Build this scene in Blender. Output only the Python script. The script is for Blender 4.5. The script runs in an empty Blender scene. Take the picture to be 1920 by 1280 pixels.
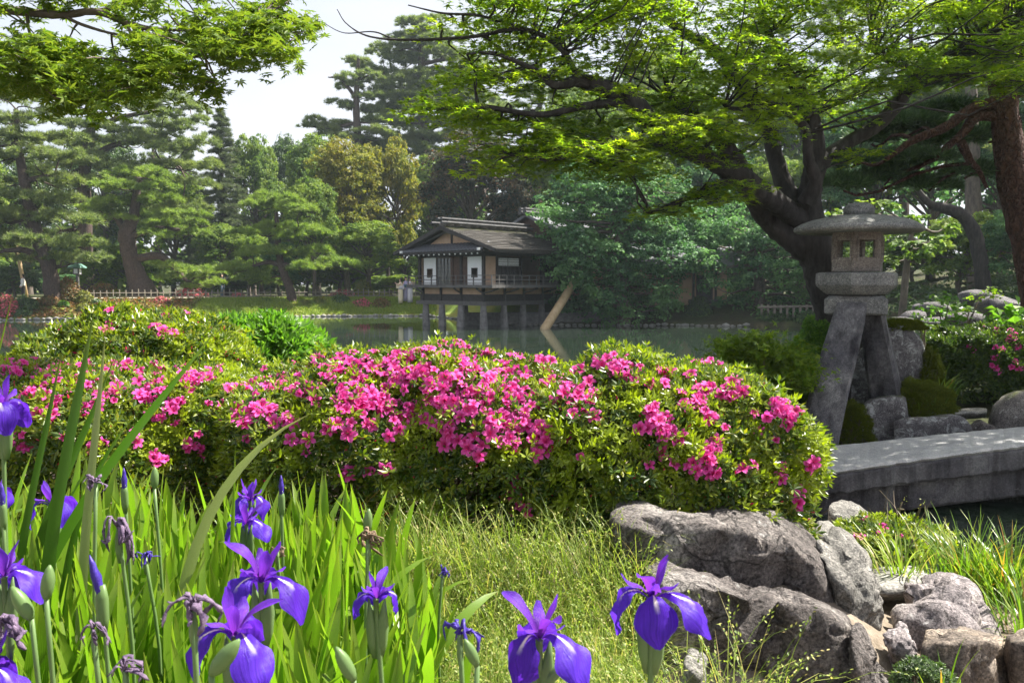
import bpy, bmesh, math, random
import numpy as np
from mathutils import Vector, Matrix, noise as mnoise

# ---------------------------------------------------------------- camera, sky, sun, exposure
S = bpy.context.scene
COL = S.collection
F_PX, W_PX, H_PX, HORIZON = 1500.0, 1920.0, 1280.0, 530.0
CAM_Z = 2.2
PITCH = math.atan((H_PX / 2 - HORIZON) / F_PX)
cam_d = bpy.data.cameras.new('camera'); cam = bpy.data.objects.new('camera', cam_d); COL.objects.link(cam)
cam.location = (0, 0, CAM_Z); cam.rotation_euler = (math.pi / 2 - PITCH, 0, 0)
cam_d.sensor_width = 36.0; cam_d.lens = 36.0 * F_PX / W_PX
cam_d.clip_start = 0.05; cam_d.clip_end = 3000
cam_d.dof.use_dof = True; cam_d.dof.focus_distance = 3.3; cam_d.dof.aperture_fstop = 14.0
S.camera = cam

SUN_AZ, SUN_EL = math.radians(68), math.radians(54)     # azimuth to the right of the view direction (+Y)
sun_dir = Vector((math.sin(SUN_AZ) * math.cos(SUN_EL), math.cos(SUN_AZ) * math.cos(SUN_EL), math.sin(SUN_EL)))
wd = bpy.data.worlds.new("World"); S.world = wd; wd.use_nodes = True
nt = wd.node_tree; nt.nodes.clear()
n_out = nt.nodes.new('ShaderNodeOutputWorld'); n_bg = nt.nodes.new('ShaderNodeBackground')
n_sky = nt.nodes.new('ShaderNodeTexSky'); n_sky.sky_type = 'NISHITA'; n_sky.sun_disc = False
n_sky.sun_elevation = SUN_EL; n_sky.sun_rotation = SUN_AZ
n_sky.air_density = 1.0; n_sky.dust_density = 3.0; n_sky.ozone_density = 1.0
n_mix = nt.nodes.new('ShaderNodeMix'); n_mix.data_type = 'RGBA'; n_mix.inputs[0].default_value = 0.7
n_mix.inputs[7].default_value = (5.3, 5.35, 5.6, 1)       # thin bright veil of high cloud, the same all over the sky
n_tc = nt.nodes.new('ShaderNodeTexCoord'); n_map = nt.nodes.new('ShaderNodeMapping'); n_map.inputs['Scale'].default_value = (1.6, 1.6, 4.5)
n_cl = nt.nodes.new('ShaderNodeTexNoise'); n_cl.inputs['Scale'].default_value = 1.3; n_cl.inputs['Detail'].default_value = 5
n_mr = nt.nodes.new('ShaderNodeMapRange'); n_mr.inputs[1].default_value = .3; n_mr.inputs[2].default_value = .7; n_mr.inputs[3].default_value = .5; n_mr.inputs[4].default_value = .9
nt.links.new(n_tc.outputs['Generated'], n_map.inputs[0]); nt.links.new(n_map.outputs[0], n_cl.inputs['Vector']); nt.links.new(n_cl.outputs['Fac'], n_mr.inputs[0]); nt.links.new(n_mr.outputs[0], n_mix.inputs[0])
nt.links.new(n_sky.outputs[0], n_mix.inputs[6]); nt.links.new(n_mix.outputs[2], n_bg.inputs[0])
n_bg.inputs[1].default_value = 0.06
nt.links.new(n_bg.outputs[0], n_out.inputs[0])
sun_l = bpy.data.lights.new('sun', 'SUN'); sun_l.energy = 5.0; sun_l.angle = math.radians(0.6); sun_l.color = (1.0, 0.94, 0.83)
sun_o = bpy.data.objects.new('sun', sun_l); COL.objects.link(sun_o); sun_o.location = (20, 20, 40)
sun_o.rotation_euler = (-sun_dir).to_track_quat('-Z', 'Y').to_euler()
S.view_settings.view_transform = 'Standard'; S.view_settings.look = 'None'
S.view_settings.exposure = 1.82; S.view_settings.gamma = 1.0
try: S.view_settings.use_curve_mapping = False
except Exception: pass
S.render.engine = 'CYCLES'
cy = S.cycles
cy.use_denoising = True
try: cy.denoiser = 'OPENIMAGEDENOISE'; cy.denoising_input_passes = 'RGB_ALBEDO_NORMAL'; cy.denoising_prefilter = 'ACCURATE'
except Exception: pass
cy.max_bounces = 8; cy.diffuse_bounces = 5; cy.glossy_bounces = 3; cy.transmission_bounces = 5; cy.volume_bounces = 1; cy.transparent_max_bounces = 4
cy.use_adaptive_sampling = True; cy.adaptive_threshold = 0.02
cy.sample_clamp_indirect = 6.0; cy.caustics_reflective = False; cy.caustics_refractive = False

# ---------------------------------------------------------------- helpers
rng = np.random.default_rng(11)
random.seed(5)
SP, CP = math.sin(PITCH), math.cos(PITCH)
def at(px, py, depth):
    """point of the place that lies DEPTH metres ahead of the camera and is seen at that photo pixel"""
    dx = (px - W_PX / 2) / F_PX; dv = (H_PX / 2 - py) / F_PX
    d = np.array([dx, CP + SP * dv, -SP + CP * dv]); d = d * (depth / d[1])
    return np.array([d[0], d[1], d[2] + CAM_Z])
def ray(px, py):
    p = at(px, py, 1.0) - np.array([0, 0, CAM_Z]); return p
def xy_at(px, depth):
    p = at(px, 640, depth); return p[0], p[1]
def sstep(a, b, x):
    t = np.clip((x - a) / (b - a), 0, 1); return t * t * (3 - 2 * t)
def nrm(v):
    v = np.asarray(v, float); return v / np.maximum(np.linalg.norm(v, axis=-1, keepdims=True), 1e-9)

def make_mesh(name, V, Fs, uv=None, smooth=False, mats=(), midx=None):
    V = np.asarray(V, np.float32).reshape(-1, 3)
    Fs = [np.asarray(f, np.int32) for f in (Fs if isinstance(Fs, (list, tuple)) and np.ndim(Fs[0]) == 2 else [Fs]) if len(f)]
    me = bpy.data.meshes.new(name)
    loops = np.concatenate([f.ravel() for f in Fs]); tot = np.concatenate([np.full(len(f), f.shape[1], np.int32) for f in Fs])
    start = np.concatenate([[0], np.cumsum(tot)[:-1]]).astype(np.int32)
    me.vertices.add(len(V)); me.vertices.foreach_set('co', V.ravel())
    me.loops.add(len(loops)); me.loops.foreach_set('vertex_index', loops.astype(np.int32))
    me.polygons.add(len(tot)); me.polygons.foreach_set('loop_start', start); me.polygons.foreach_set('loop_total', tot)
    if midx is not None: me.polygons.foreach_set('material_index', np.asarray(midx, np.int32))
    me.polygons.foreach_set('use_smooth', np.full(len(tot), bool(smooth)))
    if uv is not None:
        l = me.uv_layers.new(name='UVMap'); l.data.foreach_set('uv', np.asarray(uv, np.float32)[loops].ravel())
    for m in mats: me.materials.append(m)
    me.update(calc_edges=True); me.validate()
    return me

class MB:
    """collects pieces of one mesh"""
    def __init__(s): s.V = []; s.F3 = []; s.F4 = []; s.U = []; s.n = 0
    def add(s, V, F, U=None):
        V = np.asarray(V, float).reshape(-1, 3); s.V.append(V)
        s.U.append(np.zeros((len(V), 2)) if U is None else np.asarray(U, float))
        for f in (F if isinstance(F, list) and np.ndim(F[0]) == 2 else [F]):
            f = np.asarray(f, int)
            if len(f): (s.F3 if f.shape[1] == 3 else s.F4).append(f + s.n)
        s.n += len(V); return s
    def mesh(s, name, mats=(), smooth=False, origin=(0, 0, 0)):
        V = np.concatenate(s.V) - np.asarray(origin, float)
        Fs = ([np.concatenate(s.F3)] if s.F3 else []) + ([np.concatenate(s.F4)] if s.F4 else [])
        return make_mesh(name, V, Fs, np.concatenate(s.U), smooth, mats)

def link(name, me, parent=None, loc=(0, 0, 0)):
    o = bpy.data.objects.new(name, me); COL.objects.link(o); o.location = loc
    if parent is not None: o.parent = parent
    return o
def tag(o, label=None, cat=None, group=None, kind=None):
    if label: o['label'] = label
    if cat: o['category'] = cat
    if group: o['group'] = group
    if kind: o['kind'] = kind
    return o
def thing(name, loc, label, cat, group=None, rz=0.0):
    o = bpy.data.objects.new(name, None); COL.objects.link(o); o.empty_display_size = 0.1
    o.location = tuple(loc); o.rotation_euler = (0, 0, rz)
    return tag(o, label, cat, group)
def part(name, mb, mat, parent, smooth=False, kind=None, local=False):
    """mb in place coordinates (parent unrotated) or, with local, in the parent's own"""
    org = (0, 0, 0) if local else tuple(parent.matrix_basis.translation) if parent.parent is None else None
    if org is None:
        org = np.array(parent.matrix_basis.translation) + np.array(parent.parent.matrix_basis.translation)
    me = mb.mesh(name, (mat,) if mat else (), smooth, org)
    o = link(name, me, parent)
    if kind: o['kind'] = kind
    return o
def solo(name, mb, mat, loc, label, cat, group=None, smooth=False, kind=None):
    me = mb.mesh(name, (mat,) if mat else (), smooth, loc)
    return tag(link(name, me, None, tuple(loc)), label, cat, group, kind)
def kids(o): return [c for c in o.children]
def dup(root, loc=None, rz=None, scale=None, label=None, group=None):
    r = root.copy(); COL.objects.link(r)
    if loc is not None: r.location = tuple(loc)
    if rz is not None: r.rotation_euler = (0, 0, rz)
    if scale is not None: r.scale = scale if hasattr(scale, '__len__') else (scale,) * 3
    if label: r['label'] = label
    if group: r['group'] = group
    for ch in root.children:
        c = ch.copy(); COL.objects.link(c); c.parent = r
        for g in ch.children:
            d = g.copy(); COL.objects.link(d); d.parent = c
    return r
def set_mat(o, m):
    for s in o.material_slots: s.link = 'OBJECT'; s.material = m

# ---- shapes
def box(mb, c, s, R=None):
    c = np.asarray(c, float); h = np.asarray(s, float) / 2
    V = np.array([[x, y, z] for z in (-1, 1) for y in (-1, 1) for x in (-1, 1)], float) * h
    if R is not None: V = V @ np.asarray(R).T
    mb.add(V + c, np.array([[0, 2, 3, 1], [4, 5, 7, 6], [0, 1, 5, 4], [2, 6, 7, 3], [0, 4, 6, 2], [1, 3, 7, 5]])); return mb
def rz3(a): c, s = math.cos(a), math.sin(a); return np.array([[c, -s, 0], [s, c, 0], [0, 0, 1.0]])
def smooth_path(P, n):
    P = np.asarray(P, float)
    if len(P) < 3: t = np.linspace(0, len(P) - 1, n); return np.stack([np.interp(t, range(len(P)), P[:, k]) for k in range(P.shape[1])], 1)
    Q = np.vstack([2 * P[0] - P[1], P, 2 * P[-1] - P[-2]]); out = []
    for t in np.linspace(0, len(P) - 1 - 1e-6, n):
        i = int(t); f = t - i; a, b, c, d = Q[i], Q[i + 1], Q[i + 2], Q[i + 3]
        out.append(0.5 * (2 * b + (c - a) * f + (2 * a - 5 * b + 4 * c - d) * f * f + (3 * b - a - 3 * c + d) * f ** 3))
    return np.array(out)
def tube(mb, P, R, sides=6, cap=True, rough=0.0, flat=1.0):
    P = np.asarray(P, float); n = len(P); R = np.broadcast_to(np.asarray(R, float), (n,))
    T = nrm(np.gradient(P, axis=0)); ref = np.array([0, 0, 1.0]) if abs(T[0][2]) < 0.9 else np.array([1.0, 0, 0])
    u = nrm(np.cross(T[0], ref)); V = []; U = []
    a = np.linspace(0, 2 * np.pi, sides, endpoint=False)
    for i in range(n):
        u = nrm(u - T[i] * np.dot(u, T[i])); w = np.cross(T[i], u)
        r = R[i] * (1 + (rng.normal(0, rough, sides) if rough else 0))
        r = np.broadcast_to(r, (sides,))
        V.append(P[i] + (r * np.cos(a))[:, None] * u + (r * np.sin(a) * flat)[:, None] * w)
        U.append(np.stack([a / (2 * np.pi), np.full(sides, i / max(1, n - 1))], 1))
    V = np.concatenate(V); U = np.concatenate(U)
    i = np.arange(n - 1)[:, None] * sides; j = np.arange(sides)[None]; k = (j + 1) % sides
    Fq = np.stack([i + j, i + k, i + sides + k, i + sides + j], -1).reshape(-1, 4)
    Fs = [Fq]
    if cap:
        V = np.vstack([V, P[0], P[-1]]); U = np.vstack([U, [0, 0], [0, 1]]); c0, c1 = n * sides, n * sides + 1
        jj = np.arange(sides); kk = (jj + 1) % sides
        Fs.append(np.stack([np.full(sides, c0), kk, jj], 1)); Fs.append(np.stack([np.full(sides, c1), (n - 1) * sides + jj, (n - 1) * sides + kk], 1))
    mb.add(V, Fs, U); return mb
def loft(mb, rings, caps=True):
    """rings: list of (k,3) arrays"""
    n = len(rings); k = len(rings[0]); V = np.concatenate(rings)
    i = np.arange(n - 1)[:, None] * k; j = np.arange(k)[None]; q = (j + 1) % k
    Fs = [np.stack([i + j, i + q, i + k + q, i + k + j], -1).reshape(-1, 4)]
    if caps:
        V = np.vstack([V, rings[0].mean(0), rings[-1].mean(0)]); jj = np.arange(k); kk = (jj + 1) % k
        Fs.append(np.stack([np.full(k, n * k), kk, jj], 1)); Fs.append(np.stack([np.full(k, n * k + 1), (n - 1) * k + jj, (n - 1) * k + kk], 1))
    mb.add(V, Fs); return mb
def ering(c, rx, ry, k=10, rot=0.0):
    a = np.linspace(0, 2 * np.pi, k, endpoint=False)
    p = np.stack([rx * np.cos(a), ry * np.sin(a), 0 * a], 1) @ rz3(rot).T
    return p + np.asarray(c, float)
def frames(N, spin=None):
    """rotation matrices whose z axis is N (n,3), spun at random"""
    N = nrm(N); n = len(N); r = nrm(rng.normal(size=(n, 3))) if spin is None else spin
    X = nrm(r - N * (r * N).sum(1, keepdims=True)); Y = np.cross(N, X)
    return np.stack([X, Y, N], 2)
def frames_dir(D):
    """rotation matrices whose y axis is D, z as near up as may be"""
    Y = nrm(D); up = np.broadcast_to(np.array([0, 0, 1.0]), Y.shape) + rng.normal(0, .05, Y.shape)
    X = nrm(np.cross(Y, up)); Z = np.cross(X, Y); return np.stack([X, Y, Z], 2)
def scatter(mb, T, P, R, s):
    """copies of template T=(V,F,U) merged into mb"""
    tv, tf, tu = T; n = len(P); s = np.broadcast_to(np.asarray(s, float), (n,)) if np.ndim(s) < 2 else s
    sv = (tv[None] * (s[:, None, None] if s.ndim == 1 else s[:, None, :]))
    V = np.einsum('nij,nkj->nki', R, sv) + np.asarray(P)[:, None]
    off = (np.arange(n) * len(tv))[:, None, None]
    mb.add(V.reshape(-1, 3), [(tf[None] + off).reshape(-1, tf.shape[1])], np.tile(tu, (n, 1))); return mb
def tmpl(V, F, U=None):
    V = np.array(V, float); return V, np.array(F, int), (np.array(U, float) if U is not None else np.stack([V[:, 0] * 0.5 + 0.5, V[:, 1]], 1))
LEAF = tmpl([[0, 0, 0], [.26, .45, .07], [0, 1, 0], [-.26, .45, .07]], [[0, 1, 2], [0, 2, 3]])
LEAF_W = tmpl([[0, 0, 0], [.4, .4, .1], [0, 1, -.1], [-.4, .4, .1]], [[0, 1, 2], [0, 2, 3]])
def rosette(n, tilt, wid=.2):
    V = []; F = []; U = []
    for i in range(n):
        a = 2 * np.pi * (i + random.uniform(-.25, .25)) / n; t = tilt + random.uniform(-.35, .35); L = random.uniform(.75, 1.1)
        d = np.array([math.cos(a) * math.cos(t), math.sin(a) * math.cos(t), math.sin(t)]); s = np.array([-math.sin(a), math.cos(a), 0])
        up = np.cross(d, s) * -.08; b = len(V)
        V += [d * .03, d * L * .5 + s * wid + up, d * L, d * L * .5 - s * wid + up]; F += [[b, b + 1, b + 2], [b, b + 2, b + 3]]
        U += [[.5, 0], [1, .5], [.5, 1], [0, .5]]
    return tmpl(V, F, U)
def palm_leaf(n=5, w=.17, spread=2.5):
    V = []; F = []
    for i in range(n):
        f = (i - (n - 1) / 2) / ((n - 1) / 2); a = f * spread / 1.0 * .8; L = 1 - .38 * abs(f) ** 1.5
        d = np.array([math.sin(a), math.cos(a), 0]); s = np.array([d[1], -d[0], 0]); b = len(V)
        V += [[0, 0, 0], d * L * .45 + s * w * L + [0, 0, .03], d * L + [0, 0, -.12 * L], d * L * .45 - s * w * L + [0, 0, .03]]
        F += [[b, b + 1, b + 2], [b, b + 2, b + 3]]
    return tmpl(V, F)
def palm_leaf_lo(n=5, w=.16):
    V = []; F = []
    for i in range(n):
        f = (i - (n - 1) / 2) / ((n - 1) / 2); a = f * 1.9; L = 1 - .35 * abs(f)
        d = np.array([math.sin(a), math.cos(a), 0]); s = np.array([d[1], -d[0], 0]); b = len(V)
        V += [s * w - d * .08, d * L + [0, 0, -.1], -s * w - d * .08]; F += [[b, b + 1, b + 2]]
    return tmpl(V, F)
def needle_tuft(n=11, w=.03):
    V = []; F = []
    for i in range(n):
        a = i * 2.4; t = random.uniform(-.1, 1.35); d = np.array([math.cos(a) * math.cos(t), math.sin(a) * math.cos(t), math.sin(t)])
        s = nrm(np.cross(d, rng.normal(size=3))); b = len(V); V += [s * w, d * random.uniform(.8, 1.1), -s * w]; F += [[b, b + 1, b + 2]]
    return tmpl(V, F)
TUFT = needle_tuft(12, .075)
MAPLE7 = palm_leaf(7, .15, 2.6); MAPLE5 = palm_leaf_lo(5, .17)
ROS = [rosette(6, .35, .17), rosette(5, .6, .19)]

_ico = {}
def ico(sub):
    if sub not in _ico:
        bm = bmesh.new(); bmesh.ops.create_icosphere(bm, subdivisions=sub, radius=1.0)
        _ico[sub] = (np.array([v.co[:] for v in bm.verts]), np.array([[v.index for v in f.verts] for f in bm.faces])); bm.free()
    return _ico[sub]
def fbm(P, f, oct=4, seed=0.0, H=.9):
    return np.array([mnoise.fractal((p[0] * f + seed, p[1] * f - seed, p[2] * f + 2 * seed), H, 2.0, oct) for p in P])
def hull_rock(mb, pts, sub=5, p=14, amp=.03, freq=5, seed=0.0, rough=.006, dents=()):
    """boulder: the rounded convex body of some corner points, roughened"""
    pts = np.asarray(pts, float); c = pts.mean(0)
    bm = bmesh.new()
    for q in pts: bm.verts.new(q - c)
    bmesh.ops.convex_hull(bm, input=bm.verts); bm.normal_update()
    N = []; D = []
    for f in bm.faces:
        n = np.array(f.normal[:]); d = float(np.dot(n, np.array(f.verts[0].co[:])))
        if d < 0: n, d = -n, -d
        if d > 1e-4: N.append(n); D.append(d)
    bm.free(); N = np.array(N); D = np.array(D)
    v, f = ico(sub)
    q = np.maximum(v @ N.T, 0) / D[None]; r = (q ** p).sum(1) ** (-1.0 / p)
    V = v * r[:, None]
    big = fbm(V, freq, 4, seed); fine = fbm(V, freq * 5, 4, seed + 3)
    V = V * (1 + (amp * big / np.maximum(r, .05) + rough * fine / np.maximum(r, .05))[:, None])
    if sub >= 5:
        ck = np.abs(fbm(V, freq * .9, 3, seed + 9, 1.0)); V = V - nrm(V) * (np.clip(1 - ck / .035, 0, 1) * .010)[:, None]; lumps = fbm(V, freq * 2.6, 3, seed + 5); V = V + nrm(V) * (.008 * lumps)[:, None]
        rs = np.random.default_rng(int(seed * 100)); size = float(np.linalg.norm(V, axis=1).mean())
        for i in rs.integers(0, len(V), 60):                    # chips struck off: small flat facets
            n_ = nrm(nrm(V[i]) + rs.normal(0, .25, 3)); t_ = np.maximum(V @ n_ - (float(V[i] @ n_) - size * rs.uniform(.004, .022)), 0); t_[((V - V[i]) ** 2).sum(1) > (.3 * size) ** 2] = 0; V = V - t_[:, None] * n_ * .85
    V = V + c
    for (dc, dr, dd) in dents:
        w = np.exp(-((V - np.asarray(dc)) ** 2).sum(1) / dr ** 2); V = V - w[:, None] * np.asarray(dd)
    mb.add(V, f); return mb
def egg_rock(mb, c, r, sub=3, cuts=7, seed=0.0, amp=.12, rot=0.0):
    v, f = ico(sub); rs = np.random.default_rng(int(seed * 1000) + 3); V = v.copy()
    for _ in range(cuts):
        n = nrm(rs.normal(size=3)); d = rs.uniform(.62, .9); t = np.maximum(V @ n - d, 0); V = V - t[:, None] * n * .85
    V = V * (1 + amp * fbm(V, 1.6, 4, seed)[:, None])
    V = (V * np.asarray(r)) @ rz3(rot).T + np.asarray(c); mb.add(V, f); return mb

# ---------------------------------------------------------------- materials
def mat(name):
    m = bpy.data.materials.new(name); m.use_nodes = True; t = m.node_tree; t.nodes.clear()
    o = t.nodes.new('ShaderNodeOutputMaterial'); return m, t, o
def nd(t, typ, **kw):
    n = t.nodes.new(typ)
    for k, v in kw.items():
        if k.startswith('i_'):
            key = k[2:]; key = int(key) if key.isdigit() else key.replace('_', ' ')
            n.inputs[key].default_value = v
        else: setattr(n, k, v)
    return n
def ramp(t, stops, fac):
    r = t.nodes.new('ShaderNodeValToRGB'); e = r.color_ramp.elements
    while len(e) < len(stops): e.new(0.5)
    for k, (p, c) in enumerate(stops): e[k].position = p; e[k].color = (*c, 1) if len(c) == 3 else c
    t.links.new(fac, r.inputs[0]); return r.outputs[0]
def noise_tex(t, vec, scale, detail=4, rough=.6, dist=0.0):
    n = nd(t, 'ShaderNodeTexNoise', i_Scale=scale, i_Detail=detail, i_Roughness=rough, i_Distortion=dist)
    if vec is not None: t.links.new(vec, n.inputs['Vector'])
    return n.outputs['Fac']
def mixc(t, fac, a, b, mode='MIX'):
    n = nd(t, 'ShaderNodeMix', data_type='RGBA', blend_type=mode)
    for k, v in ((0, fac), (6, a), (7, b)):
        if hasattr(v, 'is_output'): t.links.new(v, n.inputs[k])
        else: n.inputs[k].default_value = v if k == 0 else ((*v, 1) if len(v) == 3 else v)
    return n.outputs[2]
def bump(t, h, strength, dist=.01, prev=None):
    b = nd(t, 'ShaderNodeBump', i_Strength=strength, i_Distance=dist); t.links.new(h, b.inputs['Height'])
    if prev is not None: t.links.new(prev, b.inputs['Normal'])
    return b.outputs[0]
def leaf_mat(name, stops, trans=.42, tgain=(1.7, 1.9, .9), rough=.42, spec=.5, uvvein=False, patch=None):
    m, t, o = mat(name)
    g = nd(t, 'ShaderNodeNewGeometry'); fac = g.outputs['Random Per Island']
    c = ramp(t, stops, fac)
    if patch:                                           # whole sprays of younger leaves
        p = noise_tex(t, nd(t, 'ShaderNodeTexCoord').outputs['Object'], patch[0], 2)
        c = mixc(t, ramp(t, [(patch[1], (0, 0, 0)), (patch[2], (1, 1, 1))], p), c, patch[3])
    if uvvein:
        u = nd(t, 'ShaderNodeUVMap'); s = nd(t, 'ShaderNodeSeparateXYZ'); t.links.new(u.outputs[0], s.inputs[0])
        w = nd(t, 'ShaderNodeMath', operation='MULTIPLY', i_1=75.0); t.links.new(s.outputs[0], w.inputs[0])
        sn = nd(t, 'ShaderNodeMath', operation='SINE'); t.links.new(w.outputs[0], sn.inputs[0])
        k = ramp(t, [(0, (.72, .75, .6)), (1, (1.1, 1.08, 1.1))], sn.outputs[0])
        c = mixc(t, 1.0, c, k, 'MULTIPLY')
        tp_ = mixc(t, 1.0, ramp(t, [(.86, (0, 0, 0)), (.985, (1, 1, 1))], s.outputs[1]), ramp(t, [(.55, (0, 0, 0)), (.7, (1, 1, 1))], fac), 'MULTIPLY'); c = mixc(t, tp_, c, (.30, .19, .07))
    b = nd(t, 'ShaderNodeBsdfPrincipled', i_Roughness=rough); b.inputs['Specular IOR Level'].default_value = spec
    t.links.new(c, b.inputs['Base Color'])
    tr = nd(t, 'ShaderNodeBsdfTranslucent'); tc = mixc(t, 1.0, c, tgain, 'MULTIPLY'); t.links.new(tc, tr.inputs[0])
    mx = nd(t, 'ShaderNodeMixShader', i_0=trans); t.links.new(b.outputs[0], mx.inputs[1]); t.links.new(tr.outputs[0], mx.inputs[2])
    t.links.new(mx.outputs[0], o.inputs[0]); return m
def stone_mat(name, dark, mid, light, lichen=(.55, .56, .52), lich=.62, moss=None, sc=1.0, bumpk=.9, streak=False, rough=.85, speck=1.0, crack=0.0):
    m, t, o = mat(name); tc = nd(t, 'ShaderNodeTexCoord').outputs['Object']
    a = noise_tex(t, tc, 3.2 * sc, 8, .62, .4); s = noise_tex(t, tc, 95 * sc, 3, .7); l = noise_tex(t, tc, 9 * sc, 9, .72, .6); v = noise_tex(t, tc, 30 * sc, 6, .75)
    c = ramp(t, [(.30, dark), (.5, mid), (.72, light)], a)
    c = mixc(t, speck, c, ramp(t, [(.30, (.28, .27, .27)), (.5, (1, 1, 1)), (.70, (1.9, 1.85, 1.8))], s), 'MULTIPLY')
    c = mixc(t, .8 * speck, c, ramp(t, [(.3, (.36, .34, .36)), (.52, (1, 1, 1)), (.72, (1.5, 1.47, 1.43))], v), 'MULTIPLY')
    c = mixc(t, ramp(t, [(lich, (0, 0, 0)), (lich + .06, (.8, .8, .8))], l), c, lichen)
    if streak:
        mp = nd(t, 'ShaderNodeMapping'); mp.inputs['Scale'].default_value = (7, 7, .7); t.links.new(tc, mp.inputs[0])
        k = noise_tex(t, mp.outputs[0], 1.0, 6, .6); c = mixc(t, 1.0, c, ramp(t, [(.35, (.3, .29, .31)), (.55, (1, 1, 1))], k), 'MULTIPLY')
    if moss:
        g = nd(t, 'ShaderNodeNewGeometry'); sp = nd(t, 'ShaderNodeSeparateXYZ'); t.links.new(g.outputs['Normal'], sp.inputs[0])
        q = noise_tex(t, tc, 6 * sc, 6, .7); ad = nd(t, 'ShaderNodeMath', operation='ADD'); t.links.new(sp.outputs[2], ad.inputs[0]); t.links.new(q, ad.inputs[1])
        c = mixc(t, ramp(t, [(moss[0], (0, 0, 0)), (min(1, moss[0] + .14), (1, 1, 1))], nd_half(t, ad.outputs[0])), c, ramp(t, [(.35, (.03, .045, .008)), (.65, moss[1])], s))
    b = nd(t, 'ShaderNodeBsdfPrincipled', i_Roughness=rough); b.inputs['Specular IOR Level'].default_value = .3; t.links.new(c, b.inputs['Base Color'])
    if crack:
        wq = nd(t, 'ShaderNodeTexNoise', i_Scale=4.0 * sc, i_Detail=4.0); t.links.new(tc, wq.inputs['Vector']); mq = nd(t, 'ShaderNodeMix', data_type='VECTOR'); mq.inputs[0].default_value = .3; t.links.new(tc, mq.inputs[4]); t.links.new(wq.outputs['Color'], mq.inputs[5])
        vq = nd(t, 'ShaderNodeTexVoronoi', feature='DISTANCE_TO_EDGE', i_Scale=crack); t.links.new(mq.outputs[1], vq.inputs['Vector']); kq = ramp(t, [(0, (0, 0, 0)), (.018, (1, 1, 1))], vq.outputs['Distance'])
        c = mixc(t, .75, c, kq, 'MULTIPLY'); t.links.new(c, b.inputs['Base Color'])
    n1 = bump(t, a, .6 * bumpk, .05 / sc); n2 = bump(t, v, 1.0 * bumpk, .018 / sc, n1); n3 = bump(t, s, .8 * bumpk, .006 / sc, n2); t.links.new(n3, b.inputs['Normal'])
    t.links.new(b.outputs[0], o.inputs[0]); return m
def nd_half(t, x):
    n = nd(t, 'ShaderNodeMath', operation='MULTIPLY', i_1=.5); t.links.new(x, n.inputs[0]); return n.outputs[0]
def plain_mat(name, c1, c2, sc=8, rough=.7, bumpk=.4, stretch=None, spec=.3, coord='Object'):
    m, t, o = mat(name); tc = nd(t, 'ShaderNodeTexCoord').outputs[coord]
    if stretch:
        mp = nd(t, 'ShaderNodeMapping'); mp.inputs['Scale'].default_value = stretch; t.links.new(tc, mp.inputs[0]); tc = mp.outputs[0]
    a = noise_tex(t, tc, sc, 7, .65, .3); c = ramp(t, [(.3, c1), (.7, c2)], a)
    b = nd(t, 'ShaderNodeBsdfPrincipled', i_Roughness=rough); b.inputs['Specular IOR Level'].default_value = spec
    t.links.new(c, b.inputs['Base Color']); t.links.new(bump(t, a, bumpk, .02), b.inputs['Normal']); t.links.new(b.outputs[0], o.inputs[0]); return m

M = {}
M['iris_leaf'] = leaf_mat('iris_leaf', [(0, (.055, .13, .016)), (.45, (.12, .22, .022)), (.8, (.19, .29, .026)), (1, (.26, .33, .05))], .5, (1.6, 1.9, .75), .35, .5, True)
M['iris_leaf_deep'] = leaf_mat('iris_leaf_deep', [(0, (.045, .11, .016)), (1, (.08, .16, .024))], .35, (1.4, 1.8, .8), .35, .5, True)
M['iris_leaf_pale'] = leaf_mat('iris_leaf_pale', [(0, (.22, .28, .12)), (1, (.30, .34, .16))], .35, (1.2, 1.3, .8), .4, .4, True)
M['azalea_leaf'] = leaf_mat('azalea_leaf', [(0, (.028, .06, .01)), (.45, (.06, .11, .014)), (.8, (.14, .18, .018)), (1, (.21, .22, .022))], .36, (1.8, 1.9, .5), .35, .5,
                            patch=(6.0, .48, .60, (.22, .28, .018)))
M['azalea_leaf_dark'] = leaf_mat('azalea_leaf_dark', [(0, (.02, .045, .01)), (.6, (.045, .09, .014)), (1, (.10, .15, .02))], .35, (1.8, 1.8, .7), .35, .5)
M['bright_shrub'] = leaf_mat('bright_shrub', [(0, (.05, .13, .014)), (.6, (.10, .21, .024)), (1, (.16, .28, .035))], .45, (1.6, 1.8, .8), .4, .4)
M['maple_near'] = leaf_mat('maple_near', [(0, (.06, .125, .016)), (.6, (.10, .165, .02)), (1, (.15, .21, .03))], .5, (1.6, 1.5, .7), .5, .2)
M['maple_leaf'] = leaf_mat('maple_leaf', [(0, (.07, .135, .014)), (.5, (.125, .205, .02)), (.85, (.19, .26, .026)), (1, (.26, .30, .034))], .6, (2.1, 2.2, .6), .5, .2,
                          patch=(.9, .5, .66, (.20, .26, .022)))
M['pine_needle'] = leaf_mat('pine_needle', [(0, (.075, .115, .048)), (.6, (.16, .205, .075)), (1, (.26, .29, .11))], .38, (1.4, 1.6, .8), .5, .35, patch=(.35, .48, .66, (.20, .235, .08)))
M['pine_needle_fresh'] = leaf_mat('pine_needle_fresh', [(0, (.085, .14, .036)), (.6, (.18, .26, .06)), (1, (.28, .34, .08))], .38, (1.4, 1.6, .8), .5, .35, patch=(.4, .48, .66, (.24, .31, .07)))
M['pine_needle_dark'] = leaf_mat('pine_needle_dark', [(0, (.03, .06, .032)), (.6, (.06, .11, .048)), (1, (.10, .16, .065))], .2, (1.3, 1.6, .8), .5, .3)
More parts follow.
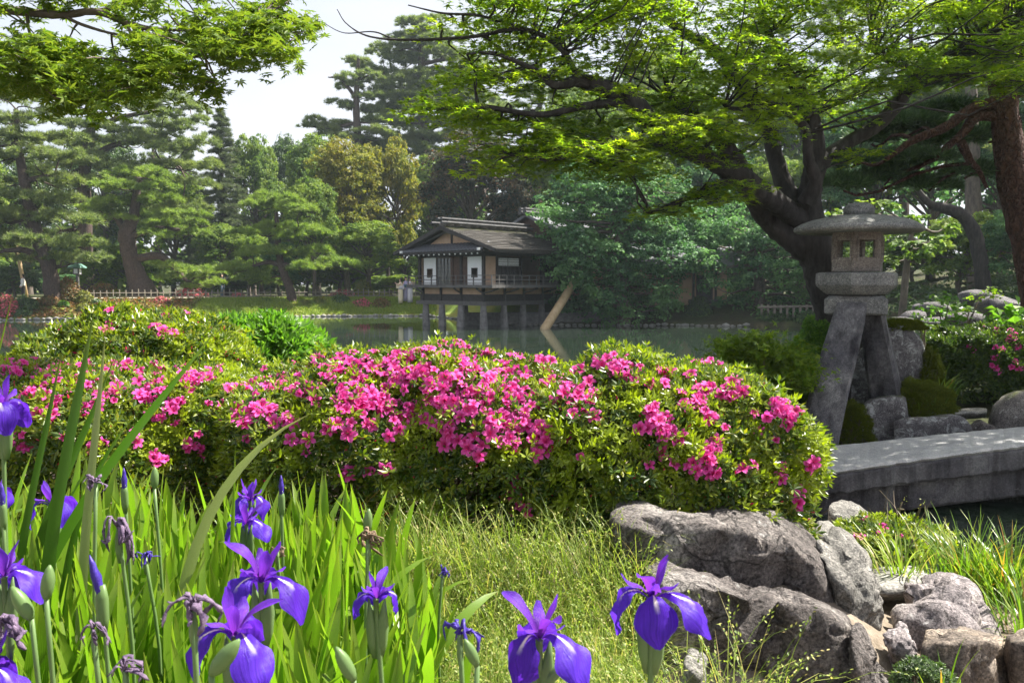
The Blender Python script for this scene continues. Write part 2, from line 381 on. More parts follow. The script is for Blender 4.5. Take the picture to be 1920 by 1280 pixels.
M['conifer'] = leaf_mat('conifer', [(0, (.065, .09, .052)), (.6, (.12, .15, .08)), (1, (.19, .215, .105))], .2, (1.3, 1.5, .9), .55, .3)
M['tree_mid'] = leaf_mat('tree_mid', [(0, (.045, .085, .024)), (.6, (.10, .17, .04)), (1, (.18, .25, .055))], .35, (1.6, 1.8, .7), .6, .2, patch=(.4, .48, .6, (.19, .25, .045)))
M['tree_teal'] = leaf_mat('tree_teal', [(0, (.035, .09, .04)), (.6, (.072, .16, .07)), (1, (.13, .24, .10))], .3, (1.4, 1.7, .9), .6, .2, patch=(.45, .48, .6, (.13, .24, .09)))
M['tree_yellow'] = leaf_mat('tree_yellow', [(0, (.07, .10, .018)), (.5, (.16, .19, .028)), (.9, (.27, .27, .04)), (1, (.30, .25, .05))], .4, (1.5, 1.5, .6), .6, .2, patch=(.35, .45, .62, (.19, .17, .03)))
M['tree_lime'] = leaf_mat('tree_lime', [(0, (.07, .14, .014)), (.6, (.13, .21, .02)), (1, (.21, .28, .03))], .5, (1.5, 1.6, .6), .6, .2)
M['tree_dark'] = leaf_mat('tree_dark', [(0, (.025, .036, .028)), (.6, (.05, .064, .044)), (.85, (.085, .08, .05)), (1, (.22, .11, .07))], .25, (1.5, 1.4, .8), .6, .2, patch=(.3, .56, .7, (.13, .085, .05)))
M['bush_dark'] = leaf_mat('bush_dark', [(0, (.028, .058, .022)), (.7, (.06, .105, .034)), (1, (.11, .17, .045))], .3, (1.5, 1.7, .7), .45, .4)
M['bush_yellow'] = leaf_mat('bush_yellow', [(0, (.09, .12, .02)), (.6, (.17, .19, .03)), (1, (.26, .24, .04))], .4, (1.4, 1.4, .6), .45, .4)
M['bush_rust'] = leaf_mat('bush_rust', [(0, (.06, .08, .02)), (.5, (.15, .12, .035)), (1, (.28, .13, .06))], .35, (1.4, 1.2, .7), .5, .3)
M['bush_pink'] = leaf_mat('bush_pink', [(0, (.05, .08, .02)), (.35, (.10, .12, .03)), (.45, (.5, .10, .14)), (1, (.6, .16, .2))], .3, (1.2, 1.1, 1), .5, .3)
M['grass'] = leaf_mat('grass', [(0, (.07, .12, .018)), (.5, (.17, .25, .032)), (.8, (.32, .37, .09)), (1, (.42, .34, .16))], .45, (1.4, 1.5, .7), .45, .35)
M['sedge'] = leaf_mat('sedge', [(0, (.06, .13, .015)), (.6, (.12, .21, .02)), (.86, (.22, .27, .04)), (1, (.36, .15, .05))], .4, (1.5, 1.7, .6), .38, .45)
M['moss'] = leaf_mat('moss', [(0, (.05, .075, .008)), (.6, (.10, .13, .012)), (1, (.17, .19, .02))], .2, (1.2, 1.3, .6), .8, .1)
M['bark_dark'] = plain_mat('bark_dark', (.008, .007, .008), (.055, .046, .042), 14, .85, 1.0, (1, 1, .25))
M['bark_pine'] = plain_mat('bark_pine', (.032, .023, .021), (.115, .082, .07), 16, .9, 1.0, (1, 1, .4))
M['bark_grey'] = plain_mat('bark_grey', (.05, .042, .036), (.17, .14, .115), 6, .9, .9, (1, 1, .35))
def bark_plates(name, c0, c1, sc):
    m, t, o = mat(name); tc = nd(t, 'ShaderNodeTexCoord').outputs['Object']; mp = nd(t, 'ShaderNodeMapping'); mp.inputs['Scale'].default_value = (1, 1, .45); t.links.new(tc, mp.inputs[0])
    wv = nd(t, 'ShaderNodeTexNoise', i_Scale=sc * .8, i_Detail=3.0); t.links.new(mp.outputs[0], wv.inputs['Vector'])
    md = nd(t, 'ShaderNodeMix', data_type='VECTOR'); md.inputs[0].default_value = .35; t.links.new(mp.outputs[0], md.inputs[4]); t.links.new(wv.outputs['Color'], md.inputs[5])
    v = nd(t, 'ShaderNodeTexVoronoi', feature='DISTANCE_TO_EDGE', i_Scale=sc); t.links.new(md.outputs[1], v.inputs['Vector'])
    n2 = noise_tex(t, tc, sc * 2.5, 6, .7); c = ramp(t, [(.3, c0), (.7, c1)], n2); c = mixc(t, 1.0, c, ramp(t, [(.0, (.3, .28, .28)), (.10, (1, 1, 1))], v.outputs['Distance']), 'MULTIPLY')
    b = nd(t, 'ShaderNodeBsdfPrincipled', i_Roughness=.9); b.inputs['Specular IOR Level'].default_value = .2; t.links.new(c, b.inputs['Base Color'])
    h1 = bump(t, ramp(t, [(0, (0, 0, 0)), (.25, (1, 1, 1))], v.outputs['Distance']), 1.0, .03); t.links.new(bump(t, n2, .8, .012, h1), b.inputs['Normal']); t.links.new(b.outputs[0], o.inputs[0]); return m
M['bark_red'] = bark_plates('bark_red', (.045, .022, .022), (.13, .07, .06), 11)
M['bark_maple'] = plain_mat('bark_maple', (.010, .009, .0095), (.058, .052, .052), 13, .85, 1.0, (1, 1, .3))
M['twig'] = plain_mat('twig', (.05, .04, .028), (.16, .13, .09), 12, .8, .3)
M['pole'] = plain_mat('pole', (.34, .24, .13), (.5, .38, .23), 5, .6, .2, (1, 1, .15))
M['granite'] = stone_mat('granite', (.09, .094, .097), (.155, .16, .16), (.235, .235, .23), lich=.7, lichen=(.42, .44, .40), bumpk=.5, rough=.8)
M['granite_warm'] = stone_mat('granite_warm', (.12, .108, .098), (.19, .172, .156), (.26, .24, .22), lich=.75, bumpk=.5)
M['granite_leg'] = stone_mat('granite_leg', (.045, .044, .056), (.105, .105, .115), (.23, .23, .235), lich=.72, lichen=(.34, .36, .34), bumpk=.5, streak=True, speck=.7)
M['boulder'] = stone_mat('boulder', (.07, .062, .062), (.175, .158, .152), (.42, .40, .385), bumpk=2.0, crack=3.2, lich=.60, lichen=(.48, .47, .46))
M['boulder_grey'] = stone_mat('boulder_grey', (.075, .074, .07), (.17, .165, .155), (.31, .30, .28), lich=.6, lichen=(.5, .5, .46), sc=1.3, crack=5.0)
M['boulder_purple'] = stone_mat('boulder_purple', (.09, .082, .09), (.24, .215, .22), (.40, .375, .36), lich=.6, lichen=(.46, .45, .45), sc=1.2, crack=4.0)
M['boulder_block'] = stone_mat('boulder_block', (.10, .085, .075), (.25, .21, .175), (.42, .34, .25), lich=.64, lichen=(.42, .42, .38), sc=1.1, streak=True)
M['bridge_stone'] = stone_mat('bridge_stone', (.04, .038, .046), (.09, .088, .098), (.17, .17, .175), lich=.66, lichen=(.40, .40, .41), sc=.6, bumpk=.5, speck=.45, streak=True)  # bridge sides: shade put into the dark colour, besides the stains
M['deck_stone'] = stone_mat('deck_stone', (.15, .15, .145), (.24, .235, .22), (.33, .32, .30), lich=.8, bumpk=.25, sc=.8)
M['mossy_stone'] = stone_mat('mossy_stone', (.06, .055, .055), (.13, .12, .115), (.25, .24, .23), lich=.57, lichen=(.45, .45, .44), moss=(.62, (.13, .15, .015)))
M['lichen_stone'] = stone_mat('lichen_stone', (.05, .046, .05), (.11, .105, .112), (.24, .24, .24), lich=.53, lichen=(.36, .375, .37), moss=(.72, (.12, .14, .015)))
M['far_rock'] = stone_mat('far_rock', (.045, .043, .05), (.10, .095, .10), (.18, .17, .17), lich=.68, sc=.5)
M['wood_black'] = plain_mat('wood_black', (.022, .02, .022), (.062, .056, .055), 7, .7, .3)
M['wood_brown'] = plain_mat('wood_brown', (.055, .03, .024), (.10, .06, .045), 7, .65, .3)
M['wood_grey'] = plain_mat('wood_grey', (.075, .072, .072), (.14, .135, .13), 8, .8, .4)
M['pier_stone'] = plain_mat('pier_stone', (.09, .088, .09), (.23, .22, .22), 5, .85, .6)
M['plaster_tan'] = plain_mat('plaster_tan', (.45, .30, .205), (.55, .385, .27), 3, .9, .1)
M['paper'] = plain_mat('paper', (.72, .74, .76), (.80, .81, .82), 3, .8, .05)
M['glass_dark'] = plain_mat('glass_dark', (.03, .035, .045), (.08, .085, .10), 2, .12, .05, spec=.6)
M['bark_roof'] = plain_mat('bark_roof', (.085, .07, .05), (.19, .155, .105), 4, .9, .8)
M['roof_tile'] = plain_mat('roof_tile', (.06, .065, .08), (.15, .155, .175), 6, .5, .3, spec=.5)
M['ridge_bamboo'] = plain_mat('ridge_bamboo', (.06, .06, .065), (.14, .14, .14), 5, .95, .2, spec=.05)
M['white_paint'] = plain_mat('white_paint', (.7, .7, .7), (.8, .8, .8), 5, .6, .05)
M['fence_wood'] = plain_mat('fence_wood', (.17, .145, .12), (.32, .28, .24), 6, .8, .2)
M['patina'] = plain_mat('patina', (.07, .16, .13), (.16, .30, .24), 6, .7, .2)
M['pistil'] = plain_mat('pistil', (.5, .05, .15), (.6, .1, .2), 5, .6, .0)
M['pod'] = leaf_mat('pod', [(0, (.09, .16, .05)), (1, (.16, .25, .09))], .25, (1.3, 1.4, .8), .4, .4)
M['withered'] = plain_mat('withered', (.035, .02, .06), (.22, .16, .24), 60, .8, .5)
M['withered_brown'] = plain_mat('withered_brown', (.07, .045, .03), (.28, .20, .13), 60, .8, .5)
M['bud_violet'] = plain_mat('bud_violet', (.025, .015, .16), (.05, .025, .26), 30, .45, .2)
M['bud_red'] = leaf_mat('bud_red', [(0, (.45, .02, .05)), (1, (.62, .04, .14))], .3, (1.2, 1, 1), .5, .3)
M['skin'] = plain_mat('skin', (.5, .32, .24), (.56, .37, .28), 5, .6, .0)
M['hair'] = plain_mat('hair', (.01, .009, .009), (.025, .02, .018), 20, .4, .2)
for nm, a in (('cloth_cream', (.78, .68, .5)), ('cloth_lavender', (.40, .38, .55)), ('cloth_pale', (.60, .58, .66)), ('cloth_navy', (.03, .035, .07)), ('cloth_white', (.72, .72, .72)), ('cloth_black', (.02, .02, .024)), ('cloth_jeans', (.12, .16, .24)), ('cloth_teal', (.05, .13, .16))):
    M[nm] = plain_mat(nm, tuple(x * .85 for x in a), a, 12, .85, .1)

def petal_mat(name, stops, trans, tg, stripe=None, rough=.45):
    """colour along the petal (uv v from base to tip), a pale signal stripe down the middle"""
    m, t, o = mat(name); u = nd(t, 'ShaderNodeUVMap'); s = nd(t, 'ShaderNodeSeparateXYZ'); t.links.new(u.outputs[0], s.inputs[0])
    c = ramp(t, stops, s.outputs[1])
    v = noise_tex(t, u.outputs[0], 6, 4, .6)
    mp = nd(t, 'ShaderNodeMapping'); mp.inputs['Scale'].default_value = (24, 1.5, 1); t.links.new(u.outputs[0], mp.inputs[0])
    vein = noise_tex(t, mp.outputs[0], 1.0, 3, .6); c = mixc(t, 1.0, c, ramp(t, [(.3, (.55, .52, .64)), (.7, (1.25, 1.25, 1.2))], vein), 'MULTIPLY')
    oi = nd(t, 'ShaderNodeObjectInfo'); c = mixc(t, 1.0, c, ramp(t, [(0, (.86, .72, .8)), (.4, (1, 1, 1)), (1, (1.06, 1.3, 1.15))], oi.outputs['Random']), 'MULTIPLY')
    if stripe:
        d = nd(t, 'ShaderNodeMath', operation='SUBTRACT', i_1=.5); t.links.new(s.outputs[0], d.inputs[0])
        ab = nd(t, 'ShaderNodeMath', operation='ABSOLUTE'); t.links.new(d.outputs[0], ab.inputs[0])
        k1 = ramp(t, [(.03, (1, 1, 1)), (.085, (0, 0, 0))], ab.outputs[0]); k2 = ramp(t, [(.12, (0, 0, 0)), (.25, (1, 1, 1)), (.40, (1, 1, 1)), (.62, (0, 0, 0))], s.outputs[1])
        c = mixc(t, mixc(t, 1.0, k1, k2, 'MULTIPLY'), c, stripe)
    b = nd(t, 'ShaderNodeBsdfPrincipled', i_Roughness=rough); b.inputs['Specular IOR Level'].default_value = .25
    t.links.new(c, b.inputs['Base Color']); t.links.new(bump(t, vein, .5, .003), b.inputs['Normal'])
    tr = nd(t, 'ShaderNodeBsdfTranslucent'); t.links.new(mixc(t, 1.0, c, tg, 'MULTIPLY'), tr.inputs[0])
    mx = nd(t, 'ShaderNodeMixShader', i_0=trans); t.links.new(b.outputs[0], mx.inputs[1]); t.links.new(tr.outputs[0], mx.inputs[2]); t.links.new(mx.outputs[0], o.inputs[0]); return m
M['iris_fall'] = petal_mat('iris_fall', [(0, (.13, .03, .38)), (.3, (.072, .016, .38)), (1, (.095, .026, .50))], .45, (1.6, 1.3, 1.4), (.8, .78, .6))
M['iris_standard'] = petal_mat('iris_standard', [(0, (.17, .03, .38)), (1, (.12, .035, .52))], .45, (1.5, 1.3, 1.3))
M['azalea_petal'] = petal_mat('azalea_petal', [(0, (.55, .012, .12)), (.35, (.74, .045, .27)), (.65, (.80, .085, .42)), (1, (.83, .155, .54))], .4, (1.1, 1.1, 1.2), rough=.5)

# ---------------------------------------------------------------- the setting
def yfar(x):
    return np.interp(x, [-60, -29, -13, -6, -4, -1, 0, 8, 16, 40], [44, 47, 52, 53, 50, 42.5, 41.5, 41, 39.5, 38])
def ground_h(x, y):
    x = np.asarray(x, float); y = np.asarray(y, float)
    near = np.maximum(5.2 - y - .3 * np.sin(x * 1.3), np.minimum(2.95 - x, 8.6 - y))
    zn = -.6 + 1.8 * sstep(-.3, 1.5, near) - .35 * sstep(.9, 1.6, x) * sstep(4.6, 3.4, y) - .17 * sstep(2.7, 2.2, y) - .45 * sstep(.9, 2.4, x) * sstep(3.4, 4.6, y)
    far = y - yfar(x)
    zf = -.6 + .78 * sstep(-.15, .25, far) + .92 * sstep(.3, 3.6, far)
    right = np.minimum((x - .40 * y) * .93, y - 8.75 + .15 * np.sin(x * 2))
    zr = -.6 + 1.0 * sstep(-.25, .7, right) + .25 * sstep(.5, 3, right)
    hill = np.clip((x - 3 - .28 * y) * .16, 0, 9) * sstep(16, 40, y)
    z = np.maximum(np.maximum(zn, zf), zr) + hill
    return z
def gz(x, y): return float(ground_h(x, y))
def on_ground(px, depth):
    x, y = xy_at(px, depth); return np.array([x, y, gz(x, y)])

def ls(a, b, st): return np.arange(a, b, st)
gx = np.concatenate([ls(-420, -100, 40), ls(-100, -40, 6), ls(-40, -6, .9), ls(-6, 9, .14), ls(9, 45, .7), ls(45, 100, 6), ls(100, 421, 40)])
gy = np.concatenate([ls(-8, 12, .14), ls(12, 38, .9), ls(38, 62, .22), ls(62, 100, 3), ls(100, 421, 40)])
GX, GY = np.meshgrid(gx, gy); GZ = ground_h(GX, GY)
nearw = (GY < 12)
nz = np.array([mnoise.fractal((a * 1.7, b * 1.7, 0), .9, 2, 3) for a, b in zip(GX.ravel(), GY.ravel())]).reshape(GX.shape)
GZ = GZ + np.where(nearw, .03, .09) * nz
nx_, ny_ = len(gx), len(gy)
ii = (np.arange(ny_ - 1)[:, None] * nx_ + np.arange(nx_ - 1)[None]).ravel()
GF = np.stack([ii, ii + 1, ii + nx_ + 1, ii + nx_], 1)
cxm = GX.ravel()[ii]; cym = GY.ravel()[ii]
gm = np.zeros(len(ii), int); farl = cym - yfar(cxm)
gm[(cym > 36)] = 1
gm[(cym > 60) | ((cym > 38) & (cxm > 1.5))] = 2
gm[(cym > 8.7) & (cym <= 38)] = 2
def ground_mat(name, a, b, c, sc, extra=None):
    m, t, o = mat(name); tc = nd(t, 'ShaderNodeTexCoord').outputs['Object']
    n1 = noise_tex(t, tc, sc, 6, .65, .5); n2 = noise_tex(t, tc, sc * 14, 6, .7)
    col = mixc(t, ramp(t, [(.42, (0, 0, 0)), (.58, (1, 1, 1))], n1), ramp(t, [(.3, a), (.7, b)], n2), ramp(t, [(.3, tuple(x * .7 for x in c)), (.7, c)], n2))
    bs = nd(t, 'ShaderNodeBsdfPrincipled', i_Roughness=.95); bs.inputs['Specular IOR Level'].default_value = .15
    t.links.new(col, bs.inputs['Base Color']); t.links.new(bump(t, n2, .8, .03), bs.inputs['Normal']); t.links.new(bs.outputs[0], o.inputs[0]); return m
G0 = ground_mat('sandy_soil', (.12, .095, .07), (.30, .25, .20), (.20, .165, .125), 1.4)
G1 = ground_mat('lawn', (.10, .16, .025), (.20, .27, .05), (.25, .25, .06), .5)
G2 = ground_mat('forest_floor', (.03, .028, .018), (.06, .055, .03), (.045, .06, .02), .6)
ground = link('ground', make_mesh('ground', np.stack([GX, GY, GZ], -1).reshape(-1, 3), GF, None, True, (G0, G1, G2), gm)); tag(ground, kind='structure')

wm, t, o = mat('pond_water')
tc = nd(t, 'ShaderNodeTexCoord').outputs['Object']
mp = nd(t, 'ShaderNodeMapping'); mp.inputs['Scale'].default_value = (1.0, 2.2, 1); t.links.new(tc, mp.inputs[0])
w1 = noise_tex(t, mp.outputs[0], 2.2, 4, .55, .3); w2 = noise_tex(t, mp.outputs[0], .12, 2, .5)
bs = nd(t, 'ShaderNodeBsdfPrincipled', i_Roughness=.025, i_IOR=1.333); bs.inputs['Base Color'].default_value = (.018, .028, .02, 1); bs.inputs['Specular IOR Level'].default_value = .6
wb = nd(t, 'ShaderNodeBump', i_Distance=.02); t.links.new(w1, wb.inputs['Height'])
t.links.new(ramp(t, [(.45, (.025, .025, .025)), (.62, (.10, .10, .10))], w2), wb.inputs['Strength'])
t.links.new(wb.outputs[0], bs.inputs['Normal']); t.links.new(bs.outputs[0], o.inputs[0])
water = link('water', make_mesh('water', [[-120, 4, 0], [60, 4, 0], [60, 75, 0], [-120, 75, 0]], [[0, 1, 2, 3]], None, False, (wm,))); tag(water, kind='structure')

# sandy path behind the far fence, 4 mm above the ground and more where it is rough
def strip(name, mat_, cx, w, zoff, ys):
    mb = MB(); V = []
    xs = np.arange(cx[0], cx[1], .5)
    for y in ys: V.append(np.stack([xs, yfar(xs) + y, ground_h(xs, yfar(xs) + y) + zoff], 1))
    V = np.concatenate(V); k = len(xs); i = (np.arange(len(ys) - 1)[:, None] * k + np.arange(k - 1)[None]).ravel()
    mb.add(V, np.stack([i, i + 1, i + k + 1, i + k], 1)); o = link(name, mb.mesh(name, (mat_,), True)); tag(o, kind='structure')
M['path'] = plain_mat('path_sand', (.42, .36, .29), (.58, .52, .44), 3, .95, .3)
strip('path', M['path'], (-38, -6), 1, .10, [4.6, 5.2, 6.0, 6.9])

# pale stones along the far water line
mb = MB(); v1, f1 = ico(1)
P = []
for x in np.arange(-40, 12, .33):
    s = random.uniform(.08, .17); P.append((x, yfar(x) - .02 + random.uniform(-.08, .08), random.uniform(.0, .08), s))
for x, y, z, s in P:
    V = v1 * np.array([s * 1.5, s, s * .75]) * (1 + rng.normal(0, .08, (len(v1), 1))) + [x, y, z]; mb.add(V, f1)
M['shore_stone'] = plain_mat('shore_stone', (.13, .125, .12), (.34, .33, .31), 3, .9, .4)
o = link('shore_stones', mb.mesh('shore_stones', (M['shore_stone'],), True)); tag(o, 'row of pale edging stones along the far water line', None, None, 'stuff')

# ---------------------------------------------------------------- trees far away
def lump_leaves(mb, c, r, n, size, T, up=.35, shell=(.72, 1.05), lower=.25):
    """leaves of one ellipsoid lump, gathered in smaller tufts with gaps between"""
    r = np.asarray(r, float); k = max(5, n // 16)
    D = nrm(rng.normal(size=(k, 3))); low = D[:, 2] < -.2; D[low & (rng.random(k) > lower), 2] *= -1
    Cs = D * rng.uniform(.62, 1.0, (k, 1)); w = rng.integers(0, k, n); d2 = nrm(rng.normal(size=(n, 3))); d2[:, 2] = np.where(rng.random(n) < .7, np.abs(d2[:, 2]), d2[:, 2])
    sr = rng.uniform(.2, .36, k)[w][:, None]
    P = np.asarray(c) + (Cs[w] + d2 * sr * rng.uniform(.5, 1.1, (n, 1)) * [1, 1, .8]) * r
    N = nrm(nrm(D[w] * .5 + d2) / r * r.mean() + [0, 0, up] + rng.normal(0, .4, (n, 3)))
    scatter(mb, T, P, frames(N), size * rng.uniform(.65, 1.25, n))
def pine_pad(mb, c, r, n, size, T=TUFT):
    """needle tufts of one cushion, set in small rosettes over its top"""
    r = np.asarray(r, float); k = max(4, n // 7); a = rng.random(k) * 6.283; q = np.sqrt(rng.random(k))
    Cs = np.stack([q * np.cos(a), q * np.sin(a), (1 - q * q) * rng.uniform(.3, 1.0, k) - .25 * rng.random(k)], 1); w = rng.integers(0, k, n)
    off = rng.normal(0, 1, (n, 3)) * .11 * min(r[0], r[1]); off[:, 2] = np.abs(off[:, 2]) * .6
    P = np.asarray(c) + Cs[w] * r + off
    N = nrm(np.c_[Cs[w][:, :2] * .5, np.full(n, .75)] + off / (.11 * min(r[0], r[1])) * .35 + rng.normal(0, .2, (n, 3)))
    scatter(mb, T, P, frames(N), size * .82 * rng.uniform(.65, 1.2, n))
def limb(mb, a, b, r0, r1, sag=.0, wob=.1, sides=5, n=6):
    a = np.asarray(a, float); b = np.asarray(b, float); L = np.linalg.norm(b - a)
    m1 = a + (b - a) * .35 + rng.normal(0, wob * L * .5, 3) + [0, 0, sag * L]; m2 = a + (b - a) * .7 + rng.normal(0, wob * L * .5, 3) + [0, 0, sag * L * .7]
    P = smooth_path([a, m1, m2, b], n); tube(mb, P, np.linspace(r0, r1, len(P)), sides, False)

def proto_pine(h, rmax, seed, nb=26, tsize=.42, clear=.3, droop=.0, lean=0.0, dens=34, matn='pine_needle'):
    rs = np.random.default_rng(seed); wood = MB(); crown = MB()
    tp = [[0, 0, -.5]] + [[lean * h * (k / 6) ** 1.5 + rs.normal(0, .025) * h, rs.normal(0, .02) * h, h * k / 6 * .98] for k in range(1, 7)]
    tp = smooth_path(tp, 16); R = np.linspace(h * .028, h * .005, 16); R[0] *= 1.25
    tube(wood, tp, R, 8, False, .06)
    for i in range(nb):
        f = clear + (1 - clear) * ((i + .5) / nb); z = f * h; base = np.array([np.interp(z, tp[:, 2], tp[:, k]) for k in range(2)] + [z])
        a = i * 2.4 + rs.normal(0, .4); L = rmax * (1.05 - .75 * max(0, (f - .45)) / .55) * rs.uniform(.65, 1.15) * (.8 if f < clear + .1 else 1)
        tip = base + np.array([math.cos(a) * L, math.sin(a) * L, h * rs.uniform(-.02, .06) - droop * L])
        limb(wood, base, tip, h * .009 * (1.25 - f), h * .002, .03, .12, 4, 5)
        for q in (1.0, .62):
            if q < 1 and L < rmax * .45: continue
            c = base + (tip - base) * q + [0, 0, .25] + rs.normal(0, .25, 3); r = rs.uniform(.75, 1.2) * (.32 * rmax if q == 1 else .26 * rmax)
            pine_pad(crown, c, (r, r, r * .34), int(2.6 * dens * (r / (.3 * rmax)) ** 2), tsize)
    for _ in range(4): pine_pad(crown, tp[-1] + rs.normal(0, .3, 3), (.2 * rmax, .2 * rmax, .15 * rmax), dens // 2, tsize)
    return wood, crown
def proto_broad(h, rmax, seed, nl=46, per=120, lsize=.34, clear=.22, T=LEAF_W, flat=.75):
    rs = np.random.default_rng(seed); wood = MB(); crown = MB()
    tp = smooth_path([[0, 0, -.5], [rs.normal(0, .2), rs.normal(0, .2), h * .25], [rs.normal(0, .4), rs.normal(0, .4), h * .5], [rs.normal(0, .5), rs.normal(0, .5), h * .8]], 12)
    tube(wood, tp, np.linspace(h * .03, h * .008, 12), 8, False, .06)
    c0 = np.array([0, 0, h * (clear + 1) / 2]); rz_ = h * (1 - clear) / 2
    for i in range(nl):
        d = nrm(rs.normal(size=3)); d[2] = d[2] if d[2] > -.55 else -d[2]; q = rs.uniform(.55, .95)
        c = c0 + d * [rmax * q, rmax * q, rz_ * q]; r = rmax * rs.uniform(.2, .36)
        lump_leaves(crown, c, (r, r, r * flat), per, lsize, T)
        if i % 2 == 0:
            z = min(c[2] - .3, h * .75) * rs.uniform(.55, .9); b = np.array([np.interp(z, tp[:, 2], tp[:, k]) for k in range(2)] + [z]); limb(wood, b, c, h * .01, h * .002, .0, .1, 4, 5)
    return wood, crown
def proto_conifer(h, rmax, seed, nb=80, tsize=.45):
    rs = np.random.default_rng(seed); wood = MB(); crown = MB()
    tube(wood, [[0, 0, -.5], [0, 0, h * .5], [.1, 0, h]], [h * .022, h * .013, h * .003], 8, False)
    for i in range(nb):
        f = .16 + .83 * (i + .5) / nb; a = i * 2.4 + rs.normal(0, .3); L = rmax * (1.02 - f) ** .75 * rs.uniform(.7, 1.15) * (1 if f > .3 else .8)
        b = np.array([0, 0, f * h]); tip = b + [math.cos(a) * L, math.sin(a) * L, -.12 * L + .02 * h]
        limb(wood, b, tip, h * .005, .01, .04, .06, 3, 4)
        for q in np.arange(.35, 1.01, .22):
            c = b + (tip - b) * q; r = .30 * L * (1.25 - .5 * q) + .06; pine_pad(crown, c, (r, r, r * .22 + .04), int(14 + 26 * r), tsize)
    return wood, crown
def make_tree(name, wc, loc, label, cat, wmat, cmat, group=None):
    wood, crown = wc; t_ = thing(name, (0, 0, 0), label, cat, group)
    part('trunk', wood, M[wmat], t_, True); c = part('crown', crown, M[cmat], t_, False, 'stuff'); t_.location = tuple(loc); return t_
PROTO = {
 'pine_a': make_tree('pine_tree', proto_pine(16, 4.6, 1), (0, 0, 0), 'x', 'tree', 'bark_pine', 'pine_needle'),
 'pine_b': make_tree('pine_tree', proto_pine(20, 4.2, 2, 30, .45, .42), (0, 0, 0), 'x', 'tree', 'bark_pine', 'pine_needle'),
 'pine_c': make_tree('pine_tree', proto_pine(13, 5.2, 3, 24, .42, .2, .05, .08), (0, 0, 0), 'x', 'tree', 'bark_pine', 'pine_needle'),
 'broad_a': make_tree('broadleaf_tree', proto_broad(13, 4.8, 4, 74, 360, .26), (0, 0, 0), 'x', 'tree', 'bark_grey', 'tree_mid'),
 'broad_b': make_tree('broadleaf_tree', proto_broad(15, 5.0, 5, 80, 360, .26, .12), (0, 0, 0), 'x', 'tree', 'bark_grey', 'tree_mid'),
 'broad_c': make_tree('broadleaf_tree', proto_broad(9, 4.0, 6, 66, 320, .24, .02), (0, 0, 0), 'x', 'tree', 'bark_grey', 'tree_mid'),
 'conifer': make_tree('conifer_tree', proto_conifer(16, 4.0, 7), (0, 0, 0), 'x', 'tree', 'bark_pine', 'conifer'),
}
PH = {'pine_a': (16, 4.6), 'pine_b': (20.5, 4.2), 'pine_c': (13.3, 5.4), 'broad_a': (13, 5.6), 'broad_b': (15, 6.0), 'broad_c': (9, 4.8), 'conifer': (16.2, 4.2)}
used = set()
def plant(kind, px, depth, top_py, halfw_px, label, crown_mat=None, group=None, rz=None):
    g = on_ground(px, depth); top = at(px, top_py, depth)[2]; s = (top - g[2]) / PH[kind][0]; w = halfw_px * depth / F_PX / PH[kind][1]
    p = PROTO[kind]
    o = p if kind not in used else dup(p)
    used.add(kind)
    o.location = tuple(g); o.rotation_euler = (0, 0, random.uniform(0, 6.28) if rz is None else rz); o.scale = (w, w, s); o['label'] = label
    if group: o['group'] = group
    elif 'group' in o: del o['group']
    crown_mat = crown_mat or {'p': 'pine_needle', 'b': 'tree_mid', 'c': 'conifer'}[kind[0]]
    for c in o.children:
        if c.name.startswith('crown'): set_mat(c, M[crown_mat])
    return o

def traced_pine(label, depth, trunk, pads, limbs=(), cm='pine_needle_fresh', wm_='bark_pine', tsize=.4, dens=30, dj=1.6, name='pine_tree', base_py=None):
    """pine whose trunk, limbs and needle pads are read off the photo and set out in depth round DEPTH"""
    k = depth / F_PX; wood = MB(); crown = MB()
    tr = np.array([[*at(p[0], p[1], depth + (p[3] if len(p) > 3 else 0)), p[2] * k] for p in trunk]); g = tr[0, :3].copy(); g[2] = gz(g[0], g[1])
    first = tr[0].copy(); first[2] = g[2] - .3; tr = np.vstack([first, tr]) if tr[0, 2] > g[2] + .05 else tr; tr[0, 2] = min(tr[0, 2], g[2] - .2)
    sp = smooth_path(tr, 6 * len(tr)); tube(wood, sp[:, :3], sp[:, 3], 10, False, .05)
    ends = [sp[:, :3]]
    for l in limbs:
        dz = random.uniform(-.8, .8) * dj * .5
        lp = np.array([[*at(p[0], p[1], depth + dz * (i / max(1, len(l) - 1))), p[2] * k] for i, p in enumerate(l)]); q = smooth_path(lp, 5 * len(lp)); tube(wood, q[:, :3], q[:, 3], 7, False, .05); ends.append(q[:, :3])
    E = np.vstack(ends)
    for p in pads:
        dz = p[4] if len(p) > 4 else random.uniform(-1, 1) * dj
        c = at(p[0] + random.uniform(-6, 6), p[1] + random.uniform(-7, 7), depth + dz); rx, rz_ = p[2] * k * random.uniform(.8, 1.15), p[3] * k * random.uniform(1.0, 1.8)
        d = np.linalg.norm(E - c, axis=1) + np.where(E[:, 2] > c[2] + .3, 1.5, 0); b = E[d.argmin()]
        limb(wood, b, c - [0, 0, rz_ * .5], max(.03, min(.12, rx * .05)), .02, .02, .12, 4, 6)
        n = int(2.6 * dens * (rx / .8) * (.5 + rz_ / .5)) + 8
        nsub = max(1, int(round(rx / .8)))
        for s in range(nsub):
            cc = c + [rx * (2 * (s + .5) / nsub - 1) * .75, random.uniform(-.4, .4) * rx, random.uniform(-.3, .3) * rz_]
            pine_pad(crown, cc, (rx / nsub * 1.25, rx * .75, rz_ * .8), max(10, n // nsub), tsize)
    return make_tree2(name, wood, crown, g, label, 'tree', wm_, cm)
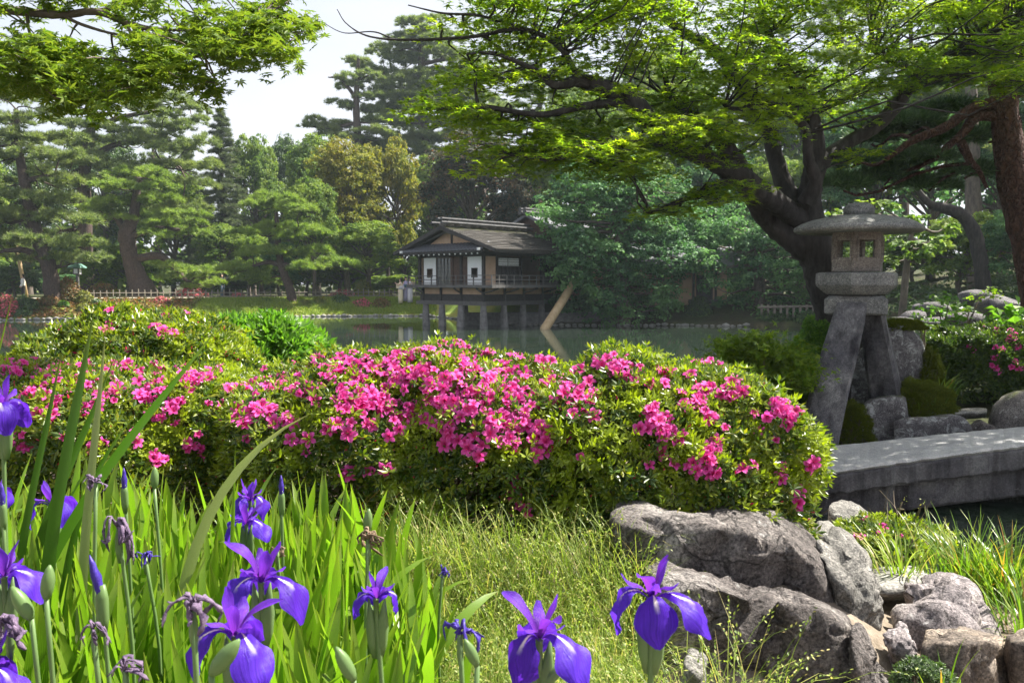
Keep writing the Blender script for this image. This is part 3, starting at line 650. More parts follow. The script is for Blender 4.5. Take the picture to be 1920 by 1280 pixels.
def make_tree2(name, wood, crown, g, label, cat, wm_, cm, group=None):
    t_ = thing(name, g, label, cat, group); part('trunk', wood, M[wm_], t_, True); part('crown', crown, M[cm], t_, False, 'stuff'); return t_
def row_pads(rows, jit=8):
    """(py, x0, x1, n, rx, ry) rows of pads"""
    out = []
    for py, x0, x1, n, rx, ry in rows:
        for x in np.linspace(x0, x1, n): out.append((x + random.uniform(-jit, jit), py + random.uniform(-jit, jit), rx * random.uniform(.8, 1.2), ry * random.uniform(.8, 1.2)))
    return out

# left bank, by eye from the photo
traced_pine('big old pine on the far left bank with boughs sweeping down to the path', 50, [(98, 548, 15), (92, 500, 13), (70, 440, 12), (50, 360, 10), (35, 280, 7), (30, 205, 4)],
  row_pads([(192, 0, 70, 3, 34, 13), (225, -40, 100, 4, 40, 14), (262, -70, 110, 5, 42, 14), (300, -80, 125, 5, 44, 15), (338, -90, 118, 5, 44, 15), (375, -80, 125, 5, 44, 15), (412, -60, 150, 6, 42, 15), (448, -40, 160, 6, 42, 15), (478, 0, 160, 5, 36, 13)]),
  [[(60, 400, 8), (20, 415, 6), (-20, 400, 4)], [(80, 470, 8), (110, 440, 6), (140, 430, 4)], [(85, 490, 7), (50, 470, 6), (10, 470, 4)], [(45, 340, 6), (90, 330, 4), (115, 335, 3)]], cm='pine_needle', dens=28)
traced_pine('tall dark trunked pine rising behind the low pine on the left bank', 62, [(163, 545, 13), (160, 430, 12), (158, 330, 11), (168, 260, 9), (175, 205, 5)],
  row_pads([(190, 130, 330, 6, 36, 12), (205, 280, 360, 3, 34, 12), (240, 120, 370, 7, 40, 13), (275, 130, 360, 7, 42, 14), (310, 120, 380, 7, 42, 14), (345, 130, 370, 6, 40, 13), (385, 110, 360, 5, 38, 13)]),
  [[(160, 300, 7), (220, 270, 5), (300, 255, 3)], [(160, 335, 7), (230, 330, 5), (320, 300, 3)], [(168, 240, 6), (250, 215, 4), (340, 205, 3)]], cm='pine_needle', dens=26, dj=2.2)
traced_pine('low spreading pine with thick curved grey trunk beside the bank path', 57, [(268, 548, 26), (255, 515, 18), (243, 475, 15), (238, 440, 15), (250, 405, 10), (256, 365, 7), (262, 335, 4)],
  row_pads([(325, 235, 285, 2, 34, 12), (348, 205, 300, 4, 30, 12), (378, 185, 300, 4, 32, 12), (408, 185, 300, 4, 30, 12), (415, 310, 370, 3, 30, 12), (435, 300, 370, 3, 30, 11), (500, 280, 330, 2, 30, 10), (512, 330, 395, 3, 28, 11), (530, 370, 400, 2, 24, 9)]),
  [[(240, 445, 10), (262, 436, 7), (300, 428, 5), (345, 432, 3)], [(238, 440, 8), (215, 405, 6), (185, 420, 3)], [(255, 485, 8), (300, 480, 7), (330, 505, 5), (352, 528, 3)]], cm='pine_needle_fresh', dens=34, dj=1.2)
traced_pine('small slender pine leaning over the lawn by the bamboo fence', 54.3, [(548, 562, 9), (543, 540, 8), (530, 505, 7), (522, 470, 6), (520, 430, 5), (517, 390, 3)],
  row_pads([(370, 505, 530, 2, 26, 11), (393, 480, 560, 4, 26, 11), (425, 462, 570, 4, 30, 12), (452, 470, 575, 4, 28, 11), (482, 470, 590, 5, 30, 12), (505, 440, 500, 3, 30, 12), (500, 575, 640, 3, 30, 12), (525, 450, 500, 3, 28, 11)]),
  [[(524, 495, 5), (560, 500, 4), (610, 498, 2)], [(522, 495, 5), (500, 492, 4), (470, 500, 2)], [(520, 440, 4), (550, 435, 2)]], cm='pine_needle_fresh', dens=32, dj=1.0)
plant('conifer', 425, 67, 205, 82, 'pointed grey green conifer standing above the pines of the left bank')
plant('conifer', 362, 74, 262, 60, 'dim pointed conifer left of the tallest pointed one')
plant('conifer', 492, 78, 285, 55, 'small pointed conifer right of the tallest pointed one')
traced_pine('thin pine with bare upper limbs against the open sky', 84, [(680, 540, 9), (676, 400, 9), (672, 280, 8), (668, 200, 6), (672, 110, 3)],
  [(665, 115, 22, 8), (640, 140, 26, 7), (695, 140, 26, 8), (655, 170, 26, 7), (640, 195, 22, 6), (705, 175, 22, 8), (610, 225, 28, 7), (580, 240, 26, 6), (650, 235, 26, 7), (620, 255, 32, 8), (590, 265, 26, 7), (705, 230, 30, 8), (690, 262, 34, 9), (650, 268, 34, 9), (720, 255, 30, 9), (675, 128, 24, 9), (672, 160, 26, 9), (690, 190, 28, 9), (660, 212, 30, 9), (700, 212, 28, 9), (625, 240, 30, 9), (690, 245, 34, 10), (600, 248, 28, 8), (730, 230, 30, 9)],
  [[(672, 190, 4), (640, 150, 3), (615, 145, 1)], [(672, 230, 4), (620, 240, 3), (565, 235, 1)], [(670, 150, 3), (695, 140, 1)]], cm='pine_needle', dens=22, tsize=.5)
traced_pine('tallest pine reaching the sky above the tea house', 88, [(805, 540, 12), (800, 380, 11), (795, 250, 10), (790, 150, 8), (792, 60, 4)],
  row_pads([(48, 770, 815, 3, 30, 10), (66, 755, 835, 4, 30, 10), (85, 740, 850, 5, 34, 11), (108, 720, 865, 6, 36, 12), (132, 718, 880, 6, 38, 12), (156, 718, 885, 7, 38, 12), (182, 716, 895, 7, 40, 12), (208, 720, 905, 7, 40, 13), (234, 722, 905, 7, 40, 13), (260, 720, 905, 7, 42, 13), (288, 720, 905, 7, 42, 13)], 10),
  [[(795, 180, 5), (750, 165, 3), (722, 160, 1)], [(793, 120, 4), (840, 110, 3), (870, 105, 1)], [(797, 250, 5), (850, 215, 3), (890, 210, 1)]], cm='pine_needle', dens=24, tsize=.5)

plant('broad_a', 600, 70, 262, 75, 'loose mid green tree on the left of the yellow green oaks')
plant('broad_b', 655, 63, 262, 92, 'golden green oak left of the tea house', 'tree_yellow')
plant('broad_c', 735, 66, 258, 78, 'yellow green oak rising behind the tea house gable', 'tree_yellow')
plant('broad_a', 590, 59, 340, 60, 'dark lower tree standing under the golden oak by the fence')
plant('broad_b', 690, 58.5, 415, 85, 'low dark tree left of the tea house eave')
plant('broad_b', 885, 58, 250, 118, 'dark tree with reddish new leaves behind the tea house roof', 'tree_dark')
plant('broad_c', 975, 62, 330, 62, 'brownish tree beyond the tea house ridge', 'tree_dark')
plant('broad_c', 1010, 68, 290, 60, 'lime green tree glowing through the gap above the roof', 'tree_lime')
plant('broad_c', 250, 60, 460, 75, 'bright lime green maple under the pines on the left bank', 'tree_lime')
plant('broad_c', 180, 59, 480, 40, 'small lime green maple left of the roofed lamp', 'tree_lime')
plant('broad_a', 480, 72, 262, 60, 'dim tree right of the pointed conifer')
for k, (px, d, top, hw) in enumerate([(545, 80, 265, 60), (420, 62, 420, 60), (330, 68, 330, 80), (60, 72, 300, 90), (-60, 64, 240, 90), (-140, 60, 200, 110), (200, 80, 260, 90), (470, 64, 430, 50), (640, 64, 470, 60), (760, 70, 420, 60), (820, 74, 300, 90), (-230, 58, 240, 110)]):
    plant(['broad_a', 'broad_b'][k % 2], px, d, top, hw, 'shaded broadleaf tree in the wood behind the left bank', 'tree_mid' if k % 3 else 'bush_dark', 'trees of the left bank wood')
for k, (px, d, top, hw) in enumerate([(-120, 78, 150, 100), (20, 82, 205, 90), (300, 86, 215, 80), (-300, 70, 180, 120), (900, 92, 130, 100)]):
    plant(['pine_a', 'pine_c'][k % 2], px, d, top, hw, 'pale distant pine filling the back of the left wood', None, 'distant pines behind the left bank')

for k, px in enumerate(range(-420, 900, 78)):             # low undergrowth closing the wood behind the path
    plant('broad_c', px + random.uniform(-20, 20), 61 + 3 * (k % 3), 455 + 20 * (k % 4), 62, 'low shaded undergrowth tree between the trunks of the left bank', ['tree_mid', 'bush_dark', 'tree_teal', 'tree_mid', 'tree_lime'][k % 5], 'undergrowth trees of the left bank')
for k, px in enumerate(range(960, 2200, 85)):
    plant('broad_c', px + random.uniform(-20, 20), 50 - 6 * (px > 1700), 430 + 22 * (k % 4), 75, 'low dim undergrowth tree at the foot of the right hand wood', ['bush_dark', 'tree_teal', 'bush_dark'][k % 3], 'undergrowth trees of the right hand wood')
# big leafy tree over the water, and the wood to its right
def traced_broad(label, depth, lumps, trunk, cm, lsize=.3, per=130, dj=2.0, T=LEAF_W, name='broadleaf_tree', wm_='bark_grey', lower=.3, flat=1.0):
    k = depth / F_PX; wood = MB(); crown = MB()
    tr = np.array([[*at(p[0], p[1], depth + (p[3] if len(p) > 3 else 0)), p[2] * k] for p in trunk]); g = tr[0, :3].copy(); g[2] = gz(g[0], g[1]); tr[0, 2] = g[2] - .3
    sp = smooth_path(tr, 5 * len(tr)); tube(wood, sp[:, :3], sp[:, 3], 9, False, .05)
    for p in lumps:
        dz = p[4] if len(p) > 4 else random.uniform(-1, 1) * dj
        c = at(p[0], p[1], depth + dz); r = np.array([p[2] * k, p[2] * k, p[3] * k * flat])
        d = np.linalg.norm(sp[:, :3] - c, axis=1); limb(wood, sp[d.argmin(), :3], c, .09, .02, .02, .1, 4, 6)
        lump_leaves(crown, c, r, int(per * max(.4, (p[2] * p[3]) / (40 * 30))), lsize, T, .35, (.6, 1.08), lower)
    return make_tree2(name, wood, crown, g, label, 'tree', wm_, cm)
L = []
outline = [(322, 1090, 1190, 5), (345, 1065, 1230, 7), (372, 1050, 1265, 9), (400, 1045, 1300, 10), (428, 1045, 1320, 11), (456, 1042, 1330, 11), (484, 1048, 1330, 11), (512, 1055, 1300, 10), (540, 1058, 1265, 9), (566, 1066, 1250, 8), (590, 1085, 1230, 6)]
for py, x0, x1, n in outline:
    for x in np.linspace(x0, x1, n): L.append((x + random.uniform(-14, 14), py + random.uniform(-12, 12), random.uniform(28, 42), random.uniform(18, 28)))
for x, y in ((1085, 500), (1105, 478), (1080, 470), (1120, 500), (1060, 520), (1095, 450), (1130, 470), (1072, 445)): L.append((x, y, 34, 22, -2.2))
traced_broad('large blue green tree spreading over the water right of the tea house', 41.5, L, [(1165, 590, 20), (1160, 520, 18), (1170, 440, 14), (1180, 360, 8)], 'tree_teal', .165, 700)
L = []
for py, x0, x1, n in [(400, 1350, 1480, 4), (432, 1330, 1500, 7), (465, 1320, 1520, 8), (500, 1320, 1530, 8), (535, 1340, 1530, 7), (560, 1360, 1530, 6), (585, 1380, 1500, 4)]:
    for x in np.linspace(x0, x1, n): L.append((x + random.uniform(-14, 14), py + random.uniform(-12, 12), random.uniform(32, 46), random.uniform(18, 26)))
traced_broad('hazy green tree between the big water tree and the maple trunk', 43, L, [(1420, 590, 12), (1425, 520, 10), (1420, 440, 6)], 'tree_teal', .18, 560)
L = []
for py, x0, x1, n in [(395, 1570, 1660, 3), (425, 1660, 1760, 4), (455, 1680, 1780, 4), (485, 1690, 1750, 3)]:
    for x in np.linspace(x0, x1, n): L.append((x + random.uniform(-14, 14), py + random.uniform(-10, 10), random.uniform(30, 42), random.uniform(12, 18)))
traced_broad('light green maple behind the lantern with low tiers of leaves', 27, L, [(1690, 570, 7), (1700, 500, 6), (1710, 430, 4)], 'tree_mid', .2, 170, 1.2)
for k, (kd, px, d, top, hw, m_) in enumerate([('broad_a', 1090, 58, 180, 110, 'tree_mid'), ('pine_b', 1010, 76, 70, 90, None), ('pine_a', 1180, 66, 110, 110, None), ('broad_b', 1290, 60, 150, 120, 'tree_mid'), ('pine_b', 1400, 62, 40, 110, None), ('broad_a', 1330, 52, 280, 110, 'tree_teal'),
   ('broad_b', 1500, 54, 120, 120, 'tree_mid'), ('broad_a', 1620, 48, 200, 120, 'tree_teal'), ('pine_a', 1560, 60, -60, 120, None), ('broad_b', 1740, 46, 120, 130, 'tree_mid'), ('pine_b', 1850, 44, -150, 130, None), ('broad_a', 1870, 40, 200, 120, 'tree_teal'), ('broad_c', 1800, 33, 400, 100, 'tree_mid'),
   ('broad_c', 1920, 30, 380, 100, 'tree_teal'), ('broad_b', 2000, 38, 60, 150, 'tree_mid'), ('broad_c', 1590, 39, 440, 80, 'tree_mid'), ('broad_c', 1530, 46, 420, 80, 'tree_teal'), ('broad_a', 1450, 50, 300, 100, 'tree_mid'), ('broad_c', 1210, 52, 300, 110, 'tree_mid'), ('broad_a', 2120, 40, 0, 150, 'tree_mid'), ('pine_a', 2080, 34, -200, 150, None), ('pine_a', 1690, 64, -40, 120, None), ('broad_a', 1240, 72, 90, 110, 'tree_mid'), ('broad_b', 1100, 80, 140, 110, 'tree_mid')]):
    lab = {'p': 'tall hazy pine in the shaded wood beyond the maple', 'b': 'hazy leafy tree in the shaded wood beyond the maple'}[kd[0]]
    plant(kd, px, d, top, hw, lab, m_, {'p': 'hazy pines of the right hand wood', 'b': 'hazy leafy trees of the right hand wood'}[kd[0]])
# two bare hazy trunks in the right hand wood
def bare_trunk(label, depth, pts, m_='bark_grey'):
    k = depth / F_PX; mb = MB(); tr = np.array([[*at(p[0], p[1], depth), p[2] * k] for p in pts]); g = tr[0, :3].copy(); g[2] = gz(g[0], g[1]); tr[0, 2] = g[2] - .3
    sp = smooth_path(tr, 5 * len(tr)); tube(mb, sp[:, :3], sp[:, 3], 9, True, .06); crown = MB()
    for p in pts[-2:]: lump_leaves(crown, at(p[0] + 10, p[1] - 30, depth + .5), (1.5, 1.5, .7), 220, .25, LEAF)
    return make_tree2('broadleaf_tree', mb, crown, g, label, 'tree', m_, 'tree_teal')
bare_trunk('crooked pale trunk leaning in the haze right of the lantern roof', 30, [(1850, 560, 15), (1835, 470, 13), (1810, 410, 12), (1770, 390, 10), (1740, 380, 7), (1700, 330, 4)], 'bark_dark')
bare_trunk('upright dim trunk in the haze between maple and right pine', 38, [(1830, 560, 16), (1825, 400, 14), (1822, 250, 12), (1820, 120, 8)])

# far-off wood closing the view behind the trunks, one leafy mass
def far_wood(label, spots, size, n, m_):
    mb = MB()
    for x, y, h in spots:
        c = np.array([x, y, gz(x, y) + h * .42]); lump_leaves(mb, c, (4.2, 3.0, h * .55), n, size, LEAF_W, .35, (.55, 1.08), .8)
    o = link('far_woodland', mb.mesh('far_woodland', (M[m_],))); tag(o, label, None, None, 'stuff')
far_wood('far-off dark wood closing the gaps between the left bank trunks', [(x + random.uniform(-2, 2), 84 + random.uniform(-3, 6), random.uniform(6, 11)) for x in np.arange(-95, 30, 3.0)], .85, 800, 'tree_mid')
far_wood('far-off dim wood closing the gaps on the right hillside', [(x + random.uniform(-2, 2), 62 + random.uniform(-3, 6) - .25 * (x - 20), random.uniform(6, 12)) for x in np.arange(14, 75, 4.0)], .6, 420, 'tree_teal')
mb = MB()  # dark leaf mass added in place of forest shade on the sunlit hillside
for k in range(150):
    y = random.uniform(15, 40); x = .42 * y + random.uniform(1.2, 14); lump_leaves(mb, (x, y, gz(x, y) + .1), (1.1, 1.0, .55), 110, .2, LEAF_W, .35, (.55, 1.08), .3)
o = link('undergrowth', mb.mesh('undergrowth', (M['bush_dark'],))); tag(o, 'low dark undergrowth added for forest shade on the right hillside', None, None, 'stuff')

# ---------------------------------------------------------------- bank shrubs, far
def clipped(name, label, px, depth, base_py, rx, ry, matn, cat='shrub', n=900, lsize=.12, group=None):
    k = depth / F_PX; g = on_ground(px, depth); c = at(px, base_py, depth); g[2] = min(g[2], c[2]) ; mb = MB(); wood = MB()
    r = np.array([rx * k, rx * k * .8, ry * k]); D = nrm(rng.normal(size=(n, 3))); D[:, 2] = np.where(D[:, 2] < -.1, -D[:, 2], D[:, 2])
    P = np.array([g[0], g[1], g[2]]) + D * r * rng.uniform(.78, 1.06, (n, 1)); N = nrm(D / r + rng.normal(0, .5, (n, 3)))
    scatter(mb, LEAF_W, P, frames(N), lsize * rng.uniform(.7, 1.4, n))
    for i in range(5):
        a = i * 1.3; tube(wood, [g - [0, 0, .15], g + np.array([math.cos(a) * r[0] * .4, math.sin(a) * r[1] * .4, r[2] * .75])], [.03, .012], 4, False)
    t_ = thing(name, g, label, cat, group); part('foliage', mb, M[matn], t_, False, 'stuff'); part('stem', wood, M['twig'], t_); return t_
SHR = [('clipped_shrub', 'grey green clipped bush with pink tints at the far left edge', 12, 47.6, 573, 26, 40, 'bush_pink'), ('clipped_shrub', 'dark round clipped bush at the far left beside the walking woman', 48, 48.6, 560, 26, 28, 'bush_dark'),
 ('clipped_shrub', 'small blue green bush below the dark clipped one', 42, 47.7, 575, 20, 14, 'bush_dark'), ('clipped_shrub', 'low rust topped clipped bush left of the roofed lamp', 97, 49.6, 559, 19, 18, 'bush_rust'), ('clipped_shrub', 'little bright green bush beside the rust topped one', 121, 49.6, 560, 11, 10, 'bright_shrub'),
 ('clipped_shrub', 'tall rusty and green azalea under the roofed lamp', 132, 50.6, 560, 24, 42, 'bush_rust'), ('clipped_shrub', 'yellow bush at the foot of the roofed lamp', 161, 50.4, 562, 17, 22, 'bush_yellow'), ('clipped_shrub', 'sprawling rust and yellow bush behind the start of the fence', 198, 57, 556, 32, 28, 'bush_rust'),
 ('clipped_shrub', 'small yellow green bush left of the big curved pine trunk', 226, 56.5, 556, 16, 18, 'bush_yellow'), ('clipped_shrub', 'round green bush with sunlit right side near the water on the left', 160, 49.4, 588, 15, 20, 'bush_yellow'), ('clipped_shrub', 'green bush on the slope below the fence start', 182, 50.6, 578, 16, 18, 'bush_dark'),
 ('clipped_shrub', 'green mound on the slope left of the pink flecked bush', 212, 51.5, 578, 18, 20, 'bush_dark'), ('clipped_shrub', 'dark low mound on the slope beside the pink flecked bush', 256, 51.8, 580, 20, 18, 'bush_dark'), ('clipped_shrub', 'pink flecked clipped bush in the middle of the left slope', 303, 52, 578, 25, 21, 'bush_pink'),
 ('azalea_bush', 'pink azalea under the low pine limbs behind the fence', 362, 57.2, 552, 32, 20, 'bush_pink'), ('clipped_shrub', 'round dark bush on the lawn slope right of the pink flecked one', 366, 53.2, 586, 17, 24, 'bush_dark'), ('clipped_shrub', 'wide dark bush on the lawn slope', 432, 53.6, 587, 25, 25, 'bush_dark'),
 ('azalea_bush', 'small pink azalea behind the fence right of the photographer', 448, 57.6, 552, 14, 11, 'bush_pink'), ('clipped_shrub', 'purplish dark bush left of the slender pine', 474, 53.8, 584, 16, 18, 'bush_dark'), ('clipped_shrub', 'dark bush touching the slender pine from the left', 500, 54, 580, 16, 22, 'bush_dark'), ('clipped_shrub', 'dark low bush close to the water under the slender pine', 512, 53.6, 588, 16, 16, 'bush_dark'),
 ('clipped_shrub', 'brown bush at the foot of the slender pine', 540, 54, 580, 12, 12, 'bush_rust'), ('clipped_shrub', 'small yellow green bush right of the slender pine', 574, 54.1, 578, 15, 16, 'bush_yellow'), ('clipped_shrub', 'yellow green clipped bush in the middle of the right lawn', 602, 54.6, 574, 16, 19, 'bush_yellow'), ('clipped_shrub', 'larger green clipped bush before the fence near the pink azalea', 640, 55, 576, 20, 25, 'bush_dark'),
 ('azalea_bush', 'pink azalea hedge behind the fence left of the kimono women', 646, 58, 552, 28, 16, 'bush_pink'), ('clipped_shrub', 'loose yellow green shrub standing above the fence', 682, 58, 550, 18, 34, 'bush_yellow'), ('clipped_shrub', 'reddish clipped bush before the fence left of the kimono women', 680, 54.6, 578, 20, 18, 'bush_pink'), ('clipped_shrub', 'reddish green bush nearest the kimono women', 716, 54.6, 576, 18, 18, 'bush_rust'),
 ('clipped_shrub', 'low olive hedge behind the fence beside the kimono women', 718, 58, 552, 18, 12, 'bush_yellow'), ('clipped_shrub', 'dark bush under the trees right of the hidden house', 1310, 42.5, 596, 26, 40, 'bush_dark'), ('clipped_shrub', 'broad dark bush on the shaded bank right of the water tree', 1370, 42.6, 606, 40, 22, 'bush_dark'), ('clipped_shrub', 'dark bush on the shaded bank under the hazy tree', 1450, 41.5, 606, 44, 22, 'bush_dark'),
 ('clipped_shrub', 'dim bush on the bank edge beside the pale stone railing', 1520, 40.5, 606, 34, 22, 'bush_dark')]
for a in SHR: clipped(a[0], a[1], a[2], a[3], a[4], a[5], a[6], a[7], n=int(250 + 1.1 * a[5] * a[6]))
# ground cover on the far left slope
mb = MB(); n = 9000; x = rng.uniform(-34, -20.5, n); f = rng.uniform(.15, 3.6, n) ; y = yfar(x) + f; P = np.stack([x, y, ground_h(x, y) + .06], 1)
scatter(mb, LEAF_W, P, frames(nrm(rng.normal(0, .5, (n, 3)) + [0, 0, 1])), .16 * rng.uniform(.6, 1.4, n))
o = link('ground_cover', mb.mesh('ground_cover', (M['bush_rust'],))); tag(o, 'rusty and yellow ground cover on the far left slope', None, None, 'stuff')
mb = MB(); n = 26000; x = rng.uniform(-21, -5, n); y = yfar(x) + rng.uniform(.2, 4.6, n); P = np.stack([x, y, ground_h(x, y)], 1)
scatter(mb, tmpl([[-.2, 0, 0], [.2, 0, 0], [0, .1, 1]], [[0, 1, 2]]), P, frames(nrm(rng.normal(0, .25, (n, 3)) + [0, 0, 1])), .14 * rng.uniform(.6, 1.4, n))
M['lawn_grass'] = leaf_mat('lawn_grass', [(0, (.14, .21, .03)), (1, (.26, .32, .06))], .35, (1.4, 1.5, .7), .6, .2)
o = link('lawn_grass', mb.mesh('lawn_grass', (M['lawn_grass'],))); tag(o, 'short sunlit lawn grass on the far bank', None, None, 'stuff')

# bamboo fence along the far path
fx = np.arange(-27.4, -6.3, .36); g0 = np.array([fx[0], yfar(fx[0]) + 4.2, 0]); g0[2] = gz(g0[0], g0[1])
fence = thing('bamboo_fence', g0, 'low pale bamboo fence along the path on the far bank', 'fence')
pm = MB(); tube(pm, [[0, 0, -.1], [0, 0, .62]], [.035, .035], 6); pme = pm.mesh('post', (M['fence_wood'],))
for x in fx:
    y = yfar(x) + 4.2; o = link('post', pme, fence, (x - g0[0], y - g0[1], gz(x, y) - g0[2])); o.scale = (1, 1, random.uniform(.92, 1.15))
for h_ in (.2, .44):
    rm = MB(); q = np.arange(fx[0] - .2, fx[-1] + .3, .6); tube(rm, np.stack([q, yfar(q) + 4.15, ground_h(q, yfar(q) + 4.2) + h_], 1), .025, 5); part('rail', rm, M['fence_wood'], fence)
# pale low railing on the right far bank
gx0 = at(1428, 585, 41.5); rail_ = thing('low_railing', (gx0[0], gx0[1], gz(gx0[0], gx0[1])), 'low pale railing in the shade left of the lantern', 'fence')
pm = MB(); box(pm, (0, 0, .3), (.10, .10, .75)); pme = pm.mesh('post', (M['fence_wood'],)); lx = xy_at(1548, 40.5)[0] - gx0[0]
zr0 = gz(gx0[0], gx0[1])
for k in range(11): xx = lx * k / 10; link('post', pme, rail_, (xx, -k * .1, gz(gx0[0] + xx, gx0[1] - k * .1) - zr0))
rm = MB(); ze = gz(gx0[0] + lx, gx0[1] - 1) ; tube(rm, [[gx0[0] - .2, gx0[1], zr0 + .5], [gx0[0] + lx, gx0[1] - 1.0, ze + .5]], .06, 5); part('rail', rm, M['fence_wood'], rail_)

# ---------------------------------------------------------------- tea house over the water
C0 = at(907, 613, 38.6)
YAW = math.radians(45)
th = thing('tea_house', (C0[0], C0[1], 0), 'dark timber tea house on stone piers over the pond', 'tea house', None, math.pi / 2 - YAW)
th.scale = (.82, 1.24, 1.0)
W, Lh = 3.95, 7.2            # gable width (local y), length (local x)
ZB, ZF, ZW = 1.13, 2.05, 3.72
def tp(name, mb, m, parent=th, smooth=False): return part(name, mb, M[m], parent, smooth, None, True)
def bx(c, s): return box(MB(), c, s)
# piers
for x, y, r in [(0.05, .05, .17), (.05, 1.35, .19), (.6, 1.75, .11), (.05, 2.55, .18), (.05, 3.6, .18), (1.75, .05, .17), (3.4, .05, .17), (5.1, .05, .17), (3.4, 3.6, .17)]:
    mb = MB(); a = random.uniform(-.05, .05); loft(mb, [ering((x + a, y + a, -.6), r * 1.15, r * 1.1, 9, a), ering((x + a, y, .1), r * 1.12, r * 1.12, 9), ering((x, y, .65), r * .98, r, 9, .1), ering((x, y, ZB - .04), r * .82, r * .82, 9)]); tp('pier', mb, 'pier_stone')
# base beams, skirt, floor
tp('ground_beam', bx((0, W / 2, ZB + .06), (.22, W + .35, .2)), 'wood_grey'); tp('ground_beam', bx((Lh / 2 + .16, 0, ZB + .06), (Lh, .22, .2)), 'wood_grey')
tp('skirt_board', bx((.03, W / 2, ZB + .33), (.06, W - .02, .34)), 'wood_black'); tp('skirt_board', bx((Lh / 2 + .1, .03, ZB + .33), (Lh - .1, .06, .34)), 'wood_black')
for y0, y1 in ((.1, 1.25), (1.38, 2.5), (2.62, 3.65)): tp('skirt_panel', bx((.04, (y0 + y1) / 2, ZB + .68), (.05, y1 - y0, .36)), 'plaster_tan')
for x0, x1 in ((.1, 1.65), (1.78, 3.3), (3.42, 5.0)): tp('skirt_panel', bx(((x0 + x1) / 2, .04, ZB + .68), (x1 - x0, .05, .36)), 'plaster_tan')
for y in (.02, 1.31, 2.56, 3.73): tp('skirt_post', bx((0, y, ZB + .52), (.12, .12, .72)), 'wood_black')
for x in (1.71, 3.36, 5.06): tp('skirt_post', bx((x, -.005, ZB + .52), (.12, .12, .72)), 'wood_grey')
tp('veranda_floor', bx((2.3, W / 2 - .28, ZF - .05), (5.8, W + 1.2, .1)), 'wood_black')
tp('veranda_edge', bx((-.625, W / 2 - .28, ZF - .02), (.05, W + 1.3, .15)), 'wood_grey'); tp('veranda_edge', bx((2.3, -.905, ZF - .02), (5.8, .05, .15)), 'wood_grey')
# brackets under the veranda
for (x, y, dx, dy) in [(0, 3.7, -1, 0), (0, 1.31, -1, 0), (0, .0, -1, 0), (0, 0, 0, -1), (1.71, 0, 0, -1), (3.36, 0, 0, -1), (5.06, 0, 0, -1)]:
    mb = MB(); P = [[x + dx * .05, y + dy * .05, ZB + .58], [x + dx * .3, y + dy * .4, ZB + .66], [x + dx * .58, y + dy * .82, ZF - .12]]; tube(mb, smooth_path(P, 6), .045, 6); tp('bracket', mb, 'wood_grey')
# veranda railing
for z in (.12, .30, .5):
    tp('rail', bx((-.58, W / 2 - .28, ZF + z), (.035, W + 1.2, .035)), 'wood_grey'); tp('rail', bx((2.2, -.86, ZF + z), (5.6, .035, .035)), 'wood_grey')
for y in np.linspace(-.86, W + .3, 11): tp('baluster', bx((-.58, y, ZF + .27), (.045, .045, .5)), 'wood_grey')
for x in np.linspace(.0, 5.0, 9): tp('baluster', bx((x, -.86, ZF + .27), (.045, .045, .5)), 'wood_grey')
# wall posts, top plates
for y in (0.0, 1.3, 1.85, W): tp('wall_post', bx((0, y, (ZF + ZW) / 2), (.13, .13, ZW - ZF)), 'wood_black' if y != 1.85 else 'wood_brown')
for x in (1.05, 3.1, 5.0, Lh): tp('wall_post', bx((x, .0, (ZF + ZW) / 2), (.13, .13, ZW - ZF)), 'wood_black')
tp('wall_plate', bx((0, W / 2, ZW - .1), (.14, W + .2, .2)), 'wood_black'); tp('wall_plate', bx((Lh / 2 + .08, 0, ZW - .1), (Lh, .14, .2)), 'wood_black')
# gable front, from the corner leftwards: shoji, brown door, lattice, shoji
def shoji(y0, y1):
    zc, zt = ZF + .02, ZF + 1.42; mb = MB(); yc = (y0 + y1) / 2; w0, w1, h0, h1 = yc - .17, yc + .17, ZF + .42, ZF + .86
    box(mb, (.0, (y0 + w0) / 2, (zc + zt) / 2), (.04, w0 - y0, zt - zc)); box(mb, (.0, (w1 + y1) / 2, (zc + zt) / 2), (.04, y1 - w1, zt - zc))
    box(mb, (.0, yc, (zc + h0) / 2), (.04, w1 - w0, h0 - zc)); box(mb, (.0, yc, (h1 + zt) / 2), (.04, w1 - w0, zt - h1))
    s = tp('shoji_panel', mb, 'paper'); fr = MB()
    for yy in (w0, w1): box(fr, (-.005, yy, (h0 + h1) / 2), (.056, .03, h1 - h0 + .03))
    for zz in (h0, h1): box(fr, (-.005, yc, zz), (.058, w1 - w0 - .03, .03))
    part('window_frame', fr, M['wood_grey'], s, False, None, True)
shoji(.10, .92); shoji(2.88, 3.66)
tp('door_panel', bx((.03, 1.38, ZF + .71), (.05, .86, 1.4)), 'wood_brown')
lat = tp('lattice_window', bx((.05, 2.37, ZF + .71), (.03, .9, 1.4)), 'glass_dark')
for y in np.linspace(1.95, 2.8, 5): part('muntin', bx((.02, y, ZF + .71), (.03, .028, 1.4)), M['wood_grey'], lat, False, None, True)
for z in np.linspace(.05, 1.38, 8): part('muntin', bx((.012, 2.375, ZF + z), (.024, .86, .022)), M['wood_grey'], lat, False, None, True)
tp('transom_wall', bx((.03, W / 2, ZF + 1.5), (.05, W - .1, .14)), 'wood_black')
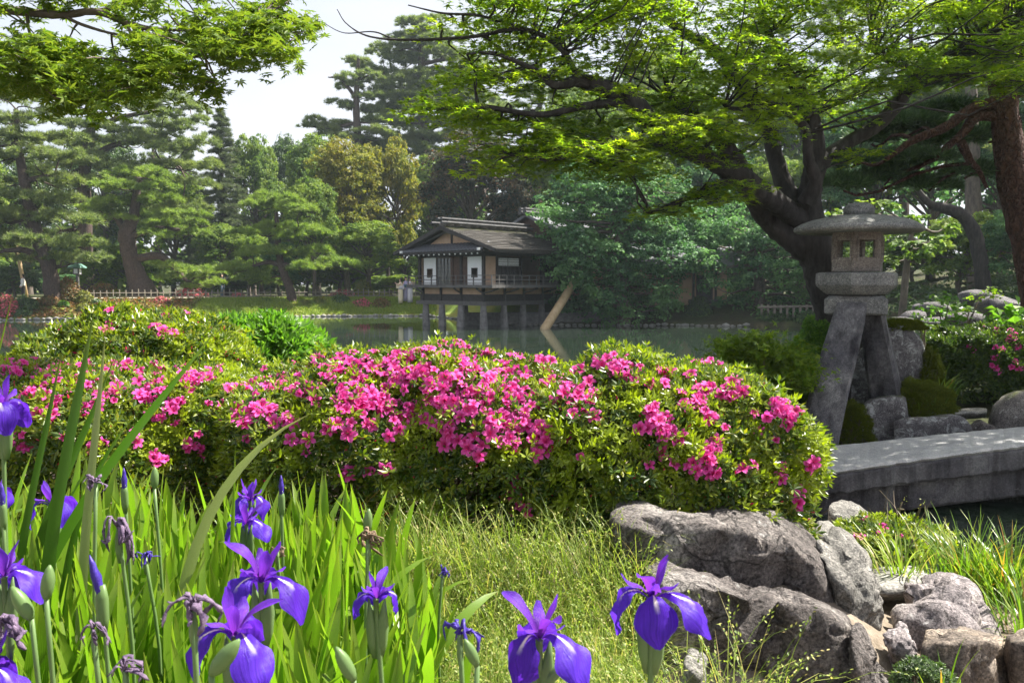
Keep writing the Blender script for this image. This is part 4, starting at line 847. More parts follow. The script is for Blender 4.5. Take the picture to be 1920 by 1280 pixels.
# side wall: tan panel, twin lattice window over boarded wainscot, dark open bay
tp('wall_panel', bx((.56, .03, ZF + .72), (.86, .05, 1.42)), 'plaster_tan'); tp('wall_panel', bx((2.5, .035, ZF + 1.52), (5, .05, .2)), 'wood_brown')
for x0, x1 in ((1.18, 2.02), (2.1, 2.98)):
    lw = tp('transom_window', bx(((x0 + x1) / 2, .04, ZF + 1.17), (x1 - x0, .03, .38)), 'paper')
    for z in (1.05, 1.17, 1.29): part('muntin', bx(((x0 + x1) / 2, .02, ZF + z), (x1 - x0, .02, .018)), M['wood_grey'], lw, False, None, True)
for x in np.linspace(1.22, 2.96, 8): tp('plank', bx((x, .03, ZF + .48), (.225, .05, .93)), 'wood_black')
tp('sill', bx((2.08, -.02, ZF + .965), (1.95, .1, .05)), 'wood_grey')
tp('back_wall', bx((4.0, 1.3, ZF + .75), (2.2, .06, 1.5)), 'wood_black'); tp('back_wall', bx((3.7, W - .05, (ZF + ZW) / 2), (7.2, .06, ZW - ZF - .01)), 'plaster_tan'); tp('wall_panel', bx((6.1, .03, ZF + .75), (2.1, .05, 1.48)), 'wood_black')
tp('floor_board', bx((3.6, W / 2, ZF + .01), (7.1, W - .2, .03)), 'wood_brown'); tp('ceiling_board', bx((3.6, W / 2, ZW + .015), (7.2, W - .1, .03)), 'wood_black')
# gable triangle
ZR = 5.0
mb = MB(); yl, yr_ = -.02, W + .02; hz = ZW + .02
mb.add([[.0, yl, hz], [.0, yr_, hz], [.0, W / 2, ZR - .12], [.06, yl, hz], [.06, yr_, hz], [.06, W / 2, ZR - .12]], [np.array([[0, 2, 1], [3, 4, 5]]), np.array([[0, 1, 4, 3], [1, 2, 5, 4], [2, 0, 3, 5]])]); tp('gable_wall', mb, 'plaster_tan')
tp('gable_post', bx((-.03, W / 2 - .12, 4.42), (.06, .1, .72)), 'wood_black')
# main roof, two slopes of bark shingle
ex, ev = .75, 1.12; slope = (ZR - 3.78) / (W / 2 + ev); th_ = .16
def roof_slope(sgn):
    mb = MB(); rows = 13; nx = 15
    for i in range(rows):                                  # courses of bark lapped one on the other
        f0, f1 = i / rows, (i + 1) / rows; y0 = W / 2 + sgn * (W / 2 + ev) * f0; y1 = W / 2 + sgn * (W / 2 + ev) * (f1 + .012); z0 = ZR - (ZR - 3.78) * f0; z1 = ZR - (ZR - 3.78) * f1
        V = []
        for x in np.linspace(-ex, Lh, nx): j = random.uniform(-.012, .012); V.append([[x, y0, z0 + .0], [x, y1, z1 + .05 + j], [x, y1, z1 - .02 + j * .3]])
        V = np.array(V).reshape(-1, 3); k = np.arange(nx - 1) * 3
        mb.add(V, np.concatenate([np.stack([k, k + 1, k + 4, k + 3], 1), np.stack([k + 1, k + 2, k + 5, k + 4], 1)]))
    box_ = MB(); 
    y1 = W / 2 + sgn * (W / 2 + ev); mb.add([[-ex, W / 2, ZR - .02], [-ex, y1, 3.76], [Lh, y1, 3.76], [Lh, W / 2, ZR - .02], [-ex, W / 2, ZR - .2], [-ex, y1, 3.62], [Lh, y1, 3.62], [Lh, W / 2, ZR - .2]], np.array([[0, 1, 5, 4], [1, 2, 6, 5], [2, 3, 7, 6], [4, 5, 6, 7]]))
    return mb
RM = mat('mossy_bark_roof'); m, t, o = RM; tc = nd(t, 'ShaderNodeTexCoord').outputs['Object']
a1 = noise_tex(t, tc, 3, 7, .65, .3); a2 = noise_tex(t, tc, 22, 5, .7)
cc = ramp(t, [(.3, (.03, .028, .026)), (.7, (.078, .07, .062))], a2); sx = nd(t, 'ShaderNodeSeparateXYZ'); t.links.new(tc, sx.inputs[0])
zz = nd(t, 'ShaderNodeMapRange', i_1=4.2, i_2=5.2); t.links.new(sx.outputs[2], zz.inputs[0]); zz2 = nd(t, 'ShaderNodeMath', operation='MULTIPLY'); t.links.new(zz.outputs[0], zz2.inputs[0]); t.links.new(a1, zz2.inputs[1])
cc = mixc(t, ramp(t, [(.28, (0, 0, 0)), (.5, (1, 1, 1))], zz2.outputs[0]), cc, (.09, .10, .02))
bs = nd(t, 'ShaderNodeBsdfPrincipled', i_Roughness=.9); t.links.new(cc, bs.inputs['Base Color']); t.links.new(bump(t, a2, .8, .03), bs.inputs['Normal']); t.links.new(bs.outputs[0], o.inputs[0]); M['mossy_roof'] = m
for s in (-1, 1): tp('roof_slope', roof_slope(s), 'mossy_roof')
for s in (-1, 1):                                          # barge boards on the gable edge
    mb = MB(); y1 = W / 2 + s * (W / 2 + ev + .05); dn = .16
    mb.add([[-ex - .04, W / 2, ZR + .03], [-ex - .04, y1, 3.78 + .02], [-ex - .04, y1, 3.78 - dn], [-ex - .04, W / 2, ZR - dn], [-ex + .03, W / 2, ZR + .03], [-ex + .03, y1, 3.8], [-ex + .03, y1, 3.78 - dn], [-ex + .03, W / 2, ZR - dn]], np.array([[0, 1, 2, 3], [7, 6, 5, 4], [0, 4, 5, 1], [2, 6, 7, 3]])); tp('barge_board', mb, 'wood_black')
    mb = MB(); mb.add([[-.35, W / 2, ZR - .2], [-.35, y1 - s * .55, 3.92], [-.35, y1 - s * .55, 3.82], [-.35, W / 2, ZR - .32], [-.28, W / 2, ZR - .2], [-.28, y1 - s * .55, 3.92], [-.28, y1 - s * .55, 3.82], [-.28, W / 2, ZR - .32]], np.array([[0, 1, 2, 3], [7, 6, 5, 4], [0, 4, 5, 1], [2, 6, 7, 3]])); tp('inner_barge_board', mb, 'wood_grey')
tp('eave_beam', bx((Lh / 2 - ex / 2, -.82, 3.7), (Lh + ex - .1, .09, .09)), 'wood_brown')
rme = bx((0, 0, 0), (.055, .35, .055)).mesh('rafter', (M['wood_grey'],)); cap_me = bx((0, 0, 0), (.065, .03, .065)).mesh('rafter_end', (M['white_paint'],))
for x in np.linspace(-.5, 5.4, 19): r = link('rafter', rme, th, (x, -.70, 3.79)); r.rotation_euler = (slope, 0, 0); link('rafter_end', cap_me, r, (0, -.19, 0))
# tiled pent roof under the gable
pr = tp('pent_roof', MB().add([[.0, -.35, 4.12], [.0, W + .35, 4.12], [-.95, W + .55, 3.72], [-.95, -.55, 3.72], [.0, -.35, 4.04], [.0, W + .35, 4.04], [-.95, W + .55, 3.64], [-.95, -.55, 3.64]], np.array([[0, 1, 2, 3], [7, 6, 5, 4], [3, 2, 6, 7], [0, 3, 7, 4], [1, 5, 6, 2]])), 'wood_black')
tm = MB(); a = np.linspace(0, np.pi, 5); rr = [np.stack([0 * a + x, .075 * np.cos(a), .045 * np.sin(a) + .01], 1) for x in (-.13, .13)]
V = np.concatenate(rr); q = np.arange(4); tm.add(V, np.stack([q, q + 1, q + 6, q + 5], 1)); tm.add(np.vstack([rr[0], [[-.13, 0, .0]]]), np.stack([q + 1, q, np.full(4, 5)], 1)); tme = tm.mesh('roof_tile', (M['roof_tile'],))
for i in range(4):
    for j in range(24):
        f = (i + .5) / 4; o = link('roof_tile', tme, pr, (-.95 * f, -.35 - .2 * f + (W + .7 + .4 * f) * (j + .5) / 24, 4.125 - .4 * f + .012)); o.rotation_euler = (0, -math.atan2(.4, .95) + .06, 0)
for y in np.linspace(-.3, W + .3, 15): r = link('rafter', rme, th, (-.72, y, 3.66)); r.rotation_euler = (math.atan2(.4, .95), 0, -math.pi / 2); link('rafter_end', cap_me, r, (0, -.19, 0))
for y in (-.42, W + .42): tp('bracket_end', bx((-.98, y, 3.78), (.12, .12, .12)), 'white_paint')
# ridge: moss bundles, poles along it
for x in np.linspace(-.35, Lh - 1.0, 10):
    mb = MB(); v, f = ico(2); mb.add(v * [.30, .36, .16] * (1 + .12 * fbm(v, 2, 2, x)[:, None]) + [x, W / 2, ZR + .09], f); tp('ridge_bundle', mb, 'mossy_stone', th, True)
for y, z, x0 in ((W / 2 - .32, ZR + .16, -1.1), (W / 2 + .32, ZR + .16, -1.1), (W / 2 - .12, ZR + .36, -.85), (W / 2 + .12, ZR + .36, -.85)):
    mb = MB(); tube(mb, [[x0, y, z], [Lh - .4, y, z - .03]], .07, 7); tp('ridge_pole', mb, 'ridge_bamboo')
tp('ridge_core', bx((Lh / 2 - .5, W / 2, ZR + .2), (Lh - .2, .34, .34)), 'wood_black')
# hind wing with a higher tiled roof
for s in (-1, 1):
    mb = MB(); y0 = W / 2; y1 = W / 2 + s * 3.2; mb.add([[Lh - .6, y0, 5.95], [Lh - .6, y1, 4.4], [Lh + 5, y1, 4.4], [Lh + 5, y0, 5.95], [Lh - .6, y0, 5.8], [Lh - .6, y1, 4.25], [Lh + 5, y1, 4.25], [Lh + 5, y0, 5.8]], np.array([[0, 1, 2, 3], [7, 6, 5, 4], [0, 4, 5, 1], [1, 5, 6, 2], [2, 6, 7, 3]])); tp('wing_roof_slope', mb, 'roof_tile')
mb = MB(); mb.add([[Lh - .1, -.6, 4.55], [Lh - .1, W + .6, 4.55], [Lh - .1, W / 2, 5.8]], [[0, 1, 2]]); tp('wing_gable', mb, 'wood_brown')
for z, r in ((6.02, .13), (6.2, .09)):
    for s in (-.14, .14): mb = MB(); tube(mb, [[Lh - .9, W / 2 + s, z], [Lh + 5, W / 2 + s, z]], r, 7); tp('ridge_pole', mb, 'ridge_bamboo')
tp('wing_wall', bx((Lh + 2.4, W / 2, 2.9), (4.6, W + 1, 3.2)), 'plaster_tan')
# dark stone footing behind the piers
wl = at(905, 600, 41.3)
fw = MB(); box(fw, (wl[0] + 3.2, wl[1] + .55, .15), (8.5, .5, 1.0)); solo('stone_footing', fw, M['pier_stone'], (wl[0] + 3.2, wl[1] + .55, 0), 'dark stone retaining wall behind the tea house piers', 'wall')
# small house half hidden by the big water tree
hb = on_ground(1275, 44.5); hs = thing('hidden_house', hb, 'small tan walled house half hidden behind the big water tree', 'house')
for nm, c, s, m_ in (('wall', (0, 0, 1.0), (4.4, 2.6, 2.2), 'plaster_tan'), ('doorway_shade_panel', (1.0, -1.31, .75), (.9, .06, 1.5), 'wood_black'), ('wall_post', (.4, -1.33, 1.0), (.12, .08, 2.0), 'wood_black'), ('wall_post', (1.6, -1.33, 1.0), (.12, .08, 2.0), 'wood_black'), ('step', (.9, -1.75, .1), (1.6, .5, .2), 'wood_grey')):  # the doorway is a solid dark panel, its inner shade put into colour
    part(nm, box(MB(), c, s), M[m_], hs, False, None, True)
mb = MB(); mb.add([[-2.9, -2.1, 2.0], [2.9, -2.1, 2.0], [2.9, 0, 3.1], [-2.9, 0, 3.1], [-2.9, 2.1, 2.0], [2.9, 2.1, 2.0], [-2.9, -2.1, 1.88], [2.9, -2.1, 1.88], [2.9, 0, 2.98], [-2.9, 0, 2.98], [-2.9, 2.1, 1.88], [2.9, 2.1, 1.88]], np.array([[0, 1, 2, 3], [3, 2, 5, 4], [0, 6, 7, 1], [4, 5, 11, 10], [7, 6, 9, 8], [8, 9, 10, 11], [0, 3, 9, 6], [3, 4, 10, 9], [1, 7, 8, 2], [2, 8, 11, 5]])); part('roof', mb, M['roof_tile'], hs, False, None, True)
# prop pole of the water tree
a, b = at(1021, 617, 38.2), at(1090, 508, 41.2); mb = MB(); tube(mb, [a - [.05, 0, .6], a, b, b + (b - a) * .6], [.235, .23, .2, .18], 10); solo('prop_pole', mb, M['pole'], a - [0, 0, a[2]], 'pale slanting log propping the water tree from the pond', 'pole', None, True)
a, b = at(1188, 372, 41), at(1196, 345, 41); 

# ---------------------------------------------------------------- people
def person(label, base, rz, h, robe, obi=None, hair='hair', arm=0.0, kimono=True, trousers='cloth_black', hold=None):
    r = thing('person', base, label, 'person', None, rz)
    s = h / 1.6; bm = bmesh.new(); sk = []
    pts = [((0, 0, .86), .125), ((0, 0, 1.02), .105), ((0, 0, 1.2), .13), ((0, 0, 1.31), .085), ((0, -.01, 1.38), .05), ((0, -.02, 1.45), .085), ((0, -.02, 1.55), .075)]
    ed = [(i, i + 1) for i in range(6)]
    for sd in (-1, 1):
        n0 = len(pts); pts += [((sd * .16, 0, 1.27), .06)]
        if arm and sd == 1 or arm > 1: pts += [((sd * .20, -.17, 1.17), .047), ((sd * .09, -.32, 1.33), .037), ((sd * .06, -.36, 1.38), .035)]
        else: pts += [((sd * .22, -.02, 1.03), .047), ((sd * .15, -.13, .86), .036), ((sd * .11, -.18, .80), .034)]
        ed += [(2, n0), (n0, n0 + 1), (n0 + 1, n0 + 2), (n0 + 2, n0 + 3)]
        l0 = len(pts); pts += [((sd * .09, 0, .80), .10), ((sd * .09, -.01, .45), .07), ((sd * .08, .01, .08), .045), ((sd * .08, -.1, .03), .04)]; ed += [(0, l0), (l0, l0 + 1), (l0 + 1, l0 + 2), (l0 + 2, l0 + 3)]
    vs = [bm.verts.new([c * s for c in p]) for p, _ in pts]
    for a_, b_ in ed: bm.edges.new((vs[a_], vs[b_]))
    me = bpy.data.meshes.new('body'); bm.to_mesh(me); bm.free(); me.materials.append(M['skin'])
    o = link('body', me, r); md = o.modifiers.new('skin', 'SKIN')
    for i, (p, rad) in enumerate(pts): me.skin_vertices[0].data[i].radius = (rad * s, rad * s * .85)
    me.skin_vertices[0].data[0].use_root = True; o.modifiers.new('sub', 'SUBSURF').levels = 1; o.modifiers['sub'].render_levels = 2
    hb_ = MB(); v, f = ico(2); hv = v * [.098, .108, .115]; hv = hv[:] ; hv[:, 1] = np.where((hv[:, 1] < -.03) & (v[:, 2] < .55), -.03, hv[:, 1]); hb_.add((hv + [0, .012, 1.535]) * s, f)
    if hair == 'hair': hb_.add((v * .055 + [0, .08, 1.62]) * s, f)
    else: loft(hb_, [ering(np.array((0, .07, 1.5)) * s, .09 * s, .05 * s, 8), ering(np.array((0, .1, 1.15)) * s, .08 * s, .03 * s, 8)])
    part('hair', hb_, M['hair'], r, True, None, True)
    if kimono:
        mb = MB(); loft(mb, [ering(np.array((0, 0, z)) * s, a_ * s, b_ * s, 14) for z, a_, b_ in ((.05, .19, .15), (.3, .185, .15), (.6, .185, .155), (.85, .18, .155), (1.0, .165, .14), (1.2, .185, .15), (1.3, .16, .12), (1.37, .075, .075))]); part('kimono', mb, M[robe], r, True, None, True)
        for sd in (-1, 1):
            mb = MB(); up = (arm and sd == 1) or arm > 1; e = np.array([sd * .17, -.22, 1.24]) if up else np.array([sd * .25, -.06, .98])
            sh = np.array([sd * .15, 0, 1.26]); mid = (sh + e) / 2; dn = np.array([0, .0, -.26])
            mb.add(np.array([sh + [0, .05, .04], e + [0, .05, .05], e + dn + [0, .05, 0], mid + dn * .8 + [0, .05, 0], sh + [0, .05, -.14], sh + [0, -.06, .04], e + [0, -.06, .05], e + dn + [0, -.06, 0], mid + dn * .8 + [0, -.06, 0], sh + [0, -.06, -.14]]) * s, [np.array([[0, 5, 6, 1], [1, 6, 7, 2], [2, 7, 8, 3], [3, 8, 9, 4], [0, 1, 2, 3], [8, 7, 6, 5]]), np.array([[0, 3, 4], [8, 5, 9]])]); part('sleeve', mb, M[robe], r, False, None, True)
        mb = MB(); loft(mb, [ering(np.array((0, 0, z)) * s, .178 * s, .153 * s, 14) for z in (.93, 1.13)]); part('sash', mb, M[obi], r, True, None, True); part('sash_bow', box(MB(), np.array((0, .18, 1.04)) * s, np.array((.22, .09, .24)) * s), M[obi], r, False, None, True)
    else:
        mb = MB(); loft(mb, [ering(np.array((0, 0, z)) * s, a_ * s, b_ * s, 12) for z, a_, b_ in ((.84, .165, .125), (1.0, .15, .115), (1.2, .185, .13), (1.31, .13, .095), (1.37, .065, .065))])
        part('jacket', mb, M[robe], r, True, None, True)
        for sd in (-1, 1):
            mb = MB(); P = [[sd * .15, 0, 1.27], [sd * .205, -.16, 1.17], [sd * .10, -.31, 1.32]] if arm else [[sd * .15, 0, 1.27], [sd * .22, -.02, 1.03], [sd * .155, -.125, .87]]
            tube(mb, smooth_path(np.array(P) * s, 7), np.linspace(.068, .05, 7) * s, 8); part('sleeve', mb, M[robe], r, True, None, True)
            mb = MB(); tube(mb, smooth_path(np.array([[sd * .085, 0, .9], [sd * .09, -.01, .45], [sd * .08, .01, .07]]) * s, 7), np.linspace(.105, .065, 7) * s, 8); part('trouser_leg', mb, M[trousers], r, True, None, True)
            part('shoe', box(MB(), np.array((sd * .08, -.05, .035)) * s, np.array((.09, .25, .08)) * s), M['cloth_black'], r, False, None, True)
    return r
pg = on_ground(752, 55.0); k1 = person('woman with hair up in a pale cream kimono facing the tea house', pg, -1.4, 1.72, 'cloth_cream', 'cloth_pale', arm=1)
pg = on_ground(762, 55.4); person('woman in a lavender kimono with dark sash between the other two', pg, .6, 1.68, 'cloth_lavender', 'cloth_teal')
pg = on_ground(769.5, 55.2); person('woman in a pale grey kimono raising her hands to her face', pg, .9, 1.72, 'cloth_pale', 'cloth_lavender', arm=2)
pg = on_ground(419, 58.6); pt = person('person in dark jacket and jeans taking a picture by the path', pg, 1.2, 1.72, 'cloth_navy', None, 'hair', 2, False, 'cloth_jeans')
pg = on_ground(48, 50.8); person('woman with long black hair in a white top behind the clipped bush', pg, -.9, 1.62, 'cloth_white', None, 'long', 0, False, 'cloth_black')
cmr = MB(); q = np.array(pt.location); box(cmr, q + rz3(1.2) @ np.array([0, -.40, 1.48]), (.14, .14, .10), rz3(1.2)); solo('hand_camera', cmr, M['cloth_black'], q + rz3(1.2) @ np.array([0, -.40, 1.43]), 'small black camera held up by the photographing person', 'camera')

# ---------------------------------------------------------------- garden lamps on the left bank
lg = on_ground(150, 50.8); lp = thing('garden_lamp', lg, 'tall post lamp with green copper roof on the left bank', 'lamp'); k = 50.8 / F_PX
zt = at(150, 490, 50.8)[2] - lg[2]; zs = at(150, 515, 50.8)[2] - lg[2]
mb = MB(); tube(mb, [[0, 0, -.1], [0, 0, zs]], .1, 8); part('post', mb, M['wood_grey'], lp, False, None, True)
part('lamp_box', box(MB(), (0, 0, zs + .22), (.36, .36, .44)), M['wood_black'], lp, False, None, True)
for a in range(4): part('lamp_pane', box(MB(), np.array((0, 0, zs + .22)) + rz3(a * math.pi / 2) @ np.array([0, -.183, 0]), (.24, .02, .30), rz3(a * math.pi / 2)), M['paper'], lp, False, None, True)
mb = MB(); loft(mb, [ering((0, 0, zs + .42), .58, .58, 4, math.pi / 4), ering((0, 0, zs + .5), .56, .56, 4, math.pi / 4), ering((0, 0, zs + .78), .1, .1, 4, math.pi / 4)]); part('lamp_roof', mb, M['patina'], lp, False, None, True)
lg = on_ground(103, 51.5); lp = thing('signpost', lg, 'pale signpost with pitched top beside the dark pine trunk', 'signpost'); zt = at(103, 512, 51.5)[2] - lg[2]
mb = MB(); tube(mb, [[0, 0, -.1], [0, 0, zt - .2]], .05, 6); part('post', mb, M['fence_wood'], lp, False, None, True); part('board', box(MB(), (0, 0, zt - .25), (.42, .05, .46)), M['fence_wood'], lp, False, None, True)
mb = MB(); loft(mb, [ering((0, 0, zt - .02), .4, .14, 4, 0), ering((0, 0, zt + .16), .05, .1, 4, 0)]); part('board_roof', mb, M['wood_grey'], lp, False, None, True)
a, b = at(50, 532, 51.5), at(36, 490, 51.5); a[2] = gz(a[0], a[1]); mb = MB(); tube(mb, [a, b, b + (b - a) * .4], .12, 7); solo('support_pole', mb, M['pole'], a, 'short leaning support pole under the far left pine', 'pole', None, True)

# ---------------------------------------------------------------- stone lantern with two legs
LD = 9.2; kL = LD / F_PX
lt_c = at(1608, 475, LD); lb = np.array([lt_c[0], lt_c[1], 0.0])
lan = thing('stone_lantern', lb, 'tall grey stone lantern with two splayed legs and umbrella roof', 'stone lantern')
zp = lambda py: at(1608, py, LD)[2]
cx = lb[0]
def hexr(z, r, rot=0.0, k=6): return ering((lb[0], lb[1], z), r, r, k, rot)
def rock_part(name, mb, m_, smooth=False): return part(name, mb, M[m_], lan, smooth)
A0 = math.radians(0)           # hexagon with one flat face to the viewer: vertices at 0, 60, ... degrees
mb = MB(); loft(mb, [hexr(z, r, 0, 20) for z, r in ((zp(404), .155), (zp(401), .165), (zp(394), .168), (zp(387), .155), (zp(382), .11), (zp(380), .05))]); rock_part('finial', mb, 'granite', True)
rf = MB(); rings = []                                       # umbrella roof: soft six sided dome
for py, r, hx in ((437, .28, .3), (437.5, .55, .5), (436, .70, .6), (432, .722, .6), (427, .712, .6), (420, .64, .6), (413, .52, .6), (408, .38, .5), (404, .22, .3), (403, .05, 0)):
    a = np.linspace(0, 2 * np.pi, 48, endpoint=False); hexf = 1 - hx * .09 * (1 - np.cos(6 * a)) * .5
    rings.append(np.stack([lb[0] + r * hexf * np.cos(a), lb[1] + r * hexf * np.sin(a), np.full(48, zp(py))], 1))
loft(rf, rings); rock_part('roof', rf, 'granite', True)
R6 = .292
zb, zt = zp(509), zp(437)
for i in range(6):                                          # fire box: six slabs, each with a framed square window
    a0, a1 = math.pi / 3 * i, math.pi / 3 * (i + 1); P0 = np.array([math.cos(a0), math.sin(a0)]) * R6; P1 = np.array([math.cos(a1), math.sin(a1)]) * R6
    n = nrm((P0 + P1) / 2); mb = MB(); fr = MB(); u = nrm(P1 - P0); Ls = np.linalg.norm(P1 - P0)
    def slab(m_, s0, s1, z0, z1, d0, d1):
        q = []
        for d in (d0, d1):
            for s_, z in ((s0, z0), (s1, z0), (s1, z1), (s0, z1)): p = P0 + u * s_ * Ls + n * d; q.append([lb[0] + p[0], lb[1] + p[1], z])
        m_.add(q, np.array([[0, 1, 2, 3], [7, 6, 5, 4], [0, 4, 5, 1], [1, 5, 6, 2], [2, 6, 7, 3], [3, 7, 4, 0]]))
    H_ = zt - zb; w0, w1, h0, h1 = .2, .8, zb + .36 * H_, zb + .80 * H_
    slab(mb, 0, w0, zb, zt, -.055, 0); slab(mb, w1, 1, zb, zt, -.055, 0); slab(mb, w0, w1, zb, h0, -.055, -.001); slab(mb, w0, w1, h1, zt, -.055, -.001)
    pnl = rock_part('firebox_panel', mb, 'granite_warm')
    slab(fr, .13, .87, h0 - .045, h0 - .02, -.003, .012); slab(fr, .13, .87, h1 + .02, h1 + .045, -.003, .012); slab(fr, .10, .145, h0 - .045, h1 + .045, -.004, .013); slab(fr, .855, .90, h0 - .045, h1 + .045, -.004, .013)
    part('window_frame', fr, M['granite_warm'], pnl)
mb = MB(); loft(mb, [hexr(z, r) for z, r in ((zp(552) + .0, .33), (zp(549), .37), (zp(541), .43), (zp(535), .468), (zp(533), .472), (zp(514), .472), (zp(511.5), .455), (zp(510.5), .40))]); rock_part('platform', mb, 'granite')
# base block turned to show an edge, corners cut
mb = MB(); Rb = rz3(math.radians(-24)); bx0, by0 = .33, .27; ch = .05
def cut_ring(z, sx, sy, c): 
    q = np.array([[sx, sy - c], [sx - c, sy], [-sx + c, sy], [-sx, sy - c], [-sx, -sy + c], [-sx + c, -sy], [sx - c, -sy], [sx, -sy + c]])
    return np.c_[q, np.zeros(8)] @ Rb.T + np.array([lb[0], lb[1], z])
loft(mb, [cut_ring(z, bx0 + d, by0 + d, ch) for z, d in ((zp(589), -.03), (zp(586), 0), (zp(561), .0), (zp(555), -.04), (zp(553), -.08))]); rock_part('base_block', mb, 'granite')
def leg(name, path, m_='granite_leg'):
    """path: (px,py,depth,half width m,half depth m,yaw)"""
    mb = MB(); P = smooth_path(np.array([[*at(p[0], p[1], p[2]), p[3], p[4], p[5]] for p in path]), 14); rings = []
    for q in P:
        hw, hd, c = q[3] * .93, q[4], .035; s = np.array([[hw, -hd + c], [hw, hd - c], [hw - c, hd], [-hw + c, hd], [-hw, hd - c], [-hw, -hd + c], [-hw + c, -hd], [hw - c, -hd]])
        rings.append(np.c_[s, np.zeros(8)] @ rz3(q[5]).T + q[:3])
    loft(mb, rings); rock_part(name, mb, m_)
leg('leg', [(1597, 567, 9.06, .165, .15, -.38), (1590, 600, 9.0, .185, .16, -.38), (1574, 660, 8.9, .20, .165, -.36), (1553, 740, 8.75, .21, .165, -.34), (1533, 830, 8.6, .215, .165, -.32), (1517, 925, 8.5, .215, .165, -.3)])
leg('leg', [(1634, 580, 9.3, .145, .15, -.5), (1640, 620, 9.36, .155, .155, -.5), (1651, 680, 9.45, .175, .165, -.52), (1662, 745, 9.55, .19, .17, -.55)])

# ---------------------------------------------------------------- stone slab bridge
def bridge_pt(px, py, d): return at(px, py, d)
BF = [(1500, 890, 7.35), (1600, 876, 7.4), (1720, 859, 7.45), (1850, 841, 7.5), (1960, 829, 7.55), (2150, 816, 7.65), (2350, 818, 7.75)]
BB = [(1500, 841, 8.3), (1600, 831, 8.35), (1720, 818, 8.4), (1850, 805, 8.45), (1960, 797, 8.5), (2150, 789, 8.6), (2350, 790, 8.7)]
br0 = at(1500, 893, 7.35); brd = thing('stone_bridge', (br0[0], br0[1], 0), 'arched grey stone slab bridge with dark layered side', 'bridge')
f = smooth_path([at(*p) for p in BF], 72); b_ = smooth_path([at(*p) for p in BB], 72); f = f + rng.normal(0, 1, (72, 3)) * [0, .006, .0025]; b_ = b_ + rng.normal(0, 1, (72, 3)) * [0, .006, .0025]
def slab_strip(top_f, top_b, thick, inset=0.0, rough=.0):
    mb = MB(); n = len(top_f); d = nrm(top_b - top_f); tf = top_f + d * inset; tb = top_b - d * inset; dz = np.array([0, 0, 1.0]) * np.asarray(thick).reshape(-1, 1) if np.ndim(thick) else np.array([[0, 0, thick]])
    e = .022; jit = rng.normal(0, rough, (n, 1)) * np.array([[0, 0, 1]]) if rough else 0
    rings = [tf + d * e + 0, tf - [0, 0, e], tf - dz + [0, 0, e] + jit, tf + d * e - dz, tb - d * e - dz, tb - dz + [0, 0, e], tb - [0, 0, e], tb - d * e]
    V = np.stack(rings, 1).reshape(-1, 3); k = 8; i = np.arange(n - 1)[:, None] * k; j = np.arange(k)[None]; q = (j + 1) % k
    F = [np.stack([i + j, i + k + j, i + k + q, i + q], -1).reshape(-1, 4)]
    F.append(np.array([[0, 1, 2, 3], [0, 3, 4, 7], [7, 4, 5, 6]])); o_ = (n - 1) * k; F.append(o_ + np.array([[3, 2, 1, 0], [7, 4, 3, 0], [6, 5, 4, 7]])); return mb.add(V, F)
th_deck = np.linspace(.23, .27, 72)
m, t, o = mat('bridge_slab'); tc = nd(t, 'ShaderNodeTexCoord').outputs['Object']
M['bridge_top'] = stone_mat('bridge_top', (.24, .245, .255), (.33, .335, .34), (.41, .41, .41), lich=.69, lichen=(.24, .245, .23), bumpk=.35, sc=.8, speck=.4)  # pale top of the slab: sky sheen put into the colour
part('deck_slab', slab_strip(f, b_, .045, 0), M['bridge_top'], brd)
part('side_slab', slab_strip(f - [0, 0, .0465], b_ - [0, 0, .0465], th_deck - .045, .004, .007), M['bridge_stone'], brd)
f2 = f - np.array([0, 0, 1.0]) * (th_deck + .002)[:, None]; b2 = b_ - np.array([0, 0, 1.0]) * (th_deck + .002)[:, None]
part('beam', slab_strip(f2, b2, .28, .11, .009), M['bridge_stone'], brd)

# ---------------------------------------------------------------- stones, moss and plants round the lantern
def rock(label, pts, m_, sub=4, p=12, amp=.03, freq=4, seed=0.0, rough=.006, name='rock', dents=(), cat='rock'):
    P = np.array([at(*q) for q in pts]); base = P.mean(0).copy(); base[2] = min(P[:, 2].min(), 10); mb = MB(); hull_rock(mb, P, sub, p, amp, freq, seed, rough, dents)
    return solo(name, mb, M[m_], base, label, cat, None, True)
def cyl_pts(outline, d, half): return [(x, y, d - half) for x, y in outline] + [(x, y, d + half) for x, y in outline]
rock('upright dark stone with moss cap behind the right lantern leg', cyl_pts([(1640, 605), (1700, 600), (1735, 640), (1748, 760), (1745, 800), (1590, 800), (1592, 690)], 10.2, .35), 'lichen_stone', 4, 14, .05, 3, 1.0)
rock('white flecked footing stone under the right lantern leg', cyl_pts([(1628, 742), (1700, 738), (1712, 800), (1712, 880), (1612, 880), (1612, 760)], 9.35, .32), 'lichen_stone', 4, 14, .03, 4, 2.0)
rock('long lichen covered kerb stone beside the lantern footing', cyl_pts([(1672, 783), (1800, 776), (1822, 790), (1826, 850), (1672, 870)], 9.05, .22), 'lichen_stone', 4, 16, .025, 4, 3.0)
rock('flat pale stepping stone between kerb and azalea', [(1745, 768, 9.7), (1850, 762, 9.7), (1850, 772, 9.3), (1745, 776, 9.3), (1745, 790, 9.5), (1850, 785, 9.5)], 'deck_stone', 4, 16, .01, 3, 4.0)
rock('mossy grey boulder at the right edge behind the bridge', cyl_pts([(1850, 770), (1870, 745), (1905, 726), (1990, 722), (2060, 770), (2050, 860), (1850, 840)], 9.6, .5), 'mossy_stone', 4, 10, .05, 3, 5.0)
rock('dark brown stone between kerb and mossy boulder', cyl_pts([(1812, 800), (1835, 785), (1868, 800), (1870, 840), (1812, 850)], 9.25, .25), 'boulder', 4, 10, .04, 4, 6.0)
